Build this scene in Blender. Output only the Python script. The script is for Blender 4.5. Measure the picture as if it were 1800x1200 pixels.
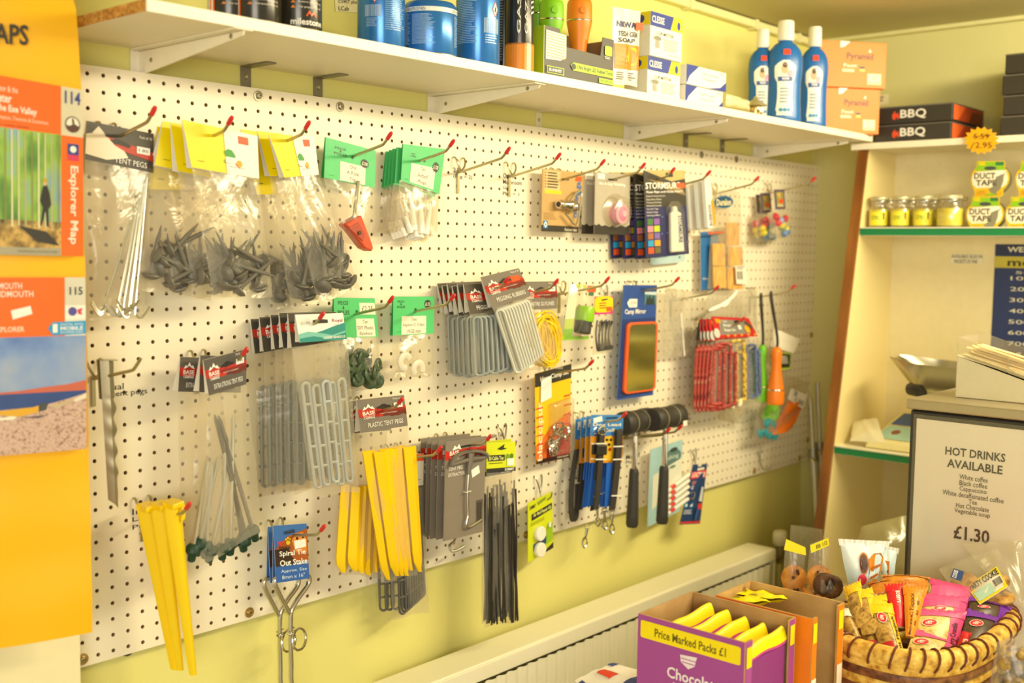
import bpy, bmesh, math, random
from mathutils import Vector as V, Matrix, noise
D=bpy.data; SC=bpy.context.scene; COL=SC.collection
for o in list(D.objects): D.objects.remove(o)
# ---------------------------------------------------------------- camera
R0=V((.66418213,-.74746211,.01274718)); R1=V((-.05429054,-.06523406,-.99639202)); R2=V((.74559683,.66109372,-.08390742))
EYE=V((-.83633079,-1.59348033,1.54969643)); FPX=1955.465
cd=D.cameras.new('camera'); cam=D.objects.new('camera',cd); COL.objects.link(cam)
cam.matrix_world=Matrix(((R0.x,-R1.x,-R2.x,EYE.x),(R0.y,-R1.y,-R2.y,EYE.y),(R0.z,-R1.z,-R2.z,EYE.z),(0,0,0,1)))
cd.sensor_width=36; cd.lens=FPX*36/1800; cd.clip_start=.05
cd.dof.use_dof=True; cd.dof.focus_distance=2.02; cd.dof.aperture_fstop=3.0
SC.camera=cam
# ---------------------------------------------------------------- world, lights, exposure
w=D.worlds.new('world'); SC.world=w; w.use_nodes=True
bg=w.node_tree.nodes['Background']; bg.inputs[0].default_value=(1,.93,.70,1); bg.inputs[1].default_value=.5
def area(name,loc,target,sx,sy,power,col):
    l=D.lights.new(name,'AREA'); l.shape='RECTANGLE'; l.size=sx; l.size_y=sy; l.energy=power; l.color=col
    o=D.objects.new(name,l); COL.objects.link(o); o.location=loc
    o.rotation_euler=(V(target)-V(loc)).to_track_quat('-Z','Y').to_euler(); return o
area('ceiling_lamp',(1.5,-1.55,2.14),(.9,0,1.2),1.5,.14,25,(1,.88,.58))
area('shop_window_daylight',(-2.6,-3.2,1.75),(.6,0,1.4),1.8,1.2,60,(1,.95,.82))
vs=SC.view_settings; vs.view_transform='Standard'; vs.look='None'; vs.exposure=.5; vs.gamma=1; vs.use_curve_mapping=False
SC.cycles.transparent_max_bounces=40; SC.cycles.max_bounces=8
# ---------------------------------------------------------------- projection helpers: where a sight line meets a real plane
def ray(px,py): return R0*((px-900)/FPX)+R1*((py-600)/FPX)+R2
def at(px,py,d): r=ray(px,py); return EYE+r*((-d-EYE.y)/r.y)      # plane parallel to the peg wall, d in front
def atx(px,py,x): r=ray(px,py); return EYE+r*((x-EYE.x)/r.x)      # plane parallel to the end wall
def atz(px,py,z): r=ray(px,py); return EYE+r*((z-EYE.z)/r.z)
def atd(px,py,dep): return EYE+ray(px,py)*dep                     # at a given depth
# ---------------------------------------------------------------- materials
def lin(h):
    h=h.lstrip('#'); c=[int(h[i:i+2],16)/255 for i in (0,2,4)]
    return tuple(x/12.92 if x<=.04045 else ((x+.055)/1.055)**2.4 for x in c)
MC={}
def M(hexc,rough=.5,metal=0,var=.06,scale=40,bump=0,bscale=200,trans=0,alpha=1,coat=0,stretch=None):
    k=(hexc,rough,metal,var,scale,bump,bscale,trans,alpha,coat,stretch)
    if k in MC: return MC[k]
    m=D.materials.new('mat_'+hexc.strip('#')); m.use_nodes=True; nt=m.node_tree; n=nt.nodes; L=nt.links
    b=n['Principled BSDF']; c=lin(hexc)
    b.inputs['Roughness'].default_value=rough; b.inputs['Metallic'].default_value=metal
    if trans: b.inputs['Transmission Weight'].default_value=trans
    if alpha<1: b.inputs['Alpha'].default_value=alpha
    if coat: b.inputs['Coat Weight'].default_value=coat
    tc=n.new('ShaderNodeTexCoord'); vec=tc.outputs['Object']
    if stretch:
        mp=n.new('ShaderNodeMapping'); mp.inputs['Scale'].default_value=stretch; L.new(vec,mp.inputs['Vector']); vec=mp.outputs['Vector']
    tx=n.new('ShaderNodeTexNoise'); tx.inputs['Scale'].default_value=scale; tx.inputs['Detail'].default_value=3; L.new(vec,tx.inputs['Vector'])
    mx=n.new('ShaderNodeMix'); mx.data_type='RGBA'
    mx.inputs[6].default_value=(*[x*(1-var) for x in c],1); mx.inputs[7].default_value=(*[min(1,x*(1+var)) for x in c],1)
    L.new(tx.outputs['Fac'],mx.inputs[0]); L.new(mx.outputs[2],b.inputs['Base Color'])
    if bump:
        t2=n.new('ShaderNodeTexNoise'); t2.inputs['Scale'].default_value=bscale; t2.inputs['Detail'].default_value=4; L.new(vec,t2.inputs['Vector'])
        bp=n.new('ShaderNodeBump'); bp.inputs['Strength'].default_value=bump; bp.inputs['Distance'].default_value=.002
        L.new(t2.outputs['Fac'],bp.inputs['Height']); L.new(bp.outputs['Normal'],b.inputs['Normal'])
    MC[k]=m; return m
def ramp_mat(key,cols,scale,rough=.5,detail=4,stretch=(1,1,1),bump=0,noise_type=None):
    if key in MC: return MC[key]
    m=D.materials.new('mat_'+key); m.use_nodes=True; nt=m.node_tree; n=nt.nodes; L=nt.links
    b=n['Principled BSDF']; b.inputs['Roughness'].default_value=rough
    tc=n.new('ShaderNodeTexCoord'); mp=n.new('ShaderNodeMapping'); mp.inputs['Scale'].default_value=stretch
    tx=n.new('ShaderNodeTexNoise'); tx.inputs['Scale'].default_value=scale; tx.inputs['Detail'].default_value=detail
    L.new(tc.outputs['Object'],mp.inputs['Vector']); L.new(mp.outputs['Vector'],tx.inputs['Vector'])
    r=n.new('ShaderNodeValToRGB'); e=r.color_ramp.elements
    lo,hi=.3,.7
    e[0].position=lo; e[0].color=(*lin(cols[0]),1); e[1].position=hi; e[1].color=(*lin(cols[-1]),1)
    for i,c in enumerate(cols[1:-1]):
        q=e.new(lo+(hi-lo)*(i+1)/(len(cols)-1)); q.color=(*lin(c),1)
    L.new(tx.outputs['Fac'],r.inputs[0]); L.new(r.outputs[0],b.inputs['Base Color'])
    if bump:
        bp=n.new('ShaderNodeBump'); bp.inputs['Strength'].default_value=bump; bp.inputs['Distance'].default_value=.002
        L.new(tx.outputs['Fac'],bp.inputs['Height']); L.new(bp.outputs['Normal'],b.inputs['Normal'])
    MC[key]=m; return m
def film_mat(key,body=.115,gloss=.03,tint=(.97,.95,.9),milk='f4eedd',bscale=11,bstr=.28,fres=.26):
    if key in MC: return MC[key]
    m=D.materials.new('mat_'+key); m.use_nodes=True; nt=m.node_tree; n=nt.nodes; L=nt.links
    n.remove(n['Principled BSDF']); out=n['Material Output']
    tr=n.new('ShaderNodeBsdfTransparent'); tr.inputs[0].default_value=(*tint,1)
    df=n.new('ShaderNodeBsdfDiffuse'); df.inputs[0].default_value=(*lin(milk),1)
    gl=n.new('ShaderNodeBsdfGlossy'); gl.inputs['Roughness'].default_value=.2
    tc=n.new('ShaderNodeTexCoord'); tx=n.new('ShaderNodeTexNoise'); tx.inputs['Scale'].default_value=bscale; tx.inputs['Detail'].default_value=3
    tx.inputs['Distortion'].default_value=1.2
    bp=n.new('ShaderNodeBump'); bp.inputs['Strength'].default_value=bstr; bp.inputs['Distance'].default_value=.02
    L.new(tc.outputs['Object'],tx.inputs['Vector']); L.new(tx.outputs['Fac'],bp.inputs['Height']); L.new(bp.outputs['Normal'],gl.inputs['Normal'])
    m1=n.new('ShaderNodeMixShader'); m1.inputs[0].default_value=body; L.new(tr.outputs[0],m1.inputs[1]); L.new(df.outputs[0],m1.inputs[2])
    lw=n.new('ShaderNodeLayerWeight'); lw.inputs[0].default_value=.25; L.new(bp.outputs['Normal'],lw.inputs['Normal'])
    ma=n.new('ShaderNodeMath'); ma.operation='MULTIPLY_ADD'; ma.inputs[1].default_value=fres; ma.inputs[2].default_value=gloss; L.new(lw.outputs['Facing'],ma.inputs[0])
    m2=n.new('ShaderNodeMixShader'); L.new(ma.outputs[0],m2.inputs[0]); L.new(m1.outputs[0],m2.inputs[1]); L.new(gl.outputs[0],m2.inputs[2])
    L.new(m2.outputs[0],out.inputs[0]); MC[key]=m; return m
FILM=film_mat('clear_film'); 
STEEL=M('c9c4b2',.28,.9,.05); STEELD=M('a8a290',.32,.9,.05); CHROME=M('dcd8cc',.15,1,.03); BRASS=M('c9b07a',.25,.9)
WHITE='f6f1e4'; BLACK='3a3530'; RED='d8262c'; ORS='ff5a1e'
# ---------------------------------------------------------------- object helpers
ORG={}
def tag(o,label=None,cat=None,group=None,kind=None):
    if label: o['label']=label
    if cat: o['category']=cat
    if group: o['group']=group
    if kind: o['kind']=kind
    return o
def thing(name,label,cat,loc,group=None):
    o=D.objects.new(name,None); COL.objects.link(o); o.location=loc; o.empty_display_size=.02
    ORG[o.name]=V(loc); return tag(o,label,cat,group)
def kids(o): return list(o.children)
def dup(root,off,rotz=0,label=None,group=None,roty=0):
    def cp(o,parent):
        c=o.copy(); COL.objects.link(c)
        if parent: c.parent=parent
        for ch in kids(o): cp(ch,c)
        return c
    r=cp(root,None); r.location=root.location+V(off); r.rotation_euler=(0,roty,rotz)
    if label: r['label']=label
    if group: r['group']=group
    ORG[r.name]=V(r.location); return r
class Q:   # a flat or bilinear sheet: u to the right, v down, n out of the sheet
    def __init__(s,tl,tr,br,bl,d=None,dep=None,x=None,turn=None):
        c=[tl,tr,br,bl]
        if turn:    # pack twisted on its hook until its top edge has its real width
            k=0
            while (at(*tl,d-k)-at(*tr,d+k)).length>turn and k<.075: k+=.002
            d=(d-k,d+k,d+k,d-k)
        def g(i):
            if dep is not None: return atd(*c[i],dep[i] if isinstance(dep,tuple) else dep)
            if x is not None: return atx(*c[i],x[i] if isinstance(x,tuple) else x)
            if d is None: return V(c[i])
            return at(*c[i],d[i] if isinstance(d,tuple) else d)
        s.a,s.b,s.c,s.e=[g(i) for i in range(4)]
        s.n=(s.e-s.a).cross(s.b-s.a).normalized()
        if s.n.dot(EYE-s.a)<0: s.n=-s.n
        s.w=((s.b-s.a).length+(s.c-s.e).length)/2; s.h=((s.e-s.a).length+(s.c-s.b).length)/2
    def P(s,u,v,n=0):
        return s.a*(1-u)*(1-v)+s.b*u*(1-v)+s.c*u*v+s.e*(1-u)*v+s.n*n
    def sub(s,u0,v0,u1,v1,n=0): return Q(s.P(u0,v0,n),s.P(u1,v0,n),s.P(u1,v1,n),s.P(u0,v1,n))
    def uv(s,px,py):
        r=ray(px,py); t=(s.a-EYE).dot(s.n)/r.dot(s.n); p=EYE+r*t
        u=v=.5
        for _ in range(12):
            q=s.P(u,v)-p; du=(s.b-s.a)*(1-v)+(s.c-s.e)*v; dv=(s.e-s.a)*(1-u)+(s.c-s.b)*u
            A=du.dot(du);B=du.dot(dv);Cc=dv.dot(dv);e=q.dot(du);f=q.dot(dv);de=A*Cc-B*B
            u-=(e*Cc-f*B)/de; v-=(f*A-e*B)/de
        return u,v
class Cyl:  # printed side of an upright can, seen from the camera side
    def __init__(s,c,z1,z0,r,span=2.6,ry=None):
        s.c=V((c[0],c[1],0)); s.z1=z1; s.z0=z0; s.r=r; s.f=math.atan2(EYE.y-c[1],EYE.x-c[0]); s.span=span; s.w=r*span; s.h=z1-z0
    def P(s,u,v,n=0):
        a=s.f+s.span*(u-.5); r=(s.r(s.z1+(s.z0-s.z1)*v) if callable(s.r) else s.r)+n
        return V((s.c.x+r*math.cos(a),s.c.y+r*math.sin(a),s.z1+(s.z0-s.z1)*v))
class BQ(Q):   # a sheet that follows a bulged surface
    def __init__(s,q,nf): s.__dict__.update(q.__dict__); s.nf=nf
    def P(s,u,v,n=0): return Q.P(s,u,v,n+s.nf(u,v))
TC={}
def text_geo(st,bold):
    k=(st,bold)
    if k in TC: return TC[k]
    cu=D.curves.new('t','FONT'); cu.body=st; cu.resolution_u=2; cu.offset=.022 if bold else 0.004
    cu.align_x='LEFT'
    ob=D.objects.new('t',cu); me=D.meshes.new_from_object(ob)
    vs_=[v.co.copy() for v in me.vertices]; fs=[tuple(p.vertices) for p in me.polygons]
    D.objects.remove(ob); D.curves.remove(cu); D.meshes.remove(me)
    if vs_:
        x0=min(v.x for v in vs_);x1=max(v.x for v in vs_);y0=min(v.y for v in vs_);y1=max(v.y for v in vs_)
        vs_=[((v.x-x0)/max(x1-x0,1e-6),1-(v.y-y0)/max(y1-y0,1e-6)) for v in vs_]
    TC[k]=(vs_,fs); return TC[k]
class MB:
    def __init__(s): s.v=[];s.f=[];s.mi=[];s.ms=[];s.cur=0
    def use(s,m):
        if isinstance(m,str): m=M(m)
        if m not in s.ms: s.ms.append(m)
        s.cur=s.ms.index(m); return s
    def add(s,vs_,fs):
        o=len(s.v); s.v+=[V(v) for v in vs_]
        for f in fs: s.f.append(tuple(i+o for i in f)); s.mi.append(s.cur)
        return s
    def poly(s,pts): return s.add(pts,[tuple(range(len(pts)))])
    def grid(s,fn,nu,nv):
        vs_=[fn(i/nu,j/nv) for j in range(nv+1) for i in range(nu+1)]
        w=nu+1
        return s.add(vs_,[(j*w+i,(j+1)*w+i,(j+1)*w+i+1,j*w+i+1) for j in range(nv) for i in range(nu)])
    def slab(s,q,uvs,n0,n1):
        k=len(uvs); a=[q.P(u,v,n1) for u,v in uvs]; b=[q.P(u,v,n0) for u,v in uvs]
        return s.add(a+b,[tuple(range(k)),tuple(range(2*k-1,k-1,-1))]+[(i,k+i,k+(i+1)%k,(i+1)%k) for i in range(k)])
    def hexa(s,p): return s.add(p,[(0,1,2,3),(7,6,5,4),(0,4,5,1),(1,5,6,2),(2,6,7,3),(3,7,4,0)])
    def box(s,lo,hi):
        x0,y0,z0=lo;x1,y1,z1=hi
        return s.hexa([(x0,y0,z0),(x1,y0,z0),(x1,y1,z0),(x0,y1,z0),(x0,y0,z1),(x1,y0,z1),(x1,y1,z1),(x0,y1,z1)])
    def tube(s,path,r,seg=6,closed=False,flat=None,caps=True):
        P=[V(p) for p in path]; n=len(P)
        rs=r if isinstance(r,(list,tuple)) else [r]*n
        rings=[]; up=None
        for i in range(n):
            t=(P[(i+1)%n]-P[i-1]) if closed else (P[min(i+1,n-1)]-P[max(i-1,0)])
            if t.length<1e-9: t=V((0,0,1))
            t.normalize()
            if up is None:
                up=V((0,1,0)) if abs(t.y)<.8 else V((0,0,1))
                up=(up-t*up.dot(t)).normalized()
            else:
                up=up-t*up.dot(t); up.normalize()
            sd=t.cross(up)
            ring=[]
            for k in range(seg):
                a=2*math.pi*(k+.5)/seg; fx=rs[i]*(flat or 1)
                ring.append(P[i]+up*(math.sin(a)*rs[i])+sd*(math.cos(a)*fx))
            rings.append(ring)
        vs_=[p for r_ in rings for p in r_]; fs=[]
        m=n if closed else n-1
        for i in range(m):
            j=(i+1)%n
            for k in range(seg): fs.append((i*seg+k,i*seg+(k+1)%seg,j*seg+(k+1)%seg,j*seg+k))
        if not closed and caps: fs+= [tuple(range(seg-1,-1,-1)),tuple((n-1)*seg+k for k in range(seg))]
        return s.add(vs_,fs)
    def lathe(s,o,prof,seg=20,ax=(0,0,1),sx=1,sy=1,ang=0):
        o=V(o); ax=V(ax).normalized(); u=V((1,0,0)) if abs(ax.x)<.8 else V((0,0,1)); u=(u-ax*u.dot(ax)).normalized(); w_=ax.cross(u)
        if ang: u,w_=u*math.cos(ang)+w_*math.sin(ang),w_*math.cos(ang)-u*math.sin(ang)
        vs_=[];fs=[];n=len(prof)
        for h,r in prof:
            for k in range(seg):
                a=2*math.pi*k/seg; vs_.append(o+ax*h+u*(math.cos(a)*r*sx)+w_*(math.sin(a)*r*sy))
        for i in range(n-1):
            for k in range(seg): fs.append((i*seg+k,i*seg+(k+1)%seg,(i+1)*seg+(k+1)%seg,(i+1)*seg+k))
        fs+= [tuple(range(seg-1,-1,-1)),tuple((n-1)*seg+k for k in range(seg))]
        return s.add(vs_,fs)
    def text(s,q,st,u0,v0,u1,v1,bold=False,n=.001,rot=None):
        vs_,fs=text_geo(st,bold)
        if not fs: return s
        def mp(x,y):
            if rot=='up': x,y=y,1-x
            elif rot=='dn': x,y=1-y,x
            return q.P(u0+(u1-u0)*x,v0+(v1-v0)*y,n)
        return s.add([mp(x,y) for x,y in vs_],fs)
    def build(s,name,parent=None,origin=None,smooth=False,bevel=0,label=None,kind=None,seg=2):
        org=ORG[parent.name] if parent is not None else (V(origin) if origin is not None else sum(s.v,V())/max(1,len(s.v)))
        me=D.meshes.new(name); me.from_pydata([v-org for v in s.v],[],s.f)
        for m in s.ms: me.materials.append(m)
        if s.mi: me.polygons.foreach_set('material_index',s.mi)
        if smooth:
            me.shade_smooth(); me.set_sharp_from_angle(angle=math.radians(smooth if smooth is not True else 42))
        me.update()
        o=D.objects.new(name,me); COL.objects.link(o); ORG[o.name]=org
        if parent is not None: o.parent=parent
        else: o.location=org
        if bevel:
            b=o.modifiers.new('b','BEVEL'); b.width=bevel; b.segments=seg; b.limit_method='ANGLE'
        if label: o['label']=label
        if kind: o['kind']=kind
        return o
def smooth_path(pts,k=4,closed=False):
    P=[V(p) for p in pts]; n=len(P); out=[]
    rng=n if closed else n-1
    for i in range(rng):
        p0=P[(i-1)%n] if closed or i>0 else P[0]; p1=P[i]; p2=P[(i+1)%n]; p3=P[(i+2)%n] if closed or i+2<n else P[-1]
        for j in range(k):
            t=j/k; out.append(.5*((2*p1)+(p2-p0)*t+(2*p0-5*p1+4*p2-p3)*t*t+(3*p1-p0-3*p2+p3)*t**3))
    if not closed: out.append(P[-1])
    return out
def prints(parent,q,items,name='print',n=.0009,rough=.42,label=None):
    b=MB(); k=0
    for it in items:
        t,c=it[0],it[1]; nn=n+.00006*k; k+=1
        b.use(c if not isinstance(c,str) else M(c,rough))
        if t=='r':
            u0,v0,u1,v1=it[2:6]; b.grid(lambda u,v:q.P(u0+(u1-u0)*u,v0+(v1-v0)*v,nn),max(6,int(abs(u1-u0)*14)) if isinstance(q,Cyl) else (6 if isinstance(q,BQ) else 1),6 if isinstance(q,BQ) else 1)
        elif t=='p': b.poly([q.P(u,v,nn) for u,v in it[2]])
        elif t=='e':
            cu,cv,ru,rv=it[2:6]; b.poly([q.P(cu+ru*math.cos(a*math.pi/12),cv+rv*math.sin(a*math.pi/12),nn) for a in range(24)])
        elif t=='s':
            cu,cv,ru,rv,m=it[2:7]; pts=[]
            for a in range(2*m):
                f=1 if a%2 else .72; pts.append(q.P(cu+ru*f*math.cos(a*math.pi/m),cv+rv*f*math.sin(a*math.pi/m),nn))
            b.poly(pts)
        elif t=='h':
            u0,v0,u1,v1,m=it[2:7]; rr=random.Random(int(u0*999+v0*777)+m)
            for j in range(m):
                va=v0+(v1-v0)*j/m; vb=va+(v1-v0)/m*.45; ue=u0+(u1-u0)*rr.uniform(.7,1); b.grid(lambda u,v:q.P(u0+(ue-u0)*u,va+(vb-va)*v,nn),4 if isinstance(q,Cyl) else 1,1)
        elif t=='t':
            b.text(q,it[2],*it[3:7],bold=(len(it)>7 and it[7]),n=nn,rot=(it[8] if len(it)>8 else None))
        elif t=='bar':
            u0,v0,u1,v1=it[2:6]; rr=random.Random(7); u=u0
            while u<u1:
                wd=rr.choice((.012,.02,.03))*(u1-u0)*1.3; b.poly([q.P(a_,b_,nn) for a_,b_ in ((u,v0),(min(u+wd,u1),v0),(min(u+wd,u1),v1),(u,v1))]); u+=wd+rr.choice((.012,.025))*(u1-u0)*1.3
    return b.build(name,parent,label=label)
RECT=[(0,0),(1,0),(1,1),(0,1)]
def rrect(r=.1,asp=1,u0=0,v0=0,u1=1,v1=1,k=4):
    pts=[]; ru=r; rv=r*asp
    for cx,cy,a0 in ((u1-ru,v0+rv,-90),(u1-ru,v1-rv,0),(u0+ru,v1-rv,90),(u0+ru,v0+rv,180)):
        for i in range(k+1):
            a=math.radians(a0+90*i/k); pts.append((cx+ru*math.cos(a),cy+rv*math.sin(a)))
    return pts
def card(parent,q,hexc,name='backing_card',th=.0008,edge='efe8d8',shape=None,rough=.42):
    b=MB(); uv=shape or RECT; k=len(uv)
    b.use(M(hexc,rough) if isinstance(hexc,str) else hexc).poly([q.P(u,v,0) for u,v in uv])
    b.use(M(edge,.6)).add([q.P(u,v,0) for u,v in uv]+[q.P(u,v,-th) for u,v in uv],[tuple(range(2*k-1,k-1,-1))]+[(i,k+i,k+(i+1)%k,(i+1)%k) for i in range(k)])
    return b.build(name,parent)
def header(parent,q,hexc,gap=.009,edge='efe9da',back=None):
    f=card(parent,q,hexc,'header_card',edge=edge)
    qb=Q(q.P(0,0,-.001),q.P(1,0,-.001),q.P(1,1,-gap),q.P(0,1,-gap))
    b=MB().use(M(edge,.6)).poly([qb.P(u,v,0) for u,v in RECT])
    b.use(M(back or hexc,.5)).poly([qb.P(u,v,-.0006) for u,v in RECT]); b.use(M(edge,.6))
    for i in range(4):
        a,c=RECT[i],RECT[(i+1)%4]; b.poly([qb.P(*a,0),qb.P(*c,0),qb.P(*c,-.0006),qb.P(*a,-.0006)])
    b.build('header_back',parent); return f
def bag(parent,q,bulge=.012,seed=1,mat=None,name='bag',nu=12,nv=16,low=1.0):
    rr=random.Random(seed); ph=[rr.uniform(0,6.28) for _ in range(6)]
    def nf(u,v,s):
        e=(max(0,math.sin(math.pi*u))**.5)*(max(0,math.sin(math.pi*min(1,v*.93+.07*low)))**.6)
        wv=(math.sin(u*9+v*3+ph[0])*math.sin(v*7-u*2+ph[1])+.6*math.sin(u*17-v*5+ph[2]))*.0022
        return s*(bulge*(.45+.55*v)*e)+wv*min(1,e*2)
    def ed(u,v):  # slightly crinkled outline
        return (u+.012*math.sin(v*11+ph[3])*(v) ,v+.008*math.sin(u*8+ph[4])*v)
    b=MB().use(mat or FILM)
    b.grid(lambda u,v:q.P(*ed(u,v),nf(u,v,1)),nu,nv); b.grid(lambda u,v:q.P(*ed(1-u,v),nf(1-u,v,-.7)),nu,nv)
    o=b.build(name,parent,smooth=80); parent_nf[o.name]=nf; return o
parent_nf={}
def inst(name,parent,mesh_obj,M4):   # another piece sharing a mesh built about the origin
    o=D.objects.new(name,mesh_obj); COL.objects.link(o); o.parent=parent
    loc,rot,sc=M4.decompose(); o.location=loc-ORG[parent.name]; o.rotation_euler=rot.to_euler(); o.scale=sc
    return o
def proto(b,name,smooth=True,bevel=0):
    me=D.meshes.new(name); me.from_pydata(b.v,[],b.f)
    for m in b.ms: me.materials.append(m)
    me.polygons.foreach_set('material_index',b.mi)
    if smooth: me.shade_smooth(); me.set_sharp_from_angle(angle=math.radians(42))
    me.update(); return me
def sticker(parent,q,u0,v0,u1,v1,hexc=ORS,name='price_sticker',txt=None,n=.0018):
    b=MB().use(M(hexc,.45)).slab(q,[(u0,v0),(u1,v0),(u1,v1),(u0,v1)],n-.0003,n)
    if txt: b.use(M('4a4640')).text(q,txt,u0+(u1-u0)*.15,v0+(v1-v0)*.3,u1-(u1-u0)*.15,v1-(v1-v0)*.3,n=n+.0002)
    return b.build(name,parent,label='orange price sticker' if hexc==ORS else 'white price sticker')
# ================================================================ ROOM
def struct(name,b,parent=None,**k):
    o=b.build(name,parent,origin=None if parent else (0,0,0),**k); o['kind']='structure'; return o
WL=M('e4dc84',.75,var=.05,scale=3,bump=.25,bscale=60); 
b=MB().use(WL); b.box((-2.2,.02,0),(2.37,.14,2.19)); struct('wall_left',b)
b=MB().use(M('d8d292',.75,var=.05,scale=3,bump=.3,bscale=60)); b.box((2.37,-4,0),(2.49,.14,2.19)); struct('wall_back',b)
b=MB().use(M('cfc68f',.8,var=.03,scale=3)); b.box((-2.2,-4,2.19),(2.49,.14,2.27)); struct('ceiling',b)
b=MB().use(ramp_mat('lino',['8d8672','a19a84','b0a890'],6)); b.box((-2.2,-4,-.06),(2.49,.14,0)); struct('floor',b)
b=MB().use(M('ece6a6',.6)); b.box((-.8,-.006,2.165),(2.37,.02,2.186)); o=struct('trim_1',b,bevel=.004)
b=MB().use(M('e6dfa0',.6)); b.box((2.344,-2.5,2.178),(2.37,.0,2.19)); struct('trim_2',b,bevel=.003)
# cable clips on the trunking
ORG['trim_1']=V((0,0,0))
for x in (1.35,1.62,1.95,2.2):
    MB().use(M('e6dfa4',.6)).box((x,-.010,2.160),(x+.018,.02,2.188)).build('clip',D.objects['trim_1'],bevel=.002)
# ================================================================ PEGBOARD
PIT=.0254; ZT=1.80
pb=thing('pegboard','long white perforated hardboard covering the wall beneath the shelf','pegboard',(1.15,0,1.35))
b=MB(); C0,C1,RW=-1,93,36
face=M('f4ead0',.38,var=.02,scale=5); rim=M('a8834e',.8)
ns=8; rr=.0033
dirs=[(math.cos(2*math.pi*k/ns+math.pi/8),math.sin(2*math.pi*k/ns+math.pi/8)) for k in range(ns)]
sq=[(.5,.2071),(.2071,.5),(-.2071,.5),(-.5,.2071),(-.5,-.2071),(-.2071,-.5),(.2071,-.5),(.5,-.2071)]
cor=[(.5,.5),(-.5,.5),(-.5,-.5),(.5,-.5)]
SCREW={(12,0),(19,0),(67,0),(74,0),(-1,35),(11,35),(93,20),(91,35),(80,35),(40,35),(93,33)}
vv=[];ff=[];mm=[]
for c in range(C0,C1+1):
    for r in range(RW):
        if (c,r) in SCREW:
            o=len(vv); X=c*PIT;Z=ZT-r*PIT; h=PIT/2
            vv+= [(X-h,0,Z-h),(X+h,0,Z-h),(X+h,0,Z+h),(X-h,0,Z+h)]; ff.append((o,o+1,o+2,o+3)); mm.append(0); continue
        o=len(vv); X=c*PIT; Z=ZT-r*PIT
        vv+=[(X+a*PIT,0,Z+e*PIT) for a,e in sq]; vv+=[(X+a*rr,0,Z+e*rr) for a,e in dirs]; vv+=[(X+a*rr,.005,Z+e*rr) for a,e in dirs]; vv+=[(X+a*PIT,0,Z+e*PIT) for a,e in cor]
        for k in range(ns):
            j=(k+1)%ns; ff.append((o+k,o+8+k,o+8+j,o+j)); mm.append(0); ff.append((o+8+k,o+16+k,o+16+j,o+8+j)); mm.append(1)
        for k in range(4): ff.append((o+2*k,o+(2*k+1),o+24+k)); mm.append(0)
b.v=[V(p) for p in vv]; b.f=ff; b.mi=mm; b.ms=[face,rim]
x0=(C0-.5)*PIT;x1=(C1+.5)*PIT;z1=ZT+.5*PIT;z0=ZT-35.5*PIT
b.use(rim); 
b.add([(x0,0,z0),(x1,0,z0),(x1,.005,z0),(x0,.005,z0)],[(0,1,2,3)]); b.add([(x0,0,z1),(x1,0,z1),(x1,.005,z1),(x0,.005,z1)],[(3,2,1,0)])
b.add([(x1,0,z0),(x1,.005,z0),(x1,.005,z1),(x1,0,z1)],[(0,1,2,3)]); b.add([(x0,0,z0),(x0,.005,z0),(x0,.005,z1),(x0,0,z1)],[(3,2,1,0)])
b.build('perforated_panel',pb)
b=MB().use(M('5d4a32',.9)); b.box((x0+.004,.0055,z0+.004),(x1-.004,.009,z1-.004)); b.build('hole_shade_sheet',pb)  # dark sheet added behind the holes, its colour stands in for their shade
for c,r in sorted(SCREW):
    p=V((c*PIT,0,ZT-r*PIT)); s_=MB().use(BRASS if r else STEELD).lathe(p,[(0,.0092),(.0018,.009),(.002,.0052),(.0045,.005),(.0052,.003)],14,(0,-1,0))
    s_.use(M('3a352c',.5)).box((p.x-.0028,-.0056,p.z-.0006),(p.x+.0028,-.005,p.z+.0006)); s_.build('screw',pb,smooth=True)
# wooden spacer dowels between wall and board, one shows under the lower edge
for x,z in ((.055,.902),(1.2,1.3),(2.2,1.3)):
    MB().use(M('4a4236',.6)).lathe((x,.0195,z),[(0,.011),(.0105,.011)],12,(0,-1,0)).build('spacer',pb)
# handwriting on the board
def scrawl(x,z,wd,lines,name='handwritten_note'):
    q=Q((x,-.0002,z),(x+wd,-.0002,z),(x+wd,-.0002,z-.013*len(lines)),(x,-.0002,z-.013*len(lines)))
    b=MB().use(M('3a3226',.7)); n=len(lines)
    for i,l in enumerate(lines): b.text(q,l,0,i/n+.1/n,min(1,len(l)/max(map(len,lines))),(i+.85)/n,n=.0004)
    b.build(name,pb)
for px,py,wd,l in ((797,293,.055,['2 Rota','(Pkg = 2)']),(884,303,.06,['One R','Mushroom','Guy','Pkg = 1']),(196,673,.06,['ual','tent pegs']),(232,893,.05,['Ind','Large','Pegs']),
                   (752,783,.03,['Te','Le']),(858,762,.05,['Cable Ties']),(470,935,.03,['ust']),(1100,800,.06,['Mallet','Pegs']),(1196,725,.05,['Guy','line'])):
    p=at(px,py,0); scrawl(p.x,p.z,wd,l)
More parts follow.
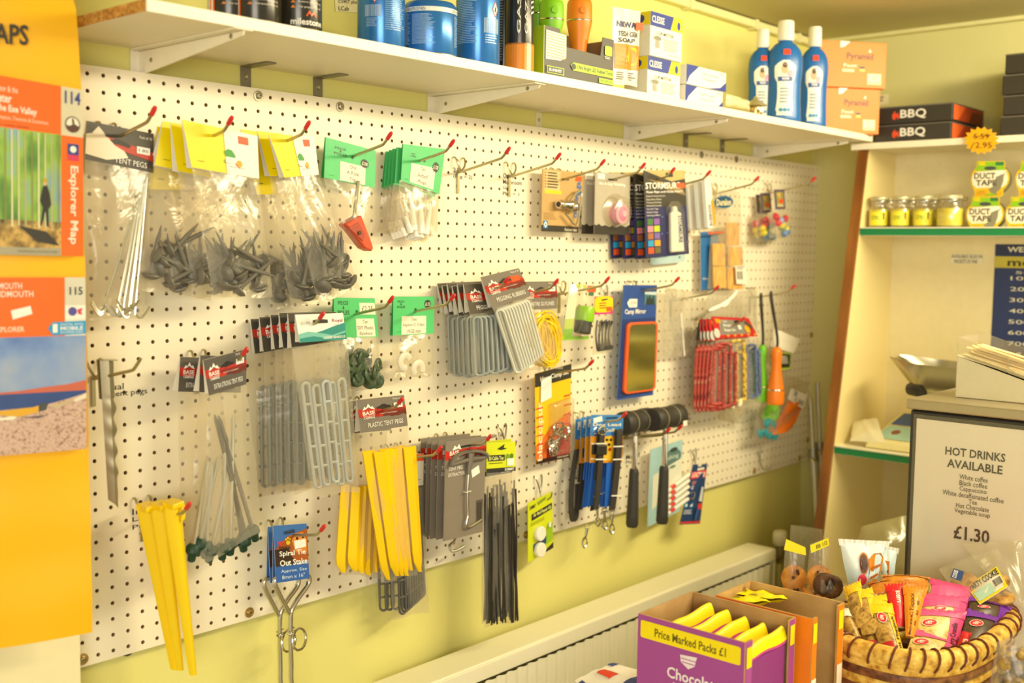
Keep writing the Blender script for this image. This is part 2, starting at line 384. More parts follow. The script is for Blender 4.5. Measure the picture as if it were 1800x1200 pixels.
# ================================================================ LONG SHELF
ZU=1.850; ST=ZU+.0165
sh=thing('wall_shelf','long cream laminate shelf above the pegboard with raw chipboard end','shelf',(.92,0.02,ZU))
CREAM=M('f6ecd2',.4,var=.03,scale=4)
b=MB().use(CREAM).hexa([(-.05,-.252,ZU),(2.105,-.285,ZU),(2.105,.02,ZU),(-.05,.02,ZU),(-.05,-.252,ST),(2.105,-.285,ST),(2.105,.02,ST),(-.05,.02,ST)]); b.build('shelf_board',sh)
b=MB().use(M('fbf1da',.35)).hexa([(-.05,-.2555,ZU),(2.105,-.2885,ZU),(2.105,-.285,ZU),(-.05,-.252,ZU),(-.05,-.2555,ST),(2.105,-.2885,ST),(2.105,-.285,ST),(-.05,-.252,ST)]); b.build('edge_strip',sh,bevel=.0008)
b=MB().use(ramp_mat('chipboard',['8a5a22','b9843c','d9a95c'],160,.85,6,bump=.6)).box((-.0515,-.252,ZU+.0005),(-.05,.02,ST-.0005)); b.build('chipboard_end',sh)
# pressed white brackets
def wbracket(px,py,lab):
    x=at(px,py,0).x
    t=thing('shelf_bracket',lab,'bracket',(x,.02,ZU),'white pressed shelf brackets')
    m=M('efe6cd',.45)
    L=.262; H=.038; e=.0015
    b=MB().use(m); pts=[(.019,-.004),(.019,-H),(0.0,-H),(-L+.015,-.012),(-L+.004,-.010),(-L,-.004)]
    b.add([(x-e,y,ZU+z) for y,z in pts]+[(x+e,y,ZU+z) for y,z in pts],[tuple(range(6)),tuple(range(11,5,-1))]+[(i,6+i,6+(i+1)%6,(i+1)%6) for i in range(6)])
    b.build('web',t)
    MB().use(m).box((x-.015,-L,ZU-.003),(x+.015,.019,ZU)).build('top_flange',t,bevel=.001)
    MB().use(m).box((x-.015,.016,ZU-H),(x+.015,.019,ZU-.003)).build('wall_flange',t,bevel=.001)
    for y,z in ((-.02,-.02),(-L+.03,-.008)): MB().use(STEELD).lathe((x-e,y,ZU+z),[(0,.004),(.0015,.003)],8,(-1,0,0)).build('rivet',t)
for px,py,l in ((255,100,'white pressed steel bracket under the chipboard end of the long shelf'),(772,185,'white pressed steel bracket under the middle of the long shelf'),(1113,230,'white pressed steel bracket under the long shelf, past the middle'),(1338,262,'white pressed steel bracket under the right end of the long shelf')):
    wbracket(px,py,l)
def abracket(px,py,lab,m):
    x=at(px,py,0).x
    t=thing('angle_bracket',lab,'bracket',(x,.02,ZU),'small steel angle brackets')
    MB().use(m).box((x-.010,.017,ZU-.06),(x+.010,.0195,ZU)).build('upright',t,bevel=.0005)
    MB().use(m).box((x-.010,-.055,ZU-.0025),(x+.010,.017,ZU)).build('foot',t,bevel=.0005)
    for z in (-.018,-.042): MB().use(STEEL).lathe((x,.017,ZU+z),[(0,.0045),(.002,.003)],8,(0,-1,0)).build('screw',t)
MG=M('8d8674',.4,.6)
for px,py,l in ((443,132,'small grey angle bracket under the shelf, first from the chipboard end'),(570,152,'small grey angle bracket under the shelf, second from the chipboard end'),(1216,245,'small grey angle bracket under the shelf, first of the far pair'),(1280,255,'small grey angle bracket under the shelf, second of the far pair')): abracket(px,py,l,MG)
abracket(958,205,'small cream painted angle bracket under the middle of the shelf',M('e9dfb6',.5))
# ================================================================ HOOKS
CAPM=M('d8322f',.35); HK=M('b9ae86',.3,.85)
def hook(tip,what,L=.14,cap=True,tail=True,mat=None):
    p=at(*tip,L); x=p.x; zb=p.z-.036
    t=thing('display_hook',('steel display hook with red tip '+('holding ' if what[0]!='!' else '')+what.lstrip('!')) if cap else what,'hook',(x,0,zb),'pegboard hooks')
    m=mat or HK
    path=smooth_path([(x,.004,zb-.003),(x,-.02,zb),(x,-.07,zb+.010),(x,-L+.026,zb+.019),(x,-L+.017,zb+.023),(x,-L+.009,zb+.030),(x,-L,zb+.038)],3)
    MB().use(m).tube(path,.0026,8).build('rod',t,smooth=True)
    if cap: MB().use(CAPM).lathe((x,-L+.009,zb+.0295),[(0,.0036),(.010,.0038),(.015,.003),(.0165,.001)],10,(0,-.72,.7)).build('tip_cap',t,smooth=True,label='red rubber tip')
    for s in (-1,1):
        MB().use(m).tube(smooth_path([(x+s*.0127,.004,zb+.026),(x+s*.0127,-.006,zb+.026),(x+s*.011,-.011,zb+.016),(x+s*.006,-.012,zb+.006),(x,-.010,zb)],3),.002,6).build('prong',t,smooth=True)
    if tail: MB().use(m).box((x-.003,-.004,zb-.045),(x+.003,-.0012,zb+.002)).build('back_leg',t,bevel=.0005)
    return t
HOOKS=[((272,193),'the steel wire pegs bag'),((407,210),'the larger row of yellow-topped peg bags'),((543,218),'the smaller row of yellow-topped peg bags'),((687,237),'the green pole top card'),((797,250),'the airbed plug cards'),
((895,263),'!hanging empty, nearest the airbed plug cards'),((984,273),'!hanging empty, next to the camping gas card'),((1062,284),'the camping gas valve card'),((1133,290),'the webbing blister packs'),((1185,298),'the repair glue packs'),((1248,303),'the slim white and orange packs'),((1333,313),'the oval-logo bag of wooden pads'),((1432,314),'the small colourful toy packs'),
((568,553),'the grey ladder band bags'),((690,525),'the green eyelets card'),((798,521),'the green nylon clips card'),((893,491),'the pegging rubber bags'),((980,494),'the yellow guyline bag'),((1070,490),'the clear pack with lime cap'),((1193,490),'the orange framed mirror'),((1262,505),'the empty clear bags'),((1308,560),'the bungee rope sets'),((1397,503),'the two rubber torches'),
((433,616),'the strong tent peg bags'),((707,703),'the yellow plastic peg bags'),((775,788),'the black rubber ladder bag'),((862,768),'the tent peg extractor cards'),((1042,636),'the yellow clamp card'),((1100,728),'the dog lead cards'),((1177,755),'the first rubber mallet'),((1198,750),'the second rubber mallet'),((333,888),'the big yellow pegs'),((570,927),'the spiral stakes')]
for tip,wh in HOOKS: hook(tip,wh,L=.15 if tip==(1432,314) else .14)
hook((247,633),'plain steel display hook without a tip holding the corrugated steel peg',cap=False)
def phook(px,py,lab):   # small wire prong hook, no tip
    p=at(px,py,0); x,z=p.x,p.z
    t=thing('wire_hook',lab,'hook',(x,0,z),'small wire hooks')
    for s in (-1,1): MB().use(STEELD).tube(smooth_path([(x+s*.0127,.004,z+.026),(x+s*.0115,-.004,z+.022),(x+s*.004,-.009,z+.002),(x,-.009,z-.012)],3),.0017,6).build('prong',t,smooth=True)
    MB().use(STEELD).tube(smooth_path([(x,-.009,z-.012),(x,-.014,z-.022),(x,-.028,z-.026),(x,-.040,z-.018),(x,-.044,z-.006)],3),.0018,6).build('crook',t,smooth=True)
for px,py,l in ((944,855,'small wire hook holding the lime airbed repair card'),(1217,805,'small wire hook holding the tilted navy glue card'),(1333,808,'small wire hook hanging empty near the low right corner of the pegboard'),(1060,520,'small wire hook holding the yellow and pink card'),(881,765,'small wire hook holding the cable ties')): phook(px,py,l)
# ================================================================ GOODS ON THE PEGBOARD
GREY='7d7468'; DK='4a443c'
def ragged(u0,v0,u1,v1,seed,n=10,amp=.05):
    r=random.Random(seed); top=[(u0+(u1-u0)*i/n,v0+r.uniform(-amp,amp)*.6) for i in range(n+1)]; bot=[(u0+(u1-u0)*i/n,v1+r.uniform(-amp,amp)) for i in range(n,-1,-1)]
    return top+bot
def base_art(parent,q,title,pack,slot=True,st=None,t2=None):
    it=[('p','c2301f',ragged(0,.30,1,.55,3)),('p','8e2318',ragged(.35,.38,1,.5,5,8,.03)),('p','6d2a1e',ragged(.5,.46,1,.6,9,8,.04)),
        ('p',WHITE,[(.08,.34),(.13,.22),(.16,.27),(.21,.14),(.26,.26),(.29,.22),(.34,.34),(.27,.31),(.21,.25),(.15,.31)]),
        ('t',WHITE,'BASE',.08,.37,.33,.49,True),('r',WHITE,.08,.515,.33,.525),('t',WHITE,'CAMPING',.09,.54,.32,.61,True),('t','e9d9c8','QUALITY EQUIPMENT',.42,.47,.8,.51),
        ('t','f0ebdf',title,.16,.73,.9,.87),('t','efe9dc',pack,.74,.04,.95,.10)]
    if slot: it+=[('p','2a2622',[(.38,.28),(.46,.24),(.5,.2),(.56,.2),(.6,.24),(.68,.26),(.68,.32),(.56,.33),(.5,.36),(.44,.33),(.38,.34)])]
    prints(parent,q,it)
    if st=='w': sticker(parent,q,.74,.2,.93,.36,'f3efe6',txt='3.99')
    elif st=='o': sticker(parent,q,.68,.2,.9,.38)
# ---- A1 steel wire pegs
def bag_of_wire_pegs():
    q=Q((152,212),(270,235),(269,304),(149,280),d=.043)
    t=thing('tent_peg_bag','clear bag of shiny steel wire tent pegs under a dark landscape header','packet',at(210,240,.043))
    header(t,q,'4b443b')
    prints(t,q,[('p','f3e6cf',[(0,.33),(.1,.28),(.17,.1),(.22,.22),(.27,.3),(.5,.45),(.62,.75),(.3,.9),(0,.85)]),('p','c23a22',[(.3,.3),(.5,.36),(.72,.42),(1,.5),(1,.72),(.6,.62),(.42,.5)]),('p','e8dfcd',[(.08,.28),(.17,.08),(.24,.2),(.28,.3),(.2,.25)]),
      ('t','efe8da','Pack of 10',.78,.12,.97,.19),('t','f4efe4','TENT PEGS',.42,.78,.9,.92),('p','26221e',[(.34,.38),(.44,.32),(.56,.36),(.66,.42),(.62,.5),(.5,.46),(.4,.46)])])
    sticker(t,q,.74,.4,.94,.58,'f3efe6',txt='1.85')
    qb=Q((149,280),(269,304),(255,558),(157,561),d=.043); bag(t,qb,.014,4)
    rr=random.Random(2)
    for i in range(9):
        tx,ty=259-i*2.4,312+i*5; bx,by=238-i*5.2-(4 if i%2 else 0),543+rr.uniform(-6,8)
        if i>6: bx-=14
        hx=-14 if i%3 else 16
        P=[at(tx,ty,.045),at((tx+bx)/2,(ty+by)/2,.047),at(bx,by-8,.048),at(bx+hx*.1,by+3,.05),at(bx+hx*.5,by+8,.052),at(bx+hx,by+2,.052),at(bx+hx*1.6,by-12,.052)]
        MB().use(M('dcdcd4',.2,.95,.03)).tube(smooth_path(P,3),.0017,6).build('wire_peg',t,smooth=True)
bag_of_wire_pegs()
# ---- A2/A3 mushroom pegs with yellow headers
bm=MB().use(M('716c60',.45,var=.08)); bm.lathe((0,0,0),[(.005,.001),(.0068,.006),(.005,.0115),(0,.0155),(-.002,.0145),(-.003,.006),(-.010,.0040),(-.055,.0034),(-.078,.0007)],10)
MUSH=proto(bm,'plastic_peg')
def peg_bag(hq,bq,lab,cnt,seed,split=.53,logo=True,st=True,d=.08):
    t=thing('plastic_peg_bag',lab,'packet',hq.P(.5,.1),'yellow topped bags of grey plastic pegs')
    header(t,hq,'f4de00',gap=.014,edge='f3eee2')
    it=[('p',WHITE,[(split,0),(1,0),(1,1),(split-.02,1)]),('h','8f7d10',.1,.82,.2,.85,1)]
    if logo: it+=[('p','3f9a35',[(.52,.62),(.5,.52),(.56,.44),(.62,.46),(.66,.56),(.66,.62)]),('e','f4a81c',.71,.74,.045,.08),('p','e2571e',[(.64,.72),(.7,.8),(.72,.84),(.66,.8)]),('r','3d3a36',.49,.76,.58,.77),('r','3d3a36',.49,.7,.5,.77),('h','5a5650',.55,.83,.85,.85,1)]
    prints(t,hq,it)
    if st: sticker(t,hq,.72,.1,.86,.27)
    bag(t,bq,.015,seed,nu=14,nv=18)
    rr=random.Random(seed)
    made=0; tries=0
    while made<cnt and tries<4000:
        tries+=1
        u=rr.uniform(.12,.88); v=.93-.30*(made/cnt)*rr.uniform(.6,1.1)
        p=bq.P(u,v,rr.uniform(-.005,.009)); a=rr.uniform(0,6.283)
        rot=Matrix.Rotation(a,4,'Y')@Matrix.Rotation(rr.uniform(-.4,.4),4,'X')
        tip=p+rot.to_3x3()@V((0,0,-.078)); dx=(bq.c-bq.e+bq.b-bq.a)*.5
        uu=u+(tip-p).dot(dx)/dx.length_squared; vv_=v-(tip-p).z/bq.h
        if not(.06<uu<.94 and .44<vv_<.95): continue
        made+=1; inst('plastic_peg',t,MUSH,Matrix.Translation(p)@rot)
peg_bag(Q((277,222),(390,240),(380,335),(262,333),d=.035),Q((262,333),(375,340),(395,500),(300,495),d=.03),'yellow topped bag of grey plastic pegs, rearmost on the larger row',5,11,logo=False,st=False)
peg_bag(Q((286,213),(398,230),(390,320),(272,290),d=.055),Q((272,290),(385,310),(372,527),(241,508),d=.052),'yellow topped bag of grey plastic pegs, leftmost to hang low on the larger row',15,12,logo=False,st=False)
peg_bag(Q((300,218),(425,240),(425,325),(312,300),d=.07),Q((312,300),(425,322),(425,520),(338,525),d=.068),'yellow topped bag of grey plastic pegs, directly behind the front one of the larger row',11,13,logo=False,st=False)
peg_bag(Q((320,210),(452,239),(455,314),(337,294),d=.093),Q((337,294),(455,314),(480,522),(374,524),d=.09),'yellow and white topped bag of grey plastic pegs, foremost of the larger row',16,14)
peg_bag(Q((423,227),(520,240),(520,340),(452,342),d=.035),Q((452,340),(520,338),(560,525),(476,545),d=.032),'yellow topped bag of grey plastic pegs, rearmost of the smaller row',11,15,logo=False,st=False)
peg_bag(Q((452,230),(535,240),(545,312),(474,309),d=.058),Q((474,309),(545,312),(590,526),(512,543),d=.055),'yellow topped bag of grey plastic pegs, middle of the smaller row',14,16,logo=False,st=False)
peg_bag(Q((472,236),(552,239),(560,307),(500,312),d=.083),Q((500,312),(560,307),(633,507),(560,532),d=.08),'yellow and white topped bag of grey plastic pegs, foremost of the smaller row',15,17,split=.5)
# ---- green hand-made cards
GRN='55c877'
def green_card(q,lab,lines,price,labelbox,star,shape=None,grp='green hand labelled cards',pegs=(.18,.16,.40,.36),second=None,gap=.007):
    t=thing('green_packet',lab,'packet',q.P(.5,.2),grp)
    card(t,q,GRN,'header_card',edge='3fae60',shape=shape)
    qb=Q(q.P(0,0,-.001),q.P(1,0,-.001),q.P(1,1,-gap),q.P(0,1,-gap)); card(t,qb,'45b568','header_back',edge='3fae60')
    u0,v0,u1,v1=pegs; h=(v1-v0)/3
    it=[('t','26402c','PEGS',u0,v0,u1,v0+h*.85,True),('t','26402c','&',(u0+u1)/2-.02,v0+h,(u0+u1)/2+.03,v0+1.85*h,True),('t','26402c','POLES',u0-.01,v0+2.05*h,u1+.02,v1,True)]
    a,b_,c,e=labelbox; it.append(('r','f3ead0',a,b_,c,e)); n=len(lines)
    for i,l in enumerate(lines):
        wd=min(.86,len(l)*.075/ (c-a)*.55); m=(a+c)/2; hh=(e-b_)/n
        it.append(('t','6b6450',l,m-wd*(c-a)/2,b_+hh*(i+.22),m+wd*(c-a)/2,b_+hh*(i+.82)))
    if star: it+=[('s','33302a',star[0],star[1],.095,.13,14),('t','f0e6c8',price,star[0]-.06,star[1]-.045,star[0]+.06,star[1]+.05,True)]
    elif price: it+=[('r','f3ead0',.60,.12,.98,.42),('t','57503f',price,.66,.2,.92,.34)]
    it.append(('e','2f5a3c',.53,.34,.028,.04)); it.append(('h','3a9a58',.1,.9,.2,.92,1))
    prints(t,q,[('p',GRN,shape or RECT)]+it); return t
q=Q((572,241),(660,265),(658,330),(569,312),d=.04); t=green_card(q,'green card over a bag holding one orange red pole top',['One','A Pole','Top'],'£3.00',(.3,.5,.8,.98),(.78,.42))
bag(t,Q((569,312),(657,330),(651,440),(597,424),d=.042),.016,21)
b=MB().use(M('d2502a',.4)); qq=Q((598,390),(632,376),(650,437),(614,424),d=.044)
b.slab(qq,[(.0,.12),(.88,0),(1.0,.92),(.86,1.12),(.52,1.12),(.15,.45)],-.012,.012); b.build('pole_top',t,bevel=.003)
MB().use(M('b0452a',.5)).slab(qq,[(.05,.3),(.6,.18),(.72,.62),(.5,.85)],.0125,.0135).build('recess',t)
MB().use(M('5a2a1c',.5)).lathe(qq.P(.45,.55,.0138),[(0,.004),(.002,.004)],10,qq.n).build('bolt',t)
MB().use(M('8f8466',.35,.7)).tube([at(630,318,.046),at(621,392,.046)],.0034,8).build('rod',t,smooth=True)
dip=[(0,0),(.35,.1),(.52,.14),(.7,.06),(.92,0),(1,.14),(1,1),(.1,.9),(0,.82)]
q=Q((708,253),(782,262),(772,341),(704,318),d=.05); 
t=green_card(q,'green card over a bag of white airbed plugs, foremost of the stack',['Two','Airbed','Plugs'],'£1.00',(.22,.46,.82,.95),(.82,.44),grp='green airbed plug cards',pegs=(.2,.2,.3,.3))
bag(t,Q((702,316),(772,340),(768,416),(695,396),d=.05),.016,22)
for (x0,y0,x1,y1,r) in ((722,345,728,404,.007),(738,350,741,410,.0075),(756,362,748,412,.007),(712,380,722,408,.006)):
    MB().use(M('f7f2e4',.4)).tube([at(x0,y0,.05),at((x0+x1)/2,(y0+y1)/2,.052),at(x1,y1,.052)],[r*.55,r*.85,r],10).build('plug',t,smooth=True)
for i,(l) in enumerate(('second from the front','third from the front','fourth from the front','fifth from the front, nearest the board')):
    dup(t,(-.006,.0075*(i+1),-.006-.002*i),-.05*(i+1),'green card over a bag of white airbed plugs, '+l)
q=Q((586,523),(658,524),(665,592),(587,594),d=.04); t=green_card(q,'green card over a bag of dark green plastic eyelets',['Ten','DIY Plastic','Eyelets'],'£2.25',(.5,.52,.93,.98),None,pegs=(.1,.08,.34,.42))
bag(t,Q((588,593),(664,592),(672,680),(602,690),d=.042),.02,23)
rr=random.Random(5)
for i in range(30):
    p=at(640+rr.uniform(-26,26),646+rr.uniform(-30,26),.035+rr.uniform(0,.028)); ax=V((rr.uniform(-1,1),-1.2,rr.uniform(-1,1))).normalized()
    u=ax.cross(V((0,0,1))).normalized(); w_=ax.cross(u); r=rr.uniform(.008,.012)
    MB().use(M('46583c',.45,var=.15)).tube([p+u*math.cos(a*.5236)*r+w_*math.sin(a*.5236)*r for a in range(12)],.0034,6,closed=True,flat=1.4).build('eyelet',t,smooth=True)
q=Q((691,521),(763,521),(762,586),(690,590),d=.035); t=green_card(q,'green card over a bag of two white nylon clips',['Two','Nylon C Clips','19-22 mm'],'£1.75',(.2,.51,.8,.98),(.83,.2),pegs=(.1,.1,.26,.3))
bag(t,Q((690,589),(762,586),(763,662),(688,664),d=.037),.016,24)
for cx,cy,a in ((712,635,.4),(735,648,-.6)):
    p=at(cx,cy,.037); pth=[p+V((math.cos(a+k*.45)*.0125,0,math.sin(a+k*.45)*.0125)) for k in range(11)]
    MB().use(M('f4efe2',.4)).tube(pth,.0045,8,flat=1.5).build('nylon_clip',t,smooth=True)
# ---- A8 camping gas valve on a card
q=Q((953,296),(1028,304),(1015,409),(951,406),d=.03); t=thing('gas_valve_card','tan card with a steel camping gas valve and wire bail','packet',q.P(.5,.1))
card(t,q,'c7a063',edge='d9c79d')
prints(t,q,[('r','c7a063',0,0,1,1),('r','d9bd84',.05,.02,.42,.36),('r','f2c81c',.07,.33,.47,.39)]+[('r','d8432a',.06,.05+.045*i,.09,.07+.045*i) for i in range(6)]+[('h','5a4a30',.12,.045,.4,.32,6),('t','1f6fb5','camping gaz',.80,.1,.95,.76,True,'up'),('p','2d261e',[(0,.9),(1,.9),(1,1),(0,1)]),('t','e9dcc0','Robinet relais',.62,.93,.96,.98),
  ('r','2f7fc0',.04,.83,.16,.95),('p',WHITE,[(.1,.835),(.15,.89),(.1,.945),(.05,.89)]),('e','2f7fc0',.1,.89,.02,.018),('h','a8814a',.05,.7,.4,.82,4),('r','2d261e',.45,.13,.62,.15)])
sticker(t,q,.78,.07,.93,.15)
c=q.P(.5,.58,.016)
MB().use(CHROME).lathe(q.P(.28,.56,.016),[(0,.0095),(.004,.0105),(.010,.0105),(.012,.008),(.03,.008),(.034,.011),(.042,.011)],14,q.b-q.a).build('valve_body',t,smooth=True)
MB().use(M('3a3833',.4)).lathe(q.P(.28,.56,.016),[(-.0006,.006),(.0005,.006)],12,q.b-q.a).build('nozzle_bore',t)
MB().use(CHROME).lathe(q.P(.68,.58,.012),[(0,.014),(.006,.013),(.012,.009),(.015,.003)],16,q.n).build('valve_dome',t,smooth=True)
MB().use(STEEL).tube(smooth_path([q.P(u,v,.014) for u,v in ((.58,.5),(.66,.40),(.78,.32),(.86,.34),(.86,.55),(.83,.82),(.77,.87),(.62,.78),(.5,.7))],4),.0026,8).build('wire_bail',t,smooth=True)
# ---- A9 webbing blisters
q=Q((1046,302),(1107,307),(1106,413),(1044,411),d=.055); t=thing('webbing_blister','grey card with a clear dome over pink webbing, in front of its twin','packet',q.P(.5,.1),'pink webbing blister packs')
card(t,q,'b7ad99',edge='d8cfb8')
prints(t,q,[('r','b7ad99',0,0,1,1),('p','332e29',[(0,.84),(.06,.86),(.12,.83),(.2,.87),(.3,.85),(.42,.88),(.5,.85),(.62,.88),(.75,.84),(.88,.87),(1,.83),(1,1),(0,1)]),('t',WHITE,'Bat & Guy Webbing',.12,.15,.86,.21,True),('p','3a352c',[(.36,.09),(.62,.09),(.62,.12),(.36,.12)])])
sticker(t,q,.06,.02,.26,.11,'f4f0e6')
b=MB().use(film_mat('blister',.04,.06,bstr=.2)).lathe(q.P(.55,.62,.0005),[(0,.041),(.006,.040),(.012,.036),(.026,.033),(.028,.030)],24,q.n); b.build('blister',t,smooth=True)
for k,(r,cx) in enumerate(((.024,'f0a9c4'),(.017,'e87fae'),(.010,'f4bcd2'))):
    MB().use(M(cx,.6,var=.2,scale=200)).lathe(q.P(.6,.66,.003),[(0,r),(.016+.002*k,r*.98),(.018+.003*k,r*.7)],16,q.n).build('webbing',t,smooth=True)
dup(t,(-.012,.022,.0),-.08,'grey card with a clear dome over pink webbing, hanging behind its twin')
# ---- A10 repair glue packs
def glue(q,lab,st=True):
    t=thing('repair_glue_pack',lab,'packet',q.P(.6,.05),'navy repair glue packs')
    card(t,q,'26285a',edge='55524a')
    it=[('r','26285a',0,0,1,1),('r','3a3428',0,0,1,.42),('p','c8ad6a',[(0,0),(1,0),(1,.1),(.66,.13),(.3,.06)]),('p','8d7440',[(.1,.1),(.5,.14),(.9,.2),(1,.3),(.6,.24)]),('p','2b2630',[(.52,.03),(.70,.03),(.7,.08),(.52,.08)]),
        ('t','f3ece0','STORMSURE',.03,.14,.86,.215,True),('t','f3ece0','Fixes Rips and Holes FAST!',.05,.235,.92,.268,True)]
    for i,l in enumerate(['Repairs & waterproofs tents,','Shoes, Boots, Waders','Waterproof Clothing','Wetsuits & Drysuits','Car Soft Tops','Rubber Rings','Swimrings & More']): it.append(('t','e4dccb',l,.04,.285+.037*i,.04+.012*len(l)+.12,.31+.037*i))
    cols=['4a7a3a','8a5aa8','ef8a9a','b7c92a','a5673a','7a62a8','2f9ad0','f0a01e','e2562a','6a6238']
    for k,cx in enumerate(cols): it.append(('r',cx,.05+.15*(k%2),.555+.083*(k//2),.18+.15*(k%2),.625+.083*(k//2)))
    rr=random.Random(4)
    for k in range(26): 
        u,v=rr.uniform(.36,.98),rr.uniform(.45,.97); it.append(('e',rr.choice(['4b56a8','6f7cc8','39409a']),u,v,rr.uniform(.004,.012),rr.uniform(.004,.016)))
    prints(t,q,it)
    if st: sticker(t,q,.78,.15,.97,.21)
    b=MB().use(M('e9e8e2',.3)); b.slab(q,[(.60,.42),(.70,.42),(.72,.48),(.80,.5),(.83,.96),(.52,.96),(.54,.5),(.6,.48)],.001,.011); o=b.build('glue_tube',t,bevel=.003)
    prints(o,q,[('t','30467e','STORMSURE',.70,.53,.79,.85,True,'dn')],n=.0118,name='lettering')
    MB().use(film_mat('blister')).slab(q,[(.5,.5),(.48,.42),(.56,.36),(.75,.36),(.82,.42),(.86,.5),(.88,.97),(.48,.97)],.0008,.0135).build('blister',t,bevel=.003)
    return t
t=glue(Q((1131,299),(1203,299),(1211,446),(1135,453),d=.10,turn=.135),'navy glue pack with orange sticker and icon grid, foremost on its hook')
for i,l in enumerate(('second on its hook','third on its hook','fourth on its hook, half hidden by the pink webbing')):
    dup(t,(-.005-.012*i,.028*(i+1),-.004),+.03*(i+1),'navy glue pack with icon grid, '+l)
q=Q((1143,330),(1203,330),(1204,460),(1143,466),d=.02); t=thing('pale_blue_card','pale blue card showing below the navy glue packs','packet',q.P(.5,0)); card(t,q,'b9d3d6',shape=rrect(.08,.5)); prints(t,q,[('p','b9d3d6',rrect(.08,.5)),('h','7f9ea8',.1,.88,.5,.93,2),('e','6f8a90',.83,.93,.03,.02)])
# ---- A11 slim packs
for i,(a,b_,c,e,dd) in enumerate((((1210,328),(1226,321),(1233,405),(1214,404),.03),((1225,318),(1238,313),(1247,402),(1231,404),.055),((1239,315),(1250,316),(1259,401),(1245,402),.08))):
    q=Q(a,b_,c,e,d=dd); t=thing('slim_pack','slim white pack with orange edge, '+('nearest the board','middle of three','foremost of three')[i],'packet',q.P(.5,0),'slim white and orange packs')
    MB().use(M('f3eee2',.35)).slab(q,rrect(.22,.18),-.012,.0).build('pack_body',t,bevel=.003)
    prints(t,q,[('p','f7a21c',[(.62,.45),(1,.35),(1,.86),(.82,.98),(.66,.98)])]+([('p','3f9ad0',[(.6,.36),(.68,.34),(.68,.42),(.6,.44)])] if i<2 else [])+([('t','4a3a70','ADHESIVE',.2,.5,.55,.95,True,'dn')] if i==2 else [])+[('r','e9a42a',.9,.05+.06*k,1,.08+.06*k) for k in range(5)],n=.0006)
    MB().use(M('f6f2e8',.4)).tube([q.P(.5,0),q.P(.5,-.04),at(q.P(.5,0).x and (a[0]+b_[0])/2,(a[1]+b_[1])/2-8,dd)],.0018,6).build('hang_tab',t)
# ---- A12 bag of wooden pads
q=Q((1256,333),(1301,336),(1310,507),(1243,507),d=.038); t=thing('wood_pad_bag','clear bag of tan wooden pads under a blue oval logo','packet',q.P(.5,0))
bag(t,q,.008,31,nu=10,nv=14)
qb=Q((1231,408),(1262,406),(1262,509),(1232,510),d=.026); card(t,qb,'2f6fae','blue_card'); prints(t,qb,[('t',WHITE,'10cm',.1,.78,.4,.82)])
def pxq(l,tp,r,bt,d,tilt=0): return Q((l,tp),(r,tp+tilt*0.1),(r+tilt,bt),(l+tilt,bt),d=d)
for k,(l,tp,r,bt) in enumerate(((1276,391,1298,431),(1252,428,1273,467),(1279,434,1303,467),(1253,468,1275,506),(1278,470,1304,508))):
    qq=pxq(l,tp,r,bt,.040+.002*(k%2),1); MB().use(ramp_mat('tanwood',['c98d3f','e0ab58','edc27a'],30,.6,4,(6,6,1))).slab(qq,RECT,-.003,.002).build('wooden_pad',t,bevel=.0008)
b=MB(); qq=Q((1254,345),(1288,343),(1289,366),(1255,366),d=.05); 
prints(t,qq,[('e','2f6c9a',.5,.5,.5,.5),('e','22506e',.5,.5,.44,.42),('t','f3e6b0','Duralon',.13,.25,.88,.78,True)],name='logo_label')
prints(t,Q((1292,467),(1311,466),(1314,499),(1294,499),d=.05),[('r','f1ead6',0,0,1,1),('bar','4a4438',.1,.3,.6,.75),('h','6a6458',.1,.05,.9,.25,2)],name='barcode_label')
prints(t,Q((1244,408),(1272,406),(1272,410),(1244,412),d=.049),[('r','c8643c',0,0,1,1)],name='bag_seal',label='red bag seal')
# ---- A13 small toy packs
def toy(cx,cy,dd,lab,seed):
    q=Q((cx,cy),(cx+18,cy),(cx+21,cy+34),(cx+3,cy+35),d=dd); t=thing('toy_pack',lab,'packet',q.P(.5,0),'small colourful toy packs')
    card(t,q,'5a4a6a','header_card'); prints(t,q,[('r','9a8a4a',.15,.12,.85,.9),('e','f0401e',.6,.6,.17,.12),('p','c8b060',[(.2,.2),(.6,.15),(.5,.5)]),('h','e8dcc0',.2,.75,.8,.88,2)])
    qb=Q((cx-6,cy+35),(cx+26,cy+34),(cx+30,cy+86),(cx-8,cy+86),d=dd); bag(t,qb,.015,seed,nu=8,nv=10)
    rr=random.Random(seed)
    for k in range(9):
        u,v=.15+.7*rr.random(),.25+.65*k/9; c=['c8404a','c8404a','8a98c0','d84a4a','e0c83a','6a9a4a','e8d84a','5a8ab0','6a88b8'][k]
        MB().use(M(c,.35)).lathe(qb.P(u,v,rr.uniform(0,.01)),[(-.009,.003),(-.006,.009),(0,.0105),(.006,.009),(.009,.003)],10,(rr.uniform(-1,1),rr.uniform(-1,1),rr.uniform(-1,1))).build('toy_ball',t,smooth=True)
toy(1336,339,.035,'small toy pack of coloured balls with purple header, hanging straight',41)
toy(1360,333,.075,'small toy pack of coloured balls with purple header, foremost and tilted',43)
toy(1328,342,.02,'small toy pack of coloured balls with purple header, nearest the board',44)
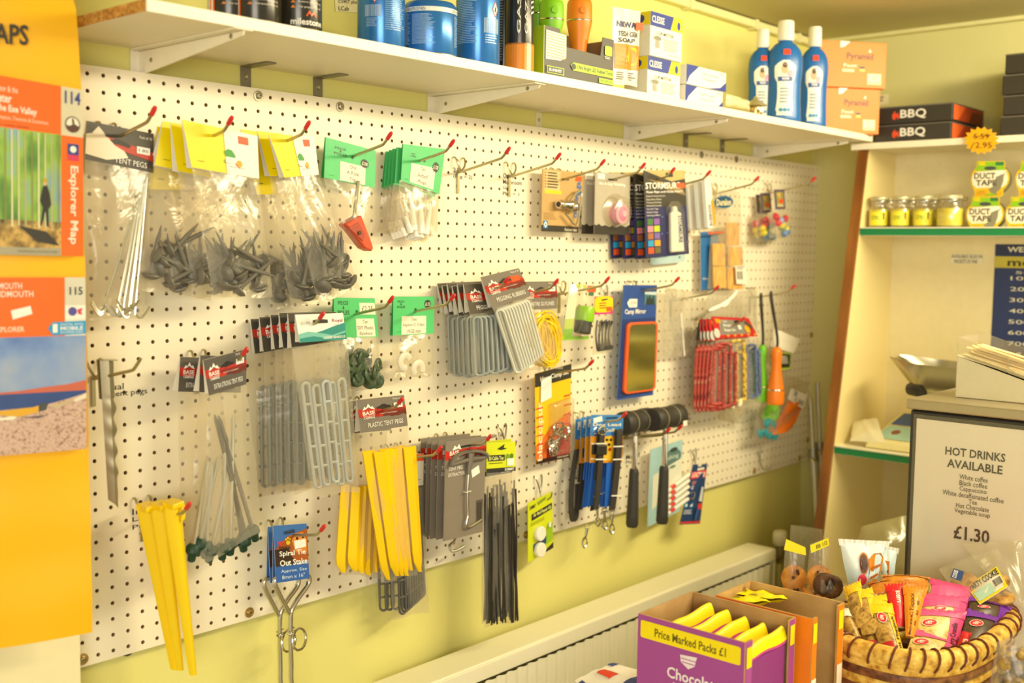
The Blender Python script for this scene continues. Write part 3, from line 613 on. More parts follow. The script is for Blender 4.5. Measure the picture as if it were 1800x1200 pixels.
# ---------------------------------------------------------------- row B
def ladder_mesh(b,q,u0,v0,u1,v1,r,rungs=5,n=0,flat=1):
    ww=(u1-u0); cu=(u0+u1)/2; asp=ww*q.w/q.h/2
    pts=[]
    for k in range(7): a=math.pi+math.pi*k/6; pts.append(q.P(cu+ww/2*math.cos(a),v0+asp+asp*math.sin(a),n))
    for k in range(7): a=math.pi*k/6; pts.append(q.P(cu+ww/2*math.cos(a),v1-asp+asp*math.sin(a),n))
    b.tube(pts,r,6,closed=True,flat=flat)
    for k in range(1,rungs):
        v=v0+(v1-v0)*k/rungs; b.tube([q.P(u0,v,n),q.P(u1,v,n)],r*.85,6)
LG=M('b4b8b4',.5,var=.06); LGD=M('82867f',.5)
def ladder_pack(q,qb,lab,royal=False,seed=1,cols=5):
    t=thing('ladder_band_bag',lab,'packet',q.P(.5,.1),'bags of grey rubber ladder bands')
    header(t,q,'f6f2e6' if royal else '4a443c',gap=.012)
    if royal:
        prints(t,q,[('p','2f8f86',[(0,.78),(.25,.72),(.5,.62),(.75,.48),(1,.36),(1,1),(0,1)]),('p','7cc0b2',[(0,.7),(.2,.62),(.45,.7),(.7,.8),(1,.66),(1,.72),(.6,.92),(.3,.8),(0,.86)]),('t','9a2f4a','Royal',.74,.2,.96,.36),('r','b8a2a0',.76,.42,.9,.43),('t',WHITE,'LADDER BANDS 5.5',.5,.84,.97,.93,True),('t','b0b4a8','£1.99',.08,.26,.26,.36),('p','3a3630',[(.33,.22),(.48,.17),(.55,.2),(.64,.22),(.64,.34),(.33,.34)])])
    else: base_art(t,q,'LADDER BANDS','Pack of 5')
    bag(t,qb,.014,seed)
    for k in range(cols):
        u=.1+.8*k/cols; bb=MB().use(LG if royal else LGD); ladder_mesh(bb,qb,u,.24+.02*(k%2),u+.13,.94-.015*(k%3),.0030,5,n=.004*(k%3)-.002); bb.build('ladder_band',t,smooth=True)
    return t
ql=Q((480,555),(556,551),(562,600),(480,610),d=.05); 
t0=ladder_pack(Q((506,551),(590,548),(596,596),(513,613),d=.085),Q((513,612),(597,598),(600,850),(516,868),d=.083),'black headed bag of grey ladder bands, directly behind the white headed one',seed=51,cols=4)
for i,l in enumerate(('third from the front','fourth from the front','fifth from the front','sixth from the front, nearest the board')):
    dup(t0,(-.004*(i+1)-.008*(i>1),.016*(i+1),-.004*i),-.05*(i%2+1)*(1 if i<2 else 1.6),'black headed bag of grey ladder bands, '+l)
ladder_pack(Q((519,553),(603,550),(609,596),(527,602),d=.115),Q((513,610),(611,598),(631,863),(549,875),d=.115),'white and teal headed bag of grey ladder bands, foremost on its hook',True,52)
# pegging rubbers
q=Q((845,487),(912,471),(933,520),(866,541),d=.105); qb=Q((866,541),(933,520),(962,632),(905,660),d=.105)
t=thing('pegging_rubber_bag','grey and red headed bag of pale pegging rubbers, foremost and tilted','packet',q.P(.5,.1),'bags of pegging rubbers')
header(t,q,GREY,gap=.012); base_art(t,q,'PEGGING RUBBERS','Pack of 10',st='o'); bag(t,qb,.012,55)
LR=M('d2d1c2',.5)
for k in range(10):
    b=MB().use(LR); u=.04+.082*k; P=[]
    for j in range(6): a=math.pi+math.pi*j/5; P.append(qb.P(u+.05+.06*math.cos(a),.09+.05*math.sin(a),.006-.0008*k+.004*math.cos(a)))
    for j in range(6): a=math.pi*j/5; P.append(qb.P(u+.05+.06*math.cos(a),.93+.04*math.sin(a)-.008*k,.006-.0008*k+.004*math.cos(a)))
    b.tube(P,.0031,6,closed=True); b.build('pegging_rubber',t,smooth=True)
q2=Q((815,500),(893,495),(905,545),(826,552),d=.085); qb2=Q((826,552),(905,545),(915,650),(830,662),d=.085)
t2=thing('pegging_rubber_bag','dark headed bag of grey pegging rubbers, second from the front','packet',q2.P(.5,.1),'bags of pegging rubbers')
header(t2,q2,'585046',gap=.014); base_art(t2,q2,'PEGGING RUBBERS','Pack of 10'); bag(t2,qb2,.009,56)
for k in range(8):
    b=MB().use(M('9aa09c',.5)); u=.06+.1*k; P=[]
    for j in range(6): a=math.pi+math.pi*j/5; P.append(qb2.P(u+.05+.055*math.cos(a),.1+.05*math.sin(a),.005+.004*math.cos(a)))
    for j in range(6): a=math.pi*j/5; P.append(qb2.P(u+.05+.055*math.cos(a),.95+.04*math.sin(a)-.02*(k%3),.005+.004*math.cos(a)))
    b.tube(P,.0031,6,closed=True); b.build('pegging_rubber',t2,smooth=True)
for i,l in enumerate(('third from the front','fourth from the front','fifth from the front','sixth from the front','seventh, nearest the board')):
    dup(t2,(-.003,.0125*(i+1),-.004*(i%2)),-.025*(i+1),'dark headed bag of grey pegging rubbers, '+l)
# guylines
q=Q((917,495),(979,494),(979,542),(918,545),d=.075); t=thing('guyline_bag','grey headed bag of bright yellow guyline cord','packet',q.P(.5,.1)); header(t,q,GREY); base_art(t,q,'4 METRE GUYLINES','Pack of 4',st='w')
qb=Q((918,545),(979,542),(989,648),(928,650),d=.075); bag(t,qb,.022,57)
rr=random.Random(8); b=MB().use(M('f3cf12',.55,var=.12,scale=300))
for k in range(90):
    cu=.5+rr.uniform(-.08,.08); cv=.5+rr.uniform(-.05,.05); ru=rr.uniform(.06,.43); rv=.44*(ru/.43)**.35*rr.uniform(.85,1.05); nn=rr.uniform(-.012,.016)
    b.tube([qb.P(cu+ru*math.cos(a*.449),cv+rv*math.sin(a*.449),nn*(.6+.4*math.sin(a+k))) for a in range(14)],.0019,5,closed=True)
b.build('guyline_cord',t,smooth=True)
# clear pack with lime cap
q=Q((1001,499),(1047,501),(1034,596),(988,598),d=.065); t=thing('repair_tape_pack','clear pack holding a black roll under a lime green cap','packet',q.P(.5,0))
card(t,q.sub(0,0,.34,1),'e9f0d4','side_card'); prints(t,q.sub(0,0,.34,1),[('r','e9f0d4',0,0,1,1),('r','c6dc62',0,.62,1,.8),('r','8cc63c',0,.8,1,1),('h','a8b890',.2,.1,.8,.2,3)])
card(t,q.sub(.0,.94,1,1,.001),'8cc63c','bottom_card'); card(t,q.sub(.1,0,.62,.06,.001),'b9d23a','hang_tab')
MB().use(M('8ec41e',.35)).lathe(q.P(.66,.40,.006),[(0,.0195),(.004,.021),(.030,.021),(.033,.02)],16,q.P(.66,.8)-q.P(.66,.4)).build('cap',t,smooth=True)
MB().use(M('3c3a33',.5)).lathe(q.P(.64,.66,.006),[(0,.019),(.004,.0195),(.010,.0185),(.014,.0195),(.026,.019),(.028,.016)],16,q.P(.64,.9)-q.P(.64,.6)).build('roll',t,smooth=True)
prints(t,q,[('r','1d7a52',.74,.12,.94,.2)],name='green_patch',n=.002); sticker(t,q,.66,.02,1.0,.13,n=.003)
bag(t,q,.026,61,film_mat('blister'),name='blister',nu=8,nv=10)
# yellow and magenta card with clips
q=Q((1045,521),(1077,520),(1077,551),(1044,553),d=.06); t=thing('peg_clip_bag','yellow and pink card over a bag of thin black clips','packet',q.P(.5,.1)); card(t,q,'e0308a','header_card')
prints(t,q,[('p','f5cf16',rrect(.25,.9,0,0,1,.9)),('h','9a5a1e',.25,.35,.75,.75,3),('p','4a3f30',[(.35,.18),(.7,.12),(.7,.2),(.4,.26)])]); sticker(t,q,.64,.6,.94,.85)
qb=Q((1044,553),(1077,551),(1077,618),(1041,624),d=.06); bag(t,qb,.012,62,nu=8,nv=10)
for k in range(9):
    u=.16+.08*k; MB().use(M('3c3832',.45)).tube(smooth_path([qb.P(u+.03,.14+.02*(k%3),.004*(k%3)),qb.P(u-.02,.5,.005*(k%2)),qb.P(u,.84,.004),qb.P(u+.09,.9,.004),qb.P(u+.11,.82,.004)],3),.0026,6).build('clip',t,smooth=True)
# mirror
q=Q((1097,501),(1155,501),(1148,694),(1085,703),d=.036); t=thing('camp_mirror','orange framed camp mirror on a blue hanging card','mirror',q.P(.5,.1))
card(t,q,'2a4f9a',edge='5a78b0',th=.003); prints(t,q,[('t',WHITE,'Camp Mirror',.06,.21,.68,.265,True),('r','4f7f8a',.62,.06,.98,.175),('p','2a3a3a',[(.66,.175),(.7,.09),(.74,.12),(.78,.08),(.84,.13),(.9,.07),(.94,.175)]),('p','c8d8d8',[(.62,.06),(.98,.06),(.98,.09),(.62,.08)]),('e','1e3568',.56,.035,.08,.008),('p','1d3a78',[(.02,.3),(.98,.29),(.96,.97),(.0,.98)])])  # large navy patch is the frame's shadow painted on the card, not print
prints(t,q,[('p','f1ede2',[(.1,.155),(.17,.12),(.4,.12),(.4,.195),(.17,.195)]),('t','6a665c','£2.99',.2,.145,.36,.17)],name='price_sticker',n=.0016)
MB().use(M('e8622a',.35)).slab(q,rrect(.13,.32,.09,.325,.985,.955),.001,.009).build('frame',t,bevel=.002)
mm_=M('bfb560',.12,.85,.02); MB().use(mm_).poly([q.P(u,v,.0094) for u,v in rrect(.1,.3,.155,.345,.925,.935)]).build('mirror_glass',t)
# empty clear bags
q=Q((1170,505),(1218,512),(1213,628),(1164,624),d=.03); t=thing('empty_bag','empty crinkled clear bag hanging beside the mirror','packet',q.P(.5,0)); bag(t,q,.006,63,film_mat('milky_film',.22,.12)); MB().use(M('f4efe0',.4)).tube([q.P(.55,.35,.004),q.P(.72,.98,.006)],.002,6).build('fold',t)
q=Q((1244,512),(1330,510),(1330,585),(1240,560),d=.05); t=thing('empty_bag','clear bag with a bright fold above the bungee sets','packet',q.P(.5,0)); bag(t,q,.012,64,film_mat('milky_film',.22,.12)); MB().use(M('fbf7ea',.2)).tube(smooth_path([q.P(.53,.0,.01),q.P(.3,.35,.014),q.P(.2,.45,.014),q.P(-.02,.7,.012)],3),[.001,.002,.002,.003,.003,.003,.002,.002,.002,.001],5,flat=2.5).build('fold',t)
# bungee sets
q=Q((1251,556),(1316,559),(1332,591),(1257,595),d=.105,turn=.15); t=thing('bungee_set','red headed bag of red, yellow and blue bungee cords, foremost on its hook','packet',q.P(.5,.1),'bungee rope sets')
header(t,q,'c9242a',gap=.014,edge='8a8478',back='7a746a')
prints(t,q,[('e','d8d2c8',.06,.75,.07,.22),('p','f0a01e',[(.06,.08),(.2,.12),(.2,.3),(.08,.28)]),('t',WHITE,'5 pack',.25,.16,.36,.26,True),('t',WHITE,'Bungee',.25,.32,.48,.48,True),('t',WHITE,'Rope Set',.25,.54,.52,.72,True),('e','f0b01e',.82,.58,.06,.2),('p','5a4a3a',[(.8,.2),(.88,.15),(.98,.45),(.94,.62),(.86,.4)]),('p','3a2a26',[(.55,.16),(.68,.12),(.7,.24),(.56,.3)])]+[('r','f0b01e',.28+.16*k,.84,.33+.16*k,.93) for k in range(5)],rough=.4); sticker(t,q,.6,.38,.68,.6,'f4f0e6')
qb=Q((1257,596),(1334,592),(1337,714),(1250,719),d=.103,turn=.175); bag(t,qb,.010,65)
RP=ramp_mat('redcord',['3a1618','a82c2a','c85040','8a2024','d8a080'],130,.6,2); YP=ramp_mat('yelcord',['5a4412','d8b030','f0d870'],130,.6,2); BP=ramp_mat('blucord',['2a2f4a','5a6a9a','8a98b0'],260,.6,2)
for (u,wd,m,v0,v1) in ((.06,.1,RP,.1,.93),(.16,.13,RP,.06,.98),(.28,.12,RP,.2,.96),(.47,.11,YP,.03,.9),(.55,.06,YP,.2,.9),(.80,.05,BP,.1,.86),(.87,.05,BP,.16,.84),(.93,.04,M('7aa83a',.5),.2,.8)):
    P=[]
    for j in range(6): a=math.pi+math.pi*j/5; P.append(qb.P(u+wd*math.cos(a),v0+.06+.06*math.sin(a),.004+.006*math.cos(a)))
    for j in range(6): a=math.pi*j/5; P.append(qb.P(u+wd*math.cos(a)*1.1,v1-.06+.06*math.sin(a),.004+.006*math.cos(a)))
    MB().use(m).tube(smooth_path(P,2,True),.0042,6,closed=True).build('bungee_cord',t,smooth=True)
MB().use(M('f0e2b8',.4)).lathe(qb.P(.5,.97,.01),[(0,.005),(.012,.008),(.02,.004)],8,(0.3,0,1)).build('hook_end',t,smooth=True)
for i,l in enumerate(('second on its hook','third on its hook','fourth on its hook','fifth, nearest the board')):
    dup(t,(-.010*(i+1),.0105*(i+1),-.006),.10*(i+1),'red headed bag of bungee cords, '+l)
# torches on the far hook
def torch(bm,o,h,rs,body,ring=True):
    pass
def strap_torch(name,lab,sx,top,body,bot,px,d,hexc,r,prof):
    p0=at(*top,d); zt=at(px,body,d).z; zb=at(px,bot,d).z; x=at(px,(body+bot)/2,d).x; H=zt-zb
    t=thing(name,lab,'torch',(x,-d,zt))
    MB().use(M(hexc,.4,var=.04)).lathe((x,-d,zb),[(h*H,k*r) for h,k in prof],20).build('body',t,smooth=True)
    MB().use(CHROME).lathe((x,-d,zb+.245*H),[(0,r*1.0),(.001,r*1.02),(.003,r*1.02),(.004,r*1.0)],20).build('ring',t,smooth=True,label='chrome ring')
    b=MB().use(M('34302b',.5))
    for s in (-1,1): b.tube(smooth_path([(x+s*.004,-d,zt-.004),(x+s*.003,-d,zt+.03),(p0.x+s*.005,-d,p0.z-.02),(p0.x+s*.002,-d,p0.z)],3),.0026,6)
    b.build('wrist_strap',t,smooth=True); return t
TP=[(0,.86),(.02,.95),(.05,.98),(.22,1),(.26,.97),(.34,.86),(.5,.68),(.66,.56),(.78,.58),(.9,.62),(.97,.5),(1,.25)]
strap_torch('rubber_torch','orange rubber torch with black strap hanging upside down on a hook',0,(1356,512),610,710,1364,.10,'f57f17',.0245,TP)
strap_torch('rubber_torch','lime green rubber torch with black strap, hanging behind the orange one',0,(1338,515),606,705,1339,.06,'6cc21e',.019,TP)
q=Q((1369,619),(1391,621),(1389,648),(1370,650),d=.09); t=thing('swing_tag','small black swing tag with lime border hanging by the orange torch','tag',q.P(0,0)); card(t,q,'a8cc2a'); prints(t,q,[('r','2e2c28',.08,.06,.92,.9),('h','d8d4c4',.2,.2,.8,.7,4)]); MB().use(M('34302b')).tube([q.P(.1,.05),at(1362,615,.09)],.0008,5).build('string',t)
q=Q((1361,577),(1407,596),(1395,621),(1356,608),d=.085); t=thing('paper_tag','blank white paper tag behind the hanging orange torch','tag',q.P(.5,.5)); card(t,q,'f3ecd8')
# orange cloth pack and clothes pegs
q=Q((1371,655),(1424,672),(1388,756),(1346,768),d=.065); t=thing('orange_cloth_bag','clear bag of orange cloth with a handwritten white price label','packet',q.P(.5,0)); bag(t,q,.012,71,nu=8,nv=10)
qq=Q((1386,700),(1412,717),(1386,755),(1347,767),d=.066)
MB().use(M('f07c14',.65,var=.1,scale=60,bump=.4)).grid(lambda u,v:qq.P(u,v,.006*math.sin(u*5+v*4)+.009*math.sin(math.pi*u)),10,10).build('orange_cloth',t,smooth=80)
lq=Q((1391,682),(1419,694),(1412,719),(1385,701),d=.078); card(t,lq,'f4efe4','price_label'); prints(t,lq,[('t','3a3630','3',.2,.1,.4,.45),('t','3a3630','1.00',.4,.5,.9,.85)],name='lettering')
q=Q((1333,700),(1372,706),(1362,770),(1322,773),d=.055); t=thing('clothes_peg_bag','clear bag of teal and lime clothes pegs under the torches','packet',q.P(.5,0)); bag(t,q,.014,72,nu=8,nv=10)
rr=random.Random(3)
for k in range(22):
    g=k<9; c='7ccf2a' if g else '2f9aa8'
    u,v=rr.uniform(.2,.95),(rr.uniform(.12,.5) if g else rr.uniform(.55,.92)); p=q.P(u,v,rr.uniform(-.004,.012)); a=rr.uniform(-.9,.9)+(0.7 if g else 0); dx=V((math.sin(a),0,math.cos(a)))*(.02 if g else .012)
    MB().use(M(c,.4)).tube([p-dx,p,p+dx],[.0045,.0075,.005],6,flat=1.5).build('clothes_peg',t)
q=Q((1262,712),(1312,708),(1308,745),(1262,738),d=.03); t=thing('clear_sachet','small clear sachet below the bungee sets','packet',q.P(.5,0)); bag(t,q,.008,73,film_mat('milky_film',.22,.12)); prints(t,q,[('e','c8a04a',.75,.35,.06,.12),('e','d0b060',.8,.6,.05,.1)])
# ---------------------------------------------------------------- row C and D
# corrugated steel peg
q=Q((175,632),(199,632),(208,893),(190,878),d=.045); t=thing('steel_ground_peg','grey corrugated steel ground peg hanging alone on a plain hook','peg',q.P(.5,0))
def corr(u,v):
    e=.10*math.sin(v*44)*(1 if .25<v<.78 else .15); uu=u*(1+e*(u>.6))
    return q.P(uu,v,.007*(1-abs(2*u-1))+.0012*math.sin(v*44)*(.25<v<.8)*u)
GP=M('a39b80',.38,.75,.06)
b=MB().use(GP).grid(corr,8,60); b.build('blade',t,smooth=60)
MB().use(GP).slab(Q(q.P(-.05,-.004,.004),q.P(1.1,-.004,.004),q.P(1.1,.004,.004),q.P(-.05,.004,.004)),RECT,-.008,.006).build('striking_head',t,bevel=.001)
qq=q.sub(-.1,.0,.12,.28,-.004); MB().use(GP).slab(qq,RECT,-.001,.0005).build('rear_flange',t)
# strong tent pegs with green heads
def green_peg_bag(q,qb,lab,seed,st=None,pk='Pack of 2',rods=()):
    t=thing('strong_peg_bag',lab,'packet',q.P(.5,.1),'bags of strong tent pegs')
    header(t,q,'5f584e',gap=.016,back='4a2030'); base_art(t,q,'EXTRA STRONG TENT PEGS',pk,st=st); bag(t,qb,.016,seed)
    for (x0,y0,x1,y1,c) in rods:
        p0,p1=at(x0,y0,.09),at(x1,y1,.085); dv=(p1-p0).normalized()
        MB().use(M(c,.3,.8)).tube([p0,p0+dv*.01,p1],[.0010,.0034,.0036],7).build('peg_rod',t,smooth=True)
        MB().use(M('163a2a',.5)).lathe(p1-dv*.004,[(0,.007),(.004,.011),(.013,.0115),(.018,.007),(.027,.006),(.029,.003)],10,dv).build('peg_head',t,smooth=True,label='dark green plastic head')
    return t
qf=Q((357,633),(433,613),(433,675),(367,695),d=(.105,.12,.12,.105)); qbf=Q((367,693),(433,674),(463,932),(350,997),d=(.095,.1,.1,.09))
green_peg_bag(qf,qbf,'grey headed bag of strong tent pegs with green heads, foremost and twisted',81,'w',rods=((377,728,430,935,'7d7662'),(384,730,443,928,'8a826a'),(395,790,391,958,'d8d4c4'),(410,725,405,950,'e4e0d0'),(399,840,372,962,'d8d4c4')))
q2=Q((352,624),(425,628),(423,690),(350,689),d=.075); qb2=Q((350,690),(424,690),(440,960),(330,975),d=.07)
green_peg_bag(q2,qb2,'grey headed bag of strong tent pegs with green heads, middle one',82,rods=((384,800,352,950,'c8c4b0'),(396,760,425,945,'6d675a')))
q3=Q((317,627),(392,630),(390,690),(313,688),d=.05); qb3=Q((313,688),(390,690),(420,960),(318,975),d=.045)
green_peg_bag(q3,qb3,'grey headed bag of strong tent pegs with green heads, nearest the board',83,rods=((365,800,340,960,'c8c4b0'),(372,810,362,955,'d0ccba')))
# plastic yellow tent pegs
YPG=M('f8cc00',.38,var=.05,scale=20)
def v_peg(b,q,n=0,h=.009):
    pts=[(0,0),(.08,1)]
    def f(u,v):
        taper=1-.08*v if v<.9 else (1-.08*v)*(1-(v-.9)/.1*.7)
        uu=.5+(u-.5)*taper+(.12*(v-.9)/.1 if v>.9 else 0)
        return q.P(uu,v,n+h*(1-abs(2*u-1)*1.0))
    b.grid(f,4,12); b.grid(lambda u,v:f(1-u,v)-q.n*(.0022+h*.8*(1-abs(2*u-1))),4,12)
def yellow_bag(q,qb,lab,seed,n,st=None,y0=.12):
    t=thing('yellow_peg_bag',lab,'packet',q.P(.5,.1),'bags of yellow plastic tent pegs')
    header(t,q,GREY,gap=.016); base_art(t,q,'PLASTIC TENT PEGS','Pack of 6',st=st); bag(t,qb,.02,seed)
    for k in range(n):
        u=.02+(.96/n)*k; qq=qb.sub(u-.03,y0+.01*(k%2),u+.96/n*1.5,.985-.012*((k*2)%3),.002+.003*((k*3)%4)); b=MB().use(YPG); v_peg(b,qq,h=.006); b.build('plastic_tent_peg',t,smooth=30)
    return t
yellow_bag(Q((627,703),(710,694),(717,748),(634,761),d=.09),Q((632,760),(717,748),(734,1008),(672,1024),d=.09),'grey headed bag of yellow plastic tent pegs, foremost',84,6,'w')
yellow_bag(Q((606,706),(680,700),(688,756),(612,762),d=.055),Q((606,762),(680,758),(676,1016),(588,1008),d=.055),'grey headed bag of yellow plastic tent pegs, hanging behind the foremost',85,6,y0=.36)
# bag of dark rubber ladders with white card
q=Q((719,797),(745,797),(744,852),(718,856),d=.03); t=thing('rubber_ladder_bag','white card with orange sticker above a bag of dark grey rubber ladders','packet',q.P(.5,.1))
q=Q((690,797),(745,797),(744,852),(690,860),d=.03); card(t,q,'f3eddc','header_card'); sticker(t,q,.72,.02,.98,.22); prints(t,q,[('e','d8a02a',.55,.75,.05,.07),('h','b0a890',.8,.8,.95,.85,1)])
qb=Q((683,862),(742,856),(755,1074),(690,1089),d=.032); bag(t,qb,.014,86)
for k in range(9):
    b=MB().use(M('55534e',.5)); qq=qb.sub(.06+.09*k,.15-.004*k,.06+.09*k+.22,.97-.009*k,.012-.0025*k); ladder_mesh(b,qq,.1,.02,.9,.98,.0024,6); b.build('rubber_ladder',t,smooth=True)
qb2=qb.sub(-.3,.5,.35,.94,-.012)
for k in range(3):
    b=MB().use(M('5c5a54',.5)); ladder_mesh(b,qb2.sub(.1+.2*k,0,.5+.2*k,1,.003*k),.1,.02,.9,.98,.0024,4); b.build('rubber_ladder',t,smooth=True)
# tent peg extractors
q=Q((783,776),(855,766),(848,934),(779,951),d=.088); t=thing('peg_extractor_card','brown card with a grey T-handled tent peg extractor, foremost of its stack','packet',q.P(.5,.05),'tent peg extractor cards')
card(t,q,'877d70',edge='b8ae9c')
prints(t,q,[('r','877d70',0,0,1,1),('p','c2301f',ragged(0,.10,1,.18,13,10,.02)),('p','8e2318',ragged(.5,.12,1,.19,14,8,.015)),('p',WHITE,[(.16,.1),(.22,.05),(.27,.075),(.32,.04),(.38,.1),(.3,.085)]),('t',WHITE,'BASE',.1,.105,.32,.15,True),('t',WHITE,'CAMPING',.11,.165,.32,.19),('t',WHITE,'TENT PEG',.08,.262,.42,.30),('t',WHITE,'EXTRACTOR',.08,.325,.48,.36),('p','2a2520',[(.36,.065),(.6,.06),(.62,.08),(.36,.085)]),('h','8a8070',.62,.90,.95,.93,2)])
prints(t,q,[('r',WHITE,.79,.655,.97,.90),('bar','3a352e',.82,.68,.94,.88)],name='barcode_label')
qs=q.sub(.63,.30,.84,.40); prints(t,q,[('p','f4f0e6',[(.63,.33),(.82,.29),(.86,.37),(.67,.41)])],name='price_sticker',n=.0015)
EX=M('7d776b',.45,.2)
MB().use(EX).tube(smooth_path([q.P(u,v,.008) for u,v in ((.07,.245),(.14,.175),(.3,.135),(.52,.125),(.75,.14),(.92,.175),(.98,.215))],3),[.003]+[.0055]*17+[.003],8,flat=.7).build('handle_bow',t,smooth=True)
MB().use(EX).tube([q.P(.09,.235,.008),q.P(.52,.205,.008),q.P(.96,.215,.008)],[.003,.0045,.003],8).build('handle_bar',t,smooth=True)
MB().use(EX).tube([q.P(.54,.14,.009),q.P(.53,.22,.009),q.P(.51,.36,.008)],[.008,.0065,.004],8).build('handle_neck',t,smooth=True)
MB().use(STEEL).tube(smooth_path([q.P(u,v,.008) for u,v in ((.51,.35),(.5,.5),(.51,.66),(.53,.78),(.5,.84),(.5,.885),(.58,.905),(.72,.89),(.88,.86))],4),.0026,8).build('hook_rod',t,smooth=True,label='bright steel hook')
MB().use(M('f0ece0',.4)).tube([q.P(.44,.535,.003),q.P(.44,.535,.011),q.P(.56,.53,.011),q.P(.56,.53,.003)],.001,5).build('cable_tie',t)
last=None
for i,l in enumerate(('second in its stack','third in its stack','fourth in its stack','fifth in its stack, nearest the board')):
    last=dup(t,(-.002,.0155*(i+1),-.002*(i%2)),-.04*(i%2+1),'brown card with a grey tent peg extractor, '+l)
MB().use(STEEL).tube(smooth_path([at(800,935,.03),at(798,950,.03),at(790,958,.032),at(794,968,.036),at(806,964,.04),at(815,958,.04)],3),.003,7).build('hook_rod',last,smooth=True)
# cable ties
def ties(q,qb,lab,seed):
    t=thing('cable_tie_bag',lab,'packet',q.P(.5,.1),'bags of black cable ties')
    header(t,q,'d9e021',gap=.012,edge='e8e890',back='c8cc20')
    prints(t,q,[('r','33302b',.05,.42,.62,.62),('t','e9ee8a','50 Cable Ties',.08,.46,.58,.59,True),('r','33302b',.0,.86,1,1),('t','f4f0e4','SUMMIT',.62,.88,.95,.97,True),('p','2c3a1e',[(.36,.22),(.52,.12),(.62,.06),(.58,.18),(.7,.22),(.5,.26)]),('e','7aa020',.72,.5,.07,.1),('e','5a8018',.86,.48,.06,.09),('h','4a4a20',.08,.68,.6,.73,1)]); sticker(t,q,.7,.56,.94,.8,'f4f0e6')
    bag(t,qb,.014,seed); rr=random.Random(seed); b=MB().use(M('35322e',.35))
    for k in range(34):
        u=rr.uniform(.06,.94); du=rr.uniform(-.12,.12); v0=rr.choice((.06,.1,.2,.3,.14))+rr.uniform(0,.08); n=rr.uniform(-.01,.014)
        P=[qb.P(min(.97,max(.03,u+du*(1-w_)+.02*math.sin(w_*5+k))),v0+(.985-v0)*w_-.01*(k%4),n) for w_ in (0,.25,.5,.75,1)]
        b.tube(P,.0013,4,flat=1.8)
    b.build('cable_ties',t,kind='stuff')
ties(Q((855,778),(906,776),(906,827),(855,831),d=.085,turn=.07),Q((855,831),(906,827),(912,1092),(850,1102),d=.085,turn=.07),'lime headed bag of black cable ties, foremost',87)
ties(Q((848,776),(899,771),(900,830),(848,838),d=.06,turn=.07),Q((848,838),(900,830),(902,1080),(846,1098),d=.06,turn=.07),'lime headed bag of black cable ties, tucked behind the foremost',88)
# hose clamp set
q=Q((940,657),(1004,639),(1001,803),(942,816),d=.035); t=thing('clamp_set_card','tall yellow card of steel hose clamps with a black top strip','packet',q.P(.5,.05)); card(t,q,'f3c416',edge='d8b020')
it=[('r','33302a',0,0,1,.15),('t','f0e8d0','Hose Clamp Set',.14,.05,.92,.115,True),('p','e8742a',[(0,.8),(.5,.6),(1,.5),(1,1),(0,1)]),('p','b02a20',[(.3,.86),(1,.62),(1,.95),(.3,.96)]),('r','3a1f1a',.0,.955,1,1),('t','f7e8c0','blackspur',.04,.32,.22,.97,True,'up'),('t','f0e0c0','blackspur',.62,.96,.96,.99)]
it+=[('r','d8382a',.80,.32+.10*k,.97,.335+.10*k) for k in range(4)]+[('r','d8382a',.02,.38+.1*k,.2,.395+.1*k) for k in range(5)]
prints(t,q,it); MB().use(M('f3efe4',.5)).slab(q,[(.14,.09),(.42,.06),(.42,.30),(.12,.33)],.003,.0034).build('price_sticker',t)
rr=random.Random(12)
for k in range(11):
    p=q.P(.5+rr.uniform(-.22,.3),.62+.3*k/11,.010+rr.uniform(0,.006)); r=rr.uniform(.007,.011); ax=V((rr.uniform(-.6,.6),-1,rr.uniform(-.6,.6))).normalized(); u=ax.cross(V((0,0,1))).normalized(); w_=ax.cross(u)
    MB().use(CHROME).tube([p+u*math.cos(a*.449)*r+w_*math.sin(a*.449)*r for a in range(14)],.0016,5,closed=True,flat=2).build('hose_clamp',t,smooth=True)
MB().use(film_mat('blister')).slab(q,[(.32,.36),(.92,.34),(.92,.93),(.34,.93)],.001,.022).build('blister',t,bevel=.006)
# dog leads
def snap(t,p,s=1,tilt=0):
    u=V((math.cos(tilt),0,-math.sin(tilt))); d=V((math.sin(tilt),0,math.cos(tilt)))*-1
    def W(a,c,e=0): return p+u*a*s+d*c*s+V((0,-e*s,0))
    MB().use(CHROME).tube([W(-.009,0),W(.009,0),W(.008,.009),W(-.008,.009)],.0014,6,closed=True).build('swivel_loop',t,smooth=True)
    MB().use(CHROME).tube(smooth_path([W(0,.009),W(0,.022),W(0,.028),W(-.008,.036),W(-.008,.046),W(0,.053),W(.008,.047),W(.008,.038)],3),[.0032]*5+[.0022]*17,7).build('snap_hook',t,smooth=True)
    MB().use(CHROME).tube([W(.006,.036),W(0,.030)],.002,6).build('gate',t)
def strap(b,pts,wd,th=.0016):
    P=smooth_path(pts,3); n=len(P); vs_=[]
    for i,p in enumerate(P):
        vs_+= [p+V((-wd/2,-th,0)),p+V((wd/2,-th,0)),p+V((wd/2,th,0)),p+V((-wd/2,th,0))]
    fs=[]
    for i in range(n-1):
        for k in range(4): fs.append((i*4+k,i*4+(k+1)%4,(i+1)*4+(k+1)%4,(i+1)*4+k))
    fs+=[(3,2,1,0),tuple(4*(n-1)+k for k in range(4))]; b.add(vs_,fs)
BLK=M('383430',.65,var=.1,scale=300); BLU=M('1f62c4',.6,var=.1,scale=300)
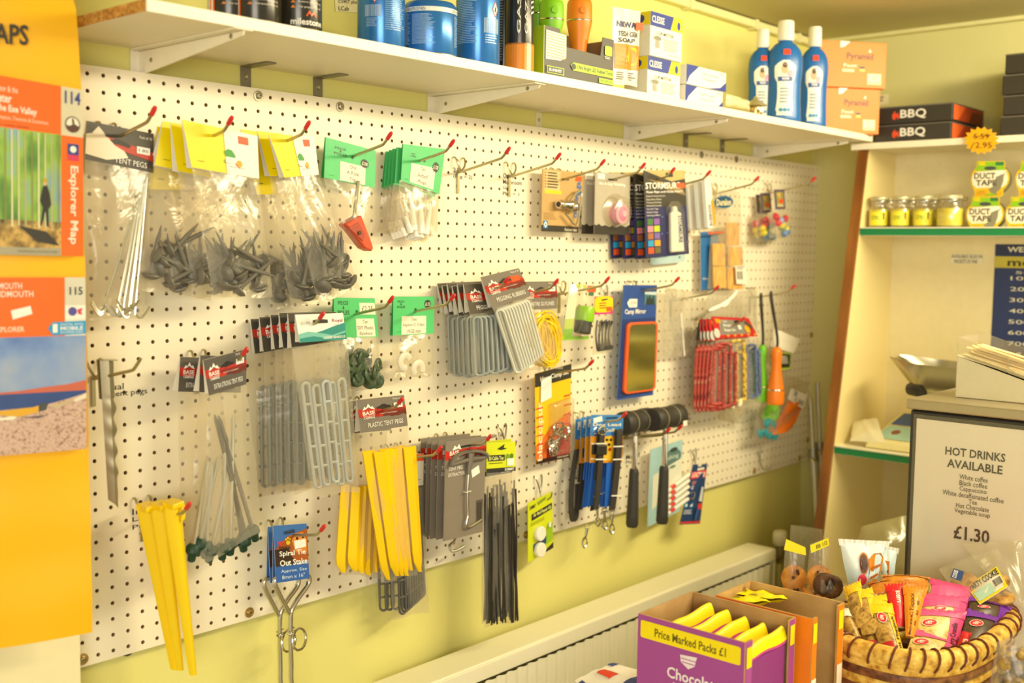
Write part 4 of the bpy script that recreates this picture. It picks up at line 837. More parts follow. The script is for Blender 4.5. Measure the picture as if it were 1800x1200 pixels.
def lead(q,lab,m,clips=True,full=True):
    t=thing('dog_lead_card',lab,'packet',q.P(.5,.05),'dog lead and collar cards'); card(t,q,'3f83c8',edge='c9d6e0')
    prints(t,q,[('r','d8921e',0,.44,1,1),('p','f0c030',[(.38,.5),(.62,.42),(.72,.6),(.66,.95),(.4,.95),(.34,.7)]),('e','3a2a1e',.5,.52,.05,.03),('e','3a2a1e',.62,.52,.04,.03),('e','c8402a',.6,.72,.05,.04),('e','2a221c',.57,.62,.05,.03),('t','f6edc8','Dog Lead',.06,.17,.92,.25,True),('t','f6edc8','& Collar',.2,.28,.9,.355,True),('h','e0e4d8',.1,.385,.5,.41,1),('p','2a3a50',[(.45,.05),(.8,.04),(.8,.07),(.45,.08)])]); MB().use(M('f4f0e6',.5)).slab(q,[(.06,.07),(.32,.02),(.34,.13),(.08,.17)],.001,.0014).build('price_sticker',t)
    for nm,u,v0,v1,sw in (('collar',.24,.32,1.95,-.03),('lead',.78,.30,1.98,-.05)):
        b=MB().use(m); strap(b,[q.P(u,v0,.006),q.P(u+.01,v0+.03,.011),q.P(u,.8,.011),q.P(u+sw,1.4,.010),q.P(u+sw*2.2,v1,.008)],.0175 if nm=='collar' else .022); 
        strap(b,[q.P(u,v0,.005),q.P(u,.8,.004),q.P(u+sw,1.35,.003)],.017); b.build(nm,t,smooth=30)
    MB().use(CHROME).tube([q.P(.24+.12*math.cos(a*.5236),.32+.085*math.sin(a*.5236),.013) for a in range(12)],.0016,6,closed=True).build('d_ring',t,smooth=True)
    MB().use(M('33302b',.35)).slab(q,[(.08,.60),(.38,.60),(.38,.82),(.08,.82)],.012,.018).build('buckle',t,bevel=.003)
    for u,vs__ in ((.22,(.57,.9)),(.75,(.63,.9,1.66))):
        for v in vs__: MB().use(M('efe9d8',.4)).slab(q,[(u-.16,v),(u+.16,v-.005),(u+.16,v+.02),(u-.16,v+.025)],.0125,.0150).build('white_tie',t)
    if full:
        MB().use(BLU).slab(q,[(.5,1.0),(.7,1.0),(.68,1.9),(.48,1.92)],.001,.004).build('inner_strap',t)
    if clips: snap(t,q.P(.66,2.0,.010),1,.0); snap(t,q.P(.46,1.96,.004),.95,-.12)
    return t
lead(Q((1039,729),(1096,729),(1093,813),(1036,813),d=.082,turn=.10),'blue card with a black dog lead and collar, foremost on its hook',BLK)
lead(Q((1031,731),(1080,731),(1077,810),(1027,812),d=.064,turn=.10),'blue card with a bright blue dog lead, second on its hook',BLU,full=False)
lead(Q((1022,733),(1072,733),(1068,812),(1018,814),d=.045,turn=.10),'blue card with a bright blue dog lead, third on its hook',BLU,False,full=False)
t=lead(Q((1012,736),(1062,736),(1058,816),(1008,818),d=.026),'blue card with a looped black dog lead, nearest the board',BLK,False,full=False)
b=MB().use(BLK); strap(b,[at(1014,790,.034),at(1006,840,.036),at(1004,890,.036),at(1007,915,.034),at(1013,905,.03),at(1015,850,.03)],.016); b.build('loop',t,smooth=30); snap(t,at(1033,922,.04),1,.25)
# mallets
def mallet(hx0,hx1,cy,d,px0,pg0,pg1,lab,stick):
    a,c=at(hx0,cy,d),at(hx1,cy,d); c.z=a.z; r=.0285; L=(c-a).length
    t=thing('rubber_mallet',lab,'mallet',(a+c)/2,'rubber mallets')
    MB().use(M('37332e',.55,var=.06)).lathe(a,[(0,r*.9),(.004,r),(.03,r),(.034,r*.94),(L-.034,r*.94),(L-.03,r),(L-.004,r),(L,r*.9)],24,(1,0,0)).build('head',t,smooth=True,label='black rubber head')
    for h in (.034,L-.036): MB().use(M('a59b7a',.5)).lathe(a+V((h,0,0)),[(0,r*.96),(.002,r*.96)],24,(1,0,0)).build('head_band',t)
    m=(a+c)/2; p0=V((m.x,m.y,m.z-r*.8)); z1=at(px0,pg0,d).z; z2=at(px0,pg1,d).z; dx=-.006
    MB().use(CHROME).tube([p0,V((m.x+dx*.4,m.y,z1))],[.0068,.0068],10).build('shaft',t,smooth=True,label='chrome shaft')
    prof=[(0,.0095),(.004,.0105)]; H=z1-z2
    for k in range(16): prof+=[(.006+(H*.8)*k/16,.0112+.0002*k),(.006+(H*.8)*(k+.5)/16,.0120+.0002*k)]
    prof+=[(H*.84,.0146),(H*.95,.0152),(H,.012)]
    MB().use(M('35322d',.6)).lathe((m.x+dx*.4,m.y,z1),prof,14,(dx*.6,0,-H)).build('grip',t,smooth=30,label='ribbed black grip')
    cy_=Cyl((m.x,m.y),p0.z-.012,z1+.006,.0071,1.3); prints(t,cy_,[('r','f1ece0',0,0,1,1),('t','6a6456','MALLET',.3,.2,.7,.85,False,'dn')],name='shaft_label',n=.0002)
    if stick: 
        cc=Cyl((0,0),0,0,.1); p=V((c.x-.022,c.y-r*.93,c.z-.004)); qq=Q(p,p+V((.017,0,0)),p+V((.017,0,-.019)),p+V((0,0,-.019))); card(t,qq,'f3eee0','price_sticker')
    return t
mallet(1093,1141,745,.055,1117,823,924,'black rubber mallet with chrome shaft, nearer the dog leads',False)
mallet(1146,1194,738,.085,1154,822,923,'black rubber mallet with chrome shaft, foremost with a white sticker on its head',True)
# pale blue fly pegs card
q=Q((1143,790),(1200,772),(1195,898),(1138,926),d=.028); t=thing('blue_tube_card','pale blue card of white and red tubes, mostly behind the mallet handles','packet',q.P(.5,.05)); card(t,q,'a9cfd2')
prints(t,q,[('e','5f7f7a',.66,.2,.3,.11),('t','d8e8dc','fishing',.45,.16,.88,.24),('p','e6e6d2',[(.1,.35),(1,.25),(1,.6),(.1,.8)]),('e','3a4a44',.72,.1,.12,.03),('e','6a8a80',.7,.33,.1,.02)])
for k in range(5):
    a=q.P(.30,.66+.075*k,.006); c=q.P(1.12,.50+.085*k,.012); MB().use(M('f0ece0',.35)).tube([a,a+(c-a)*.1,c],[.003,.005,.005],8).build('tube',t,smooth=True); MB().use(M('d8382a',.4)).tube([a+(c-a)*.35,a+(c-a)*.5],.0052,8).build('red_band',t)
# tilted glue card
q=Q((1218,816),(1243,815),(1230,920),(1194,922),d=.045,turn=.05); t=thing('glue_card','tilted navy glue card with a red band, lowest card past the mallets','packet',q.P(.5,.05)); card(t,q,'1f3a68',shape=[(0,0),(.35,0),(.4,.04),(.6,.04),(.65,0),(1,0),(1,1),(0,1)])
prints(t,q,[('r','1f3a68',0,.045,1,1),('p','d8d2bc',[(.35,.07),(.8,.05),(.85,.09),(.4,.11)]),('p','e2382a',[(.06,.13),(.98,.10),(.96,.22),(.04,.245)]),('t',WHITE,'LOCTITE',.1,.135,.92,.215,True),('t','e88a6a','SUPER',.2,.28,.62,.34,True),('t',WHITE,'GLUE',.2,.36,.62,.42,True),('r','2f8fb8',.03,.64,.5,.72),('r','e8e8e0',.08,.665,.45,.70),('h','c8d0d8',.06,.76,.5,.84,3),('r','d8382a',.01,.955,1,.985),('r','d8382a',.76,.66,.96,.76)])
MB().use(M('cfd2cc',.25)).tube([q.P(.8,.38,.006),q.P(.78,.62,.006)],[.003,.005],8).build('glue_tube',t,smooth=True); MB().use(CHROME).tube([q.P(.32+.13*math.cos(a*.63),.52+.06*math.sin(a*.63),.004) for a in range(10)],.0012,5,closed=True).build('ring',t); MB().use(M('2b4f86',.4)).tube([q.P(.72,.74,.006),q.P(.66,.92,.006)],[.004,.003],8).build('nozzle',t,smooth=True)
# airbed repair card
q=Q((928,884),(971,863),(972,962),(928,989),d=.032); t=thing('airbed_repair_card','lime airbed repair card with two white discs','packet',q.P(.5,.05)); card(t,q,'d4dc22',edge='a8b030')
prints(t,q,[('t','33302a','SUMMIT',.06,.07,.3,.13,True),('p','8a9a30',[(.36,.06),(.7,.03),(.7,.08),(.4,.12)]),('p','33302a',[(.14,.22),(.96,.19),(.96,.30),(.14,.33)]),('t','e9ee8a','Air Bed Repair Kit',.2,.222,.93,.30,True),('h','8a9020',.1,.37,.7,.43,2),('p','2f4a72',[(.2,.74),(.72,.72),(.72,.84),(.2,.86)]),('p','9ac020',[(.75,.55),(.98,.53),(.98,.85),(.7,.87)]),('p','33302a',[(.62,.97),(1,.9),(1,1),(.62,1.0)])])
for v in (.62,.90):
    MB().use(M('f5efdf',.45)).lathe(q.P(.42,v-.02,.001),[(0,.0165),(.007,.0165),(.0088,.0148)],22,q.n).build('white_disc',t,smooth=True)
MB().use(M('f5efdf',.45)).tube([q.P(.83,.5,.004),q.P(.82,.58,.004)],.003,8).build('plug',t)
# big yellow pegs
YB=M('f8d200',.4,var=.05,scale=15)
def bigpeg(a,b_,c,e,d,lab,head):
    q=Q(a,b_,c,e,d=d); t=thing('large_yellow_peg',lab,'peg',q.P(.5,0),'large yellow plastic pegs')
    b=MB().use(YB)
    def f(u,v): return q.P(u,v,.012*(1-v*.6)*(1-abs(2*u-1)**1.5))
    b.grid(f,8,16); b.grid(lambda u,v:f(1-u,v)-q.n*(.004+.008*(1-v)*(1-abs(2*u-1))),8,16); b.build('shaft',t,smooth=50)
    x=q.P(.5,0); w_=q.w*.8
    MB().use(YB).hexa([x+V(p) for p in ((-w_*.9,-.026,-.006),(w_*.55,-.020,-.004),(w_*.55,.012,-.004),(-w_*.7,.012,-.006),(-w_*.9,-.026,.003),(w_*.55,-.020,.005),(w_*.55,.012,.005),(-w_*.7,.012,.003))]).build('head',t,bevel=.002)
    MB().use(YB).tube(smooth_path([x+V((w_*.5,-.012,0)),x+V((w_*.6,-.014,-.008)),x+V((w_*.58,-.014,-.022)),x+V((w_*.5,-.012,-.026))],3),.0035,6).build('guy_hook',t,smooth=True)
    return t
bigpeg((241,889),(276,888),(313,1177),(302,1177),.055,'large yellow plastic peg, leftmost of the three on one hook',0)
bigpeg((266,888),(298,884),(323,1176),(312,1178),.075,'large yellow plastic peg, middle of the three on one hook',1)
bigpeg((288,884),(318,882),(346,1184),(335,1187),.097,'large yellow plastic peg, rightmost of the three on one hook',2)
# spiral stakes
def stake(q,sh,lab):
    t=thing('spiral_stake',lab,'stake',q.P(.5,.05),'spiral tie out stakes'); card(t,q,'3d6fb4',edge='c8d0dc')
    qb=Q(q.P(0,0,-.001),q.P(1,0,-.001),q.P(1,1,-.011),q.P(0,1,-.011)); card(t,qb,'3d6fb4','card_back',edge='c8d0dc')
    prints(t,q,[('p','a85a26',[(.4,.2),(1,.08),(1,.66),(.0,.7),(0,.42)]),('p','d8893a',[(.52,.28),(.62,.16),(.86,.14),(.98,.3),(.95,.52),(.62,.5)]),('e','2c221a',.68,.25,.035,.025),('e','2c221a',.86,.23,.035,.025),('p','3a2a1e',[(0,.42),(.4,.4),(.6,.7),(0,.72)]),('r','3565b0',0,.72,1,1),
      ('t','e8402a','PET',.08,.28,.3,.36,True),('t','2a241e','TOUCH',.12,.37,.46,.44,True),('e','f0d020',.4,.31,.06,.04),('e','f0d020',.34,.25,.022,.02),('e','f0d020',.40,.23,.022,.02),('e','f0d020',.46,.25,.022,.02),
      ('t',WHITE,'Spiral Tie',.12,.45,.92,.57,True),('t',WHITE,'Out Stake',.12,.61,.96,.72,True),('t','cfe0f0','Approx. Size',.14,.78,.93,.85),('t','cfe0f0','8mm x 16"',.16,.88,.86,.95),('p','2a3a50',[(.3,.11),(.6,.08),(.62,.14),(.32,.16)])])
    MB().use(M('f3efe4',.5)).slab(q,[(.58,.29),(.93,.27),(.94,.41),(.6,.44)],.001,.0014).build('price_sticker',t)
    d=sh
    def A(x,y,dd=0): return at(x+d[0],y+d[1],d[2]+dd)
    MB().use(CHROME).tube(smooth_path([A(509,1078),A(497,1056),A(486,1034),A(483,1024),A(488,1014),A(512,1012),A(538,1010),A(544,1018),A(540,1030),A(524,1052),A(513,1072),A(511,1090),A(511,1130),A(512,1170),A(512,1195),A(516,1225),A(511,1260)],4),.0043,9).build('rod',t,smooth=True)
    p=A(512,1110); MB().use(CHROME).tube([p+V((.006*math.cos(k*.9),.006*math.sin(k*.9),.006-.0009*k)) for k in range(15)],.0016,6).build('wire_wrap',t,smooth=True)
    c=A(526,1123,.006); MB().use(CHROME).tube([c+V((.018*math.cos(k*.35),.006*math.sin(k*.35+1),.018*math.sin(k*.35))) for k in range(18)],.0024,7,closed=True).build('ring',t,smooth=True)
    return t
stake(Q((480,924),(539,920),(543,1016),(486,1024),d=.055),(0,0,.05),'blue spiral tie out stake card with steel rod and ring, in front')
stake(Q((471,926),(528,922),(531,1018),(475,1024),d=.035),(-19,3,.028),'blue spiral tie out stake card with steel rod and ring, behind')
# ================================================================ MAP DISPLAY (left)
phi=math.radians(16.6); PR=V((math.cos(phi),-math.sin(phi),0))
PE=at(163,1112,.12)             # lower right corner of the yellow sheet
PN=V((-math.sin(phi),-math.cos(phi),0))
def mp(px,py,n=0):              # point on the yellow sheet
    r=ray(px,py); t=(PE-EYE).dot(PN)/r.dot(PN); return EYE+r*t+PN*n
t=thing('map_rack','tall yellow vinyl map rack hanging over the left end of the pegboard','rack',mp(60,1120))
VIN=M('f9b800',.45,var=.06,scale=6,bump=.12,bscale=14)
b=MB().use(VIN)
def right(v):  # right edge pixel down the sheet
    y=-260+1372*v; return (127 if y<0 else 133+ (y/150*10 if y<150 else 10+(y-150)/962*20)),y
def ys(u,v):
    x,y=right(v); xl=-130; yl=y+ (x-xl)*.172*(v-.42)/.58 ; px=xl+(x-xl)*u; 
    return mp(px,yl+(y-yl)*u,.0022*math.sin(v*23)*math.sin(u*7)+.0018*math.sin(v*61))
b.grid(ys,16,60); b.grid(lambda u,v:ys(1-u,v)-PN*.0016,16,60); b.build('yellow_sheet',t,smooth=80)
qt=Q(mp(-140,32),mp(50,46),mp(50,84),mp(-140,70)); prints(t,qt,[('t','3a352c','MAPS',.52,.0,.99,.95,True)],name='lettering',n=.0085)
for (y0,y1) in ((140,455),(480,806)):
    qp=Q(mp(-120,y0-18,.018),mp(150,y0+2,.018),mp(154,y1-6,.018),mp(-120,y1+24,.018)); MB().use(film_mat('pocket_film',.0,.01,bscale=5,bstr=.08,fres=.05,tint=(1,1,1))).grid(lambda u,v:qp.P(u,v,.002*math.sin(9*u+4*v)),6,8).build('clear_pocket',t,smooth=True)
q0=at(142,1180,.04)
t=thing('cream_panel','cream board standing behind the yellow map rack','panel',(q0.x-.3,-.04,0)); MB().use(M('ece2b4',.5,var=.03)).box((q0.x-.9,-.040,.0),(q0.x,-.022,1.12)).build('board',t,bevel=.001); MB().use(M('d8cc98',.5)).box((q0.x-.9,-.036,1.12),(q0.x-.002,-.024,1.128)).build('top_edge',t)
ORN='f66a08'
q=Q(mp(-22,131,.0085),mp(143,160,.0085),mp(143,450,.0085),mp(-22,447,.0085))
t=thing('folded_map','orange folded map number 114 with a woodland and cyclist cover','map',q.P(.5,1)); MB().use(M('efe6d2',.5)).slab(q,rrect(.03,.6),-.003,.003).build('folded_sheets',t,bevel=.001)
FOR=ramp_mat('forest',['3f6a24','6a9a3a','9cc04a','8ab0b8','5a8ac0'],22,.4,5,(1.4,1,.5)); GRO=ramp_mat('leaflitter',['4a3a1c','9a7a3a','d8b060','7a5a2a'],60,.5,5)
it=[('r',ORN,0,0,.76,.285),('r','d9cfae',.76,0,1,.285),('r',ORN,.76,.285,1,1),('r',FOR,0,.285,.76,.86),('r',GRO,0,.80,.76,.955),('r','a8a084',0,.955,.76,1),
 ('t','fbe3c8','Exmoor & the',.02,.05,.30,.085),('t','fdeedd','Exeter',.02,.095,.235,.145,True),('t','fdeedd','& the Exe Valley',-.02+.04,.155,.50,.205,True),('t','fbd8b8','Cullompton, Tiverton & Dulverton',.02,.215,.62,.245),('t','7a2a0a','map for outdoor activities',.02,.262,.42,.278),
 ('t','3a3f86','114',.80,.02,.97,.095,True),('e','5a3a2a',.885,.215,.082,.048),('e','f0e8d0',.885,.215,.07,.041),('p','5a3a2a',[(.81,.22),(.85,.225),(.9,.21),(.96,.225),(.93,.25),(.88,.257),(.84,.25)]),('p','5a3a2a',[(.875,.18),(.895,.18),(.905,.21),(.89,.22),(.88,.21)]),
 ('r','2a3f8a',.83,.33,.95,.395),('e',WHITE,.89,.362,.035,.02),('r','d83a5a',.83,.395,.95,.43),('t','fbe6cc','Explorer Map',.835,.46,.945,.93,True,'dn')]
rr=random.Random(9)
for k in range(11):
    u=.02+.07*k; it.append(('p',['d8d0a0','b8b080','8a8a50','e8e0b8'][k%4],[(u,.29),(u+.012,.29),(u+.02,.84),(u+.002,.84)]))
it+=[('p','2f2a22',[(.56,.60),(.60,.58),(.63,.63),(.65,.70),(.62,.73),(.625,.83),(.60,.83),(.59,.74),(.545,.83),(.535,.82),(.56,.72),(.53,.68)]),('e','d8b48a',.585,.575,.02,.018),('e','c8a020',.585,.562,.024,.012),('p','3a3428',[(.3,.83),(.6,.86),(.74,.94),(.5,.92)]),('t','6a644e','Ordnance survey map',.30,.97,.72,.985)]
prints(t,q,it,n=.0036)
q=Q(mp(-22,487,.0085),mp(147,487,.0085),mp(149,786,.0085),mp(-22,800,.0085))
t=thing('folded_map','orange folded map number 115 with a beach and boats cover','map',q.P(.5,1)); MB().use(M('efe6d2',.5)).slab(q,rrect(.03,.6),-.003,.003).build('folded_sheets',t,bevel=.001)
SKY=ramp_mat('mapsky',['5a78b8','7a96c8','9aa8c4','b8a8b0'],9,.4,4); PEB=ramp_mat('pebble',['8a6a5a','c09a86','d8b8a4','a87f70'],210,.5,3); SEA=M('2f4a86',.4,var=.2,scale=60)
it=[('r',ORN,0,0,.78,.335),('r','d9d2bc',.78,0,1,.16),('r','f3eee0',.78,.16,1,.24),('r',SKY,0,.335,1,.66),('p','c8644a',[(0,.645),(.3,.64),(.55,.625),(.8,.615),(1,.595),(1,.66),(0,.66)]),('r',SEA,0,.655,1,.755),('p',PEB,[(0,.745),(.5,.735),(.8,.70),(1,.67),(1,1),(0,1)]),
 ('t','fdeedd','EXMOUTH',.00+.02,.03,.335,.065),('t','fdeedd','& SIDMOUTH',-.02+.02,.075,.45,.11),('t','fbd8b8','EXPLORER',.04,.275,.36,.305,True),('t','3a3a36','115',.83,.055,.97,.10,True),('e','5a4a9a',.86,.195,.045,.025),('p','d8405a',[(.91,.185),(.97,.175),(.95,.2),(.97,.215),(.92,.21)]),
 ('p','1f9ad0',[(.60,.29),(.65,.255),(1,.25),(1,.325),(.65,.33)]),('r',WHITE,.65,.265,.70,.315),('t',WHITE,'DIGITAL WITH',.73,.262,.97,.275),('t',WHITE,'MOBILE',.73,.28,.97,.302,True),('t',WHITE,'DOWNLOAD',.73,.307,.97,.320),
 ('p','f4f0e6',[(.22,.185),(.42,.16),(.44,.205),(.24,.235)]),
 ('p','efe6cc',[(0,.775),(.15,.785),(.3,.77),(.25,.80),(0,.80)]),('p','e0a820',[(.05,.75),(.45,.735),(.55,.72),(.5,.765),(.3,.785),(.05,.765)]),('p','4a4a4a',[(.5,.72),(.6,.715),(.58,.755),(.5,.765)]),('p','c8b088',[(.62,.735),(.85,.70),(.82,.725),(.68,.75)]),('p','e8dcc0',[(.86,.705),(1,.67),(1,.70),(.88,.72)]),('p','6a5a5a',[(.3,.79),(.6,.785),(.5,.80)])]
prints(t,q,it,n=.0036)
# ================================================================ GOODS ON THE LONG SHELF
def px2x(px,py,d): return at(px,py,d).x
def can(name,lab,l,r,d,top,body,items,cat='can',group=None,cap=None,shoulder=True,rough=.22,metal=.3,span=2.7):
    x=at((l+r)/2,60,d).x; rad=(r-l)/2/FPX*(V((x,-d,1.95))-EYE).dot(R2); zt=at((l+r)/2,top,d).z
    t=thing(name,lab,cat,(x,-d,ST),group); H=zt-ST
    prof=[(0,rad*.93),(.002,rad*.98),(.004,rad),(H-.012,rad),(H-.006,rad*.97),(H,rad*.86)]
    if shoulder: prof+=[(H+.012,rad*.62),(H+.016,rad*.5),(H+.03,rad*.48)]
    MB().use(M(body,rough,metal,.03)).lathe((x,-d,ST),prof,28).build('body',t,smooth=True)
    MB().use(STEEL).lathe((x,-d,ST+.0005),[(0,rad*1.0),(.002,rad*1.015),(.0045,rad*1.0)],28).build('rim',t,smooth=True)
    if items: prints(t,Cyl((x,-d),zt-.012,ST+.005,rad,span),items,rough=.25,n=.0005)
    return t
def mil(lab,l,r,d,left,logo):
    it=[('r','e0552e',.12,0,.155,1),('r','efe6d2',0,0,.12,1),('r','efe6d2',.155,0,.2,1),('r','e0552e',.2,0,.235,1),('h','8a8476',.01,.02,.11,.98,24)] if left else [('r','e0552e',.04,0,.07,1),('h','8a8476',.0,.1,.035,.9,20)]
    for k,s_ in enumerate(['Tube de Gaz Butano','Le tube de gaz butane','Butano gasvulling','Typ gaspatronen SR']):
        v=.42+.085*k+(.0 if not logo else -.04); it+=[('p','f08a2a',[(.36,v+.035),(.40,v-.01),(.44,v+.035)]),('t','f0e8d8',s_,.48,v,.9,v+.035)]
    if logo: it+=[('p','f0662a',[(.60,.80),(.66,.70),(.70,.76),(.74,.70),(.80,.80),(.77,.80),(.74,.75),(.70,.80),(.66,.74),(.63,.80)]),('t',WHITE,'milestone',.36,.84,.92,.95,True)]
    else: it+=[('e','e0552e',.66,.24,.13,.14),('e','a8bca0',.66,.24,.11,.12)]
    return can('gas_can',lab,l,r,d,-62,'37332c',it,group='black gas cans')
mil('black gas can with white list panel, leftmost and set back on the shelf',366,444,.18,True,False)
mil('black gas can with orange stripes, second from the chipboard end',411,491,.208,True,False)
mil('black gas can with mountain emblem, beside the taped shelf note',487,566,.208,False,True)
q=Q((588,-12),(632,-12),(632,23),(588,20),d=.02); t=thing('shelf_note','handwritten paper note taped to the wall behind the gas cans','note',q.P(.5,.5)); q=Q(*[ (p.x,.018,p.z) for p in (at(588,-20,-.018),at(640,-20,-.018),at(640,23,-.018),at(590,20,-.018))]); card(t,q,'ece2b0'); prints(t,q,[('t','3a3426','equipment TO',.1,.2,.95,.42),('t','3a3426','CV4ST plus do',.1,.48,.95,.68),('t','3a3426','LCab',.1,.76,.45,.95)],name='lettering')
BL='3078c4'
def haz(u,v,s=1): return [('p','d8402a',[(u,v-.09*s),(u+.07*s,v),(u,v+.09*s),(u-.07*s,v)]),('p',WHITE,[(u,v-.07*s),(u+.055*s,v),(u,v+.07*s),(u-.055*s,v)]),('p','2a2622',[(u-.02*s,v+.03*s),(u-.018*s,v-.005*s),(u,v-.04*s),(u+.02*s,v),(u+.018*s,v+.03*s)])]
can('gas_canister','tall blue gas canister with a flame hazard diamond, nearest the taped shelf note',628,712,.19,-60,BL,haz(.4,.36)+[('bar','a8c4e0',.24,.47,.5,.62),('h','8ab0da',.26,.64,.46,.76,6),('h','7aa4d4',.56,.2,.95,.8,22)],'canister','blue gas canisters')
can('gas_canister','short blue gas canister with a white neck band',707,804,.205,8,BL,[('r','efeee0',0,-.0,1,.10),('t','3a5a8a','BUTAN/PROPAN',.08,.015,.44,.085),('t','3a5a8a','ISO 11118',.84,.02,.99,.085),('h','9ac0e6',.06,.16,.22,.82,30),('h','9ac0e6',.25,.16,.58,.82,30),('h','9ac0e6',.88,.16,.98,.84,24)],'canister','blue gas canisters',shoulder=False)
can('gas_canister','tall blue gas canister beside the black and orange can',801,879,.205,-60,BL,haz(.82,.42)+[('bar','b8d0e6',.6,.52,.9,.68),('h','9ac0e6',.62,.70,.86,.8,4),('h','8ab4e0',.1,.25,.5,.8,30)],'canister','blue gas canisters')
can('black_can','slim black can edge showing between the blue canister and the orange based can',872,900,.19,-60,'332f2a',[('h','8a8478',.3,.1,.45,.9,30)],'can')
can('orange_based_can','black gas can with orange base and white lettering',888,939,.222,-70,'332f2a',[('r','e88a22',-.6,.76,1.6,1.0),('r','a8641e',-.6,.745,1.6,.76),('t','e8e4d8','GAS',.42,.30,.53,.66,True,'up'),('t','d8d4c8','GAZ',.64,.34,.74,.66,False,'up')]+[('p','efece0',[(.84,.25+.05*k),(.96,.23+.05*k),(.96,.25+.05*k),(.84,.27+.05*k)]) for k in range(5)],'can',span=2.4)
# torch display box
YT=V((0,0,0)); 
def shelfbox(lo,hi): return lo
x0=at(956,110,.235).x; x1=at(1077,140,.235).x; fy=-.235; dp=.10
t=thing('torch_display_box','open dark grey display box of rubber torches with lime print','box',((x0+x1)/2,fy,ST))
z0=ST+.0006; zf=at(1020,88,.235).z; zb=at(1000,60,.235).z
m=M('57524a',.45); mi=M('8a6a44',.7)
b=MB(); 
H1=at(962,45,.235).z; H2=at(1070,68,.235).z
fr=[(x0,z0),(x1,z0),(x1,H2),(x1-.035,H2),(x1-.042,zf-.002),(x0+.055,zf),(x0+.045,H1),(x0,H1)]
n=len(fr); e=.0015
b.use(m).poly([(x,fy,z) for x,z in fr]); b.use(mi).poly([(x,fy+e,z) for x,z in fr[::-1]])
b.use(m).add([(x,fy,z) for x,z in fr]+[(x,fy+e,z) for x,z in fr],[(i,n+i,n+(i+1)%n,(i+1)%n) for i in range(n)]); b.build('front_panel',t)
b=MB().use(M('a6c81e',.45)).box((x0-.0015,fy,z0),(x0,fy+dp,H1)); b.build('side_panel',t,label='lime side panel')
MB().use(mi).box((x1,fy,z0),(x1+.0015,fy+dp,H2)).build('side_panel',t); MB().use(mi).box((x0,fy+dp,z0),(x1,fy+dp+.0015,H1+.02)).build('back_panel',t); MB().use(mi).box((x0,fy,z0),(x1,fy+dp,z0+.001)).build('bottom_panel',t)
q=Q((x0,fy,H1),(x1,fy,H1),(x1,fy,z0),(x0,fy,z0))
prints(t,q,[('p','efe8d8',[(.02,.08),(.3,.1),(.3,.55),(.22,.62),(.02,.64)])]+[('p','e8a05a',[(.03,.12+.055*k),(.28,.135+.055*k),(.28,.15+.055*k),(.03,.135+.055*k)]) for k in range(9)]+[('p','b4d81e',[(.36,.66),(.40,.60),(1,.60),(1,.76),(.40,.76)]),('e','2e3a1a',.405,.68,.035,.06),('t','2e3a1a','Ultra Bright LED Rubber Torch',.46,.635,.985,.735,True),('p','b4d81e',[(.78,.80),(1,.80),(1,.90),(.78,.90)]),('t','2e3a1a','WATERPROOF',.80,.82,.98,.88),('p','b4d81e',[(.03,.76),(.27,.76),(.27,.90),(.03,.90)]),('p','33302a',[(.04,.775),(.26,.775),(.26,.885),(.04,.885)]),('t',WHITE,'SUMMIT',.06,.80,.24,.86,True),('p','b4d81e',rrect(.03,1,.86,.12,.97,.32)),('h','e8e0c8',.86,.34,.96,.4,2)],name='print')
def uptorch(px,top,d,hexc,r,lab,flip=False):
    p=at(px,top,d); zt=p.z; zb=ST+.003; H=zt-zb
    t=thing('rubber_torch',lab,'torch',(p.x,-d,zb)); pr_=[(h*H,k*r) for h,k in ([(0,.25),(.03,.5),(.1,.62),(.34,.56),(.5,.66),(.66,.88),(.72,.97),(.78,1.0),(.95,.98),(.985,.92),(1,.85)])]
    MB().use(M(hexc,.42,var=.03)).lathe((p.x,-d,zb),pr_,22).build('body',t,smooth=True); MB().use(CHROME).lathe((p.x,-d,zb+.75*H),[(0,r*.99),(.001,r*1.015),(.0025,r*1.015),(.0035,r*.99)],22).build('ring',t,smooth=True,label='chrome ring'); MB().use(M(hexc,.42)).lathe((p.x-.6*r,-d-.8*r,zb+.86*H),[(0,.007),(.003,.006),(.0035,.002)],12,(-.6,-.8,0)).build('switch',t,smooth=True)
uptorch(1019,1,.19,'f5861c',.0255,'orange rubber torch standing in the display box'); uptorch(970,2,.20,'86c81e',.0235,'lime rubber torch standing in the display box, beside the box front'); uptorch(947,-12,.16,'86c81e',.024,'lime rubber torch standing in the display box, set back')
# soap pouch
d=.232; q=Q((1077,12),(1126,20),(1120,152),(1076,147),d=d); t=thing('soap_pouch','shiny white and amber soap pouch between the torch box and white cartons','pouch',q.P(.5,1)); o=bag(t,q,.010,91,M('efe9da',.3,var=.03),name='pouch'); nf=parent_nf[o.name]
prints(t,BQ(q,lambda u,v:nf(u,v,1)),[('r','e08a1e',.04,.47,.96,.80),('e','f2d81e',.66,.62,.2,.12),('t','3a3f7a','NIKWAX',.1,.17,.85,.25,True),('t','3a352e','TECH GEAR',.15,.30,.88,.37,True),('t','3a352e','SOAP',.15,.39,.7,.45,True),('h','6a6252',.1,.84,.85,.95,4)],n=.001); sticker(t,q,.68,.17,.95,.27,n=.0125)
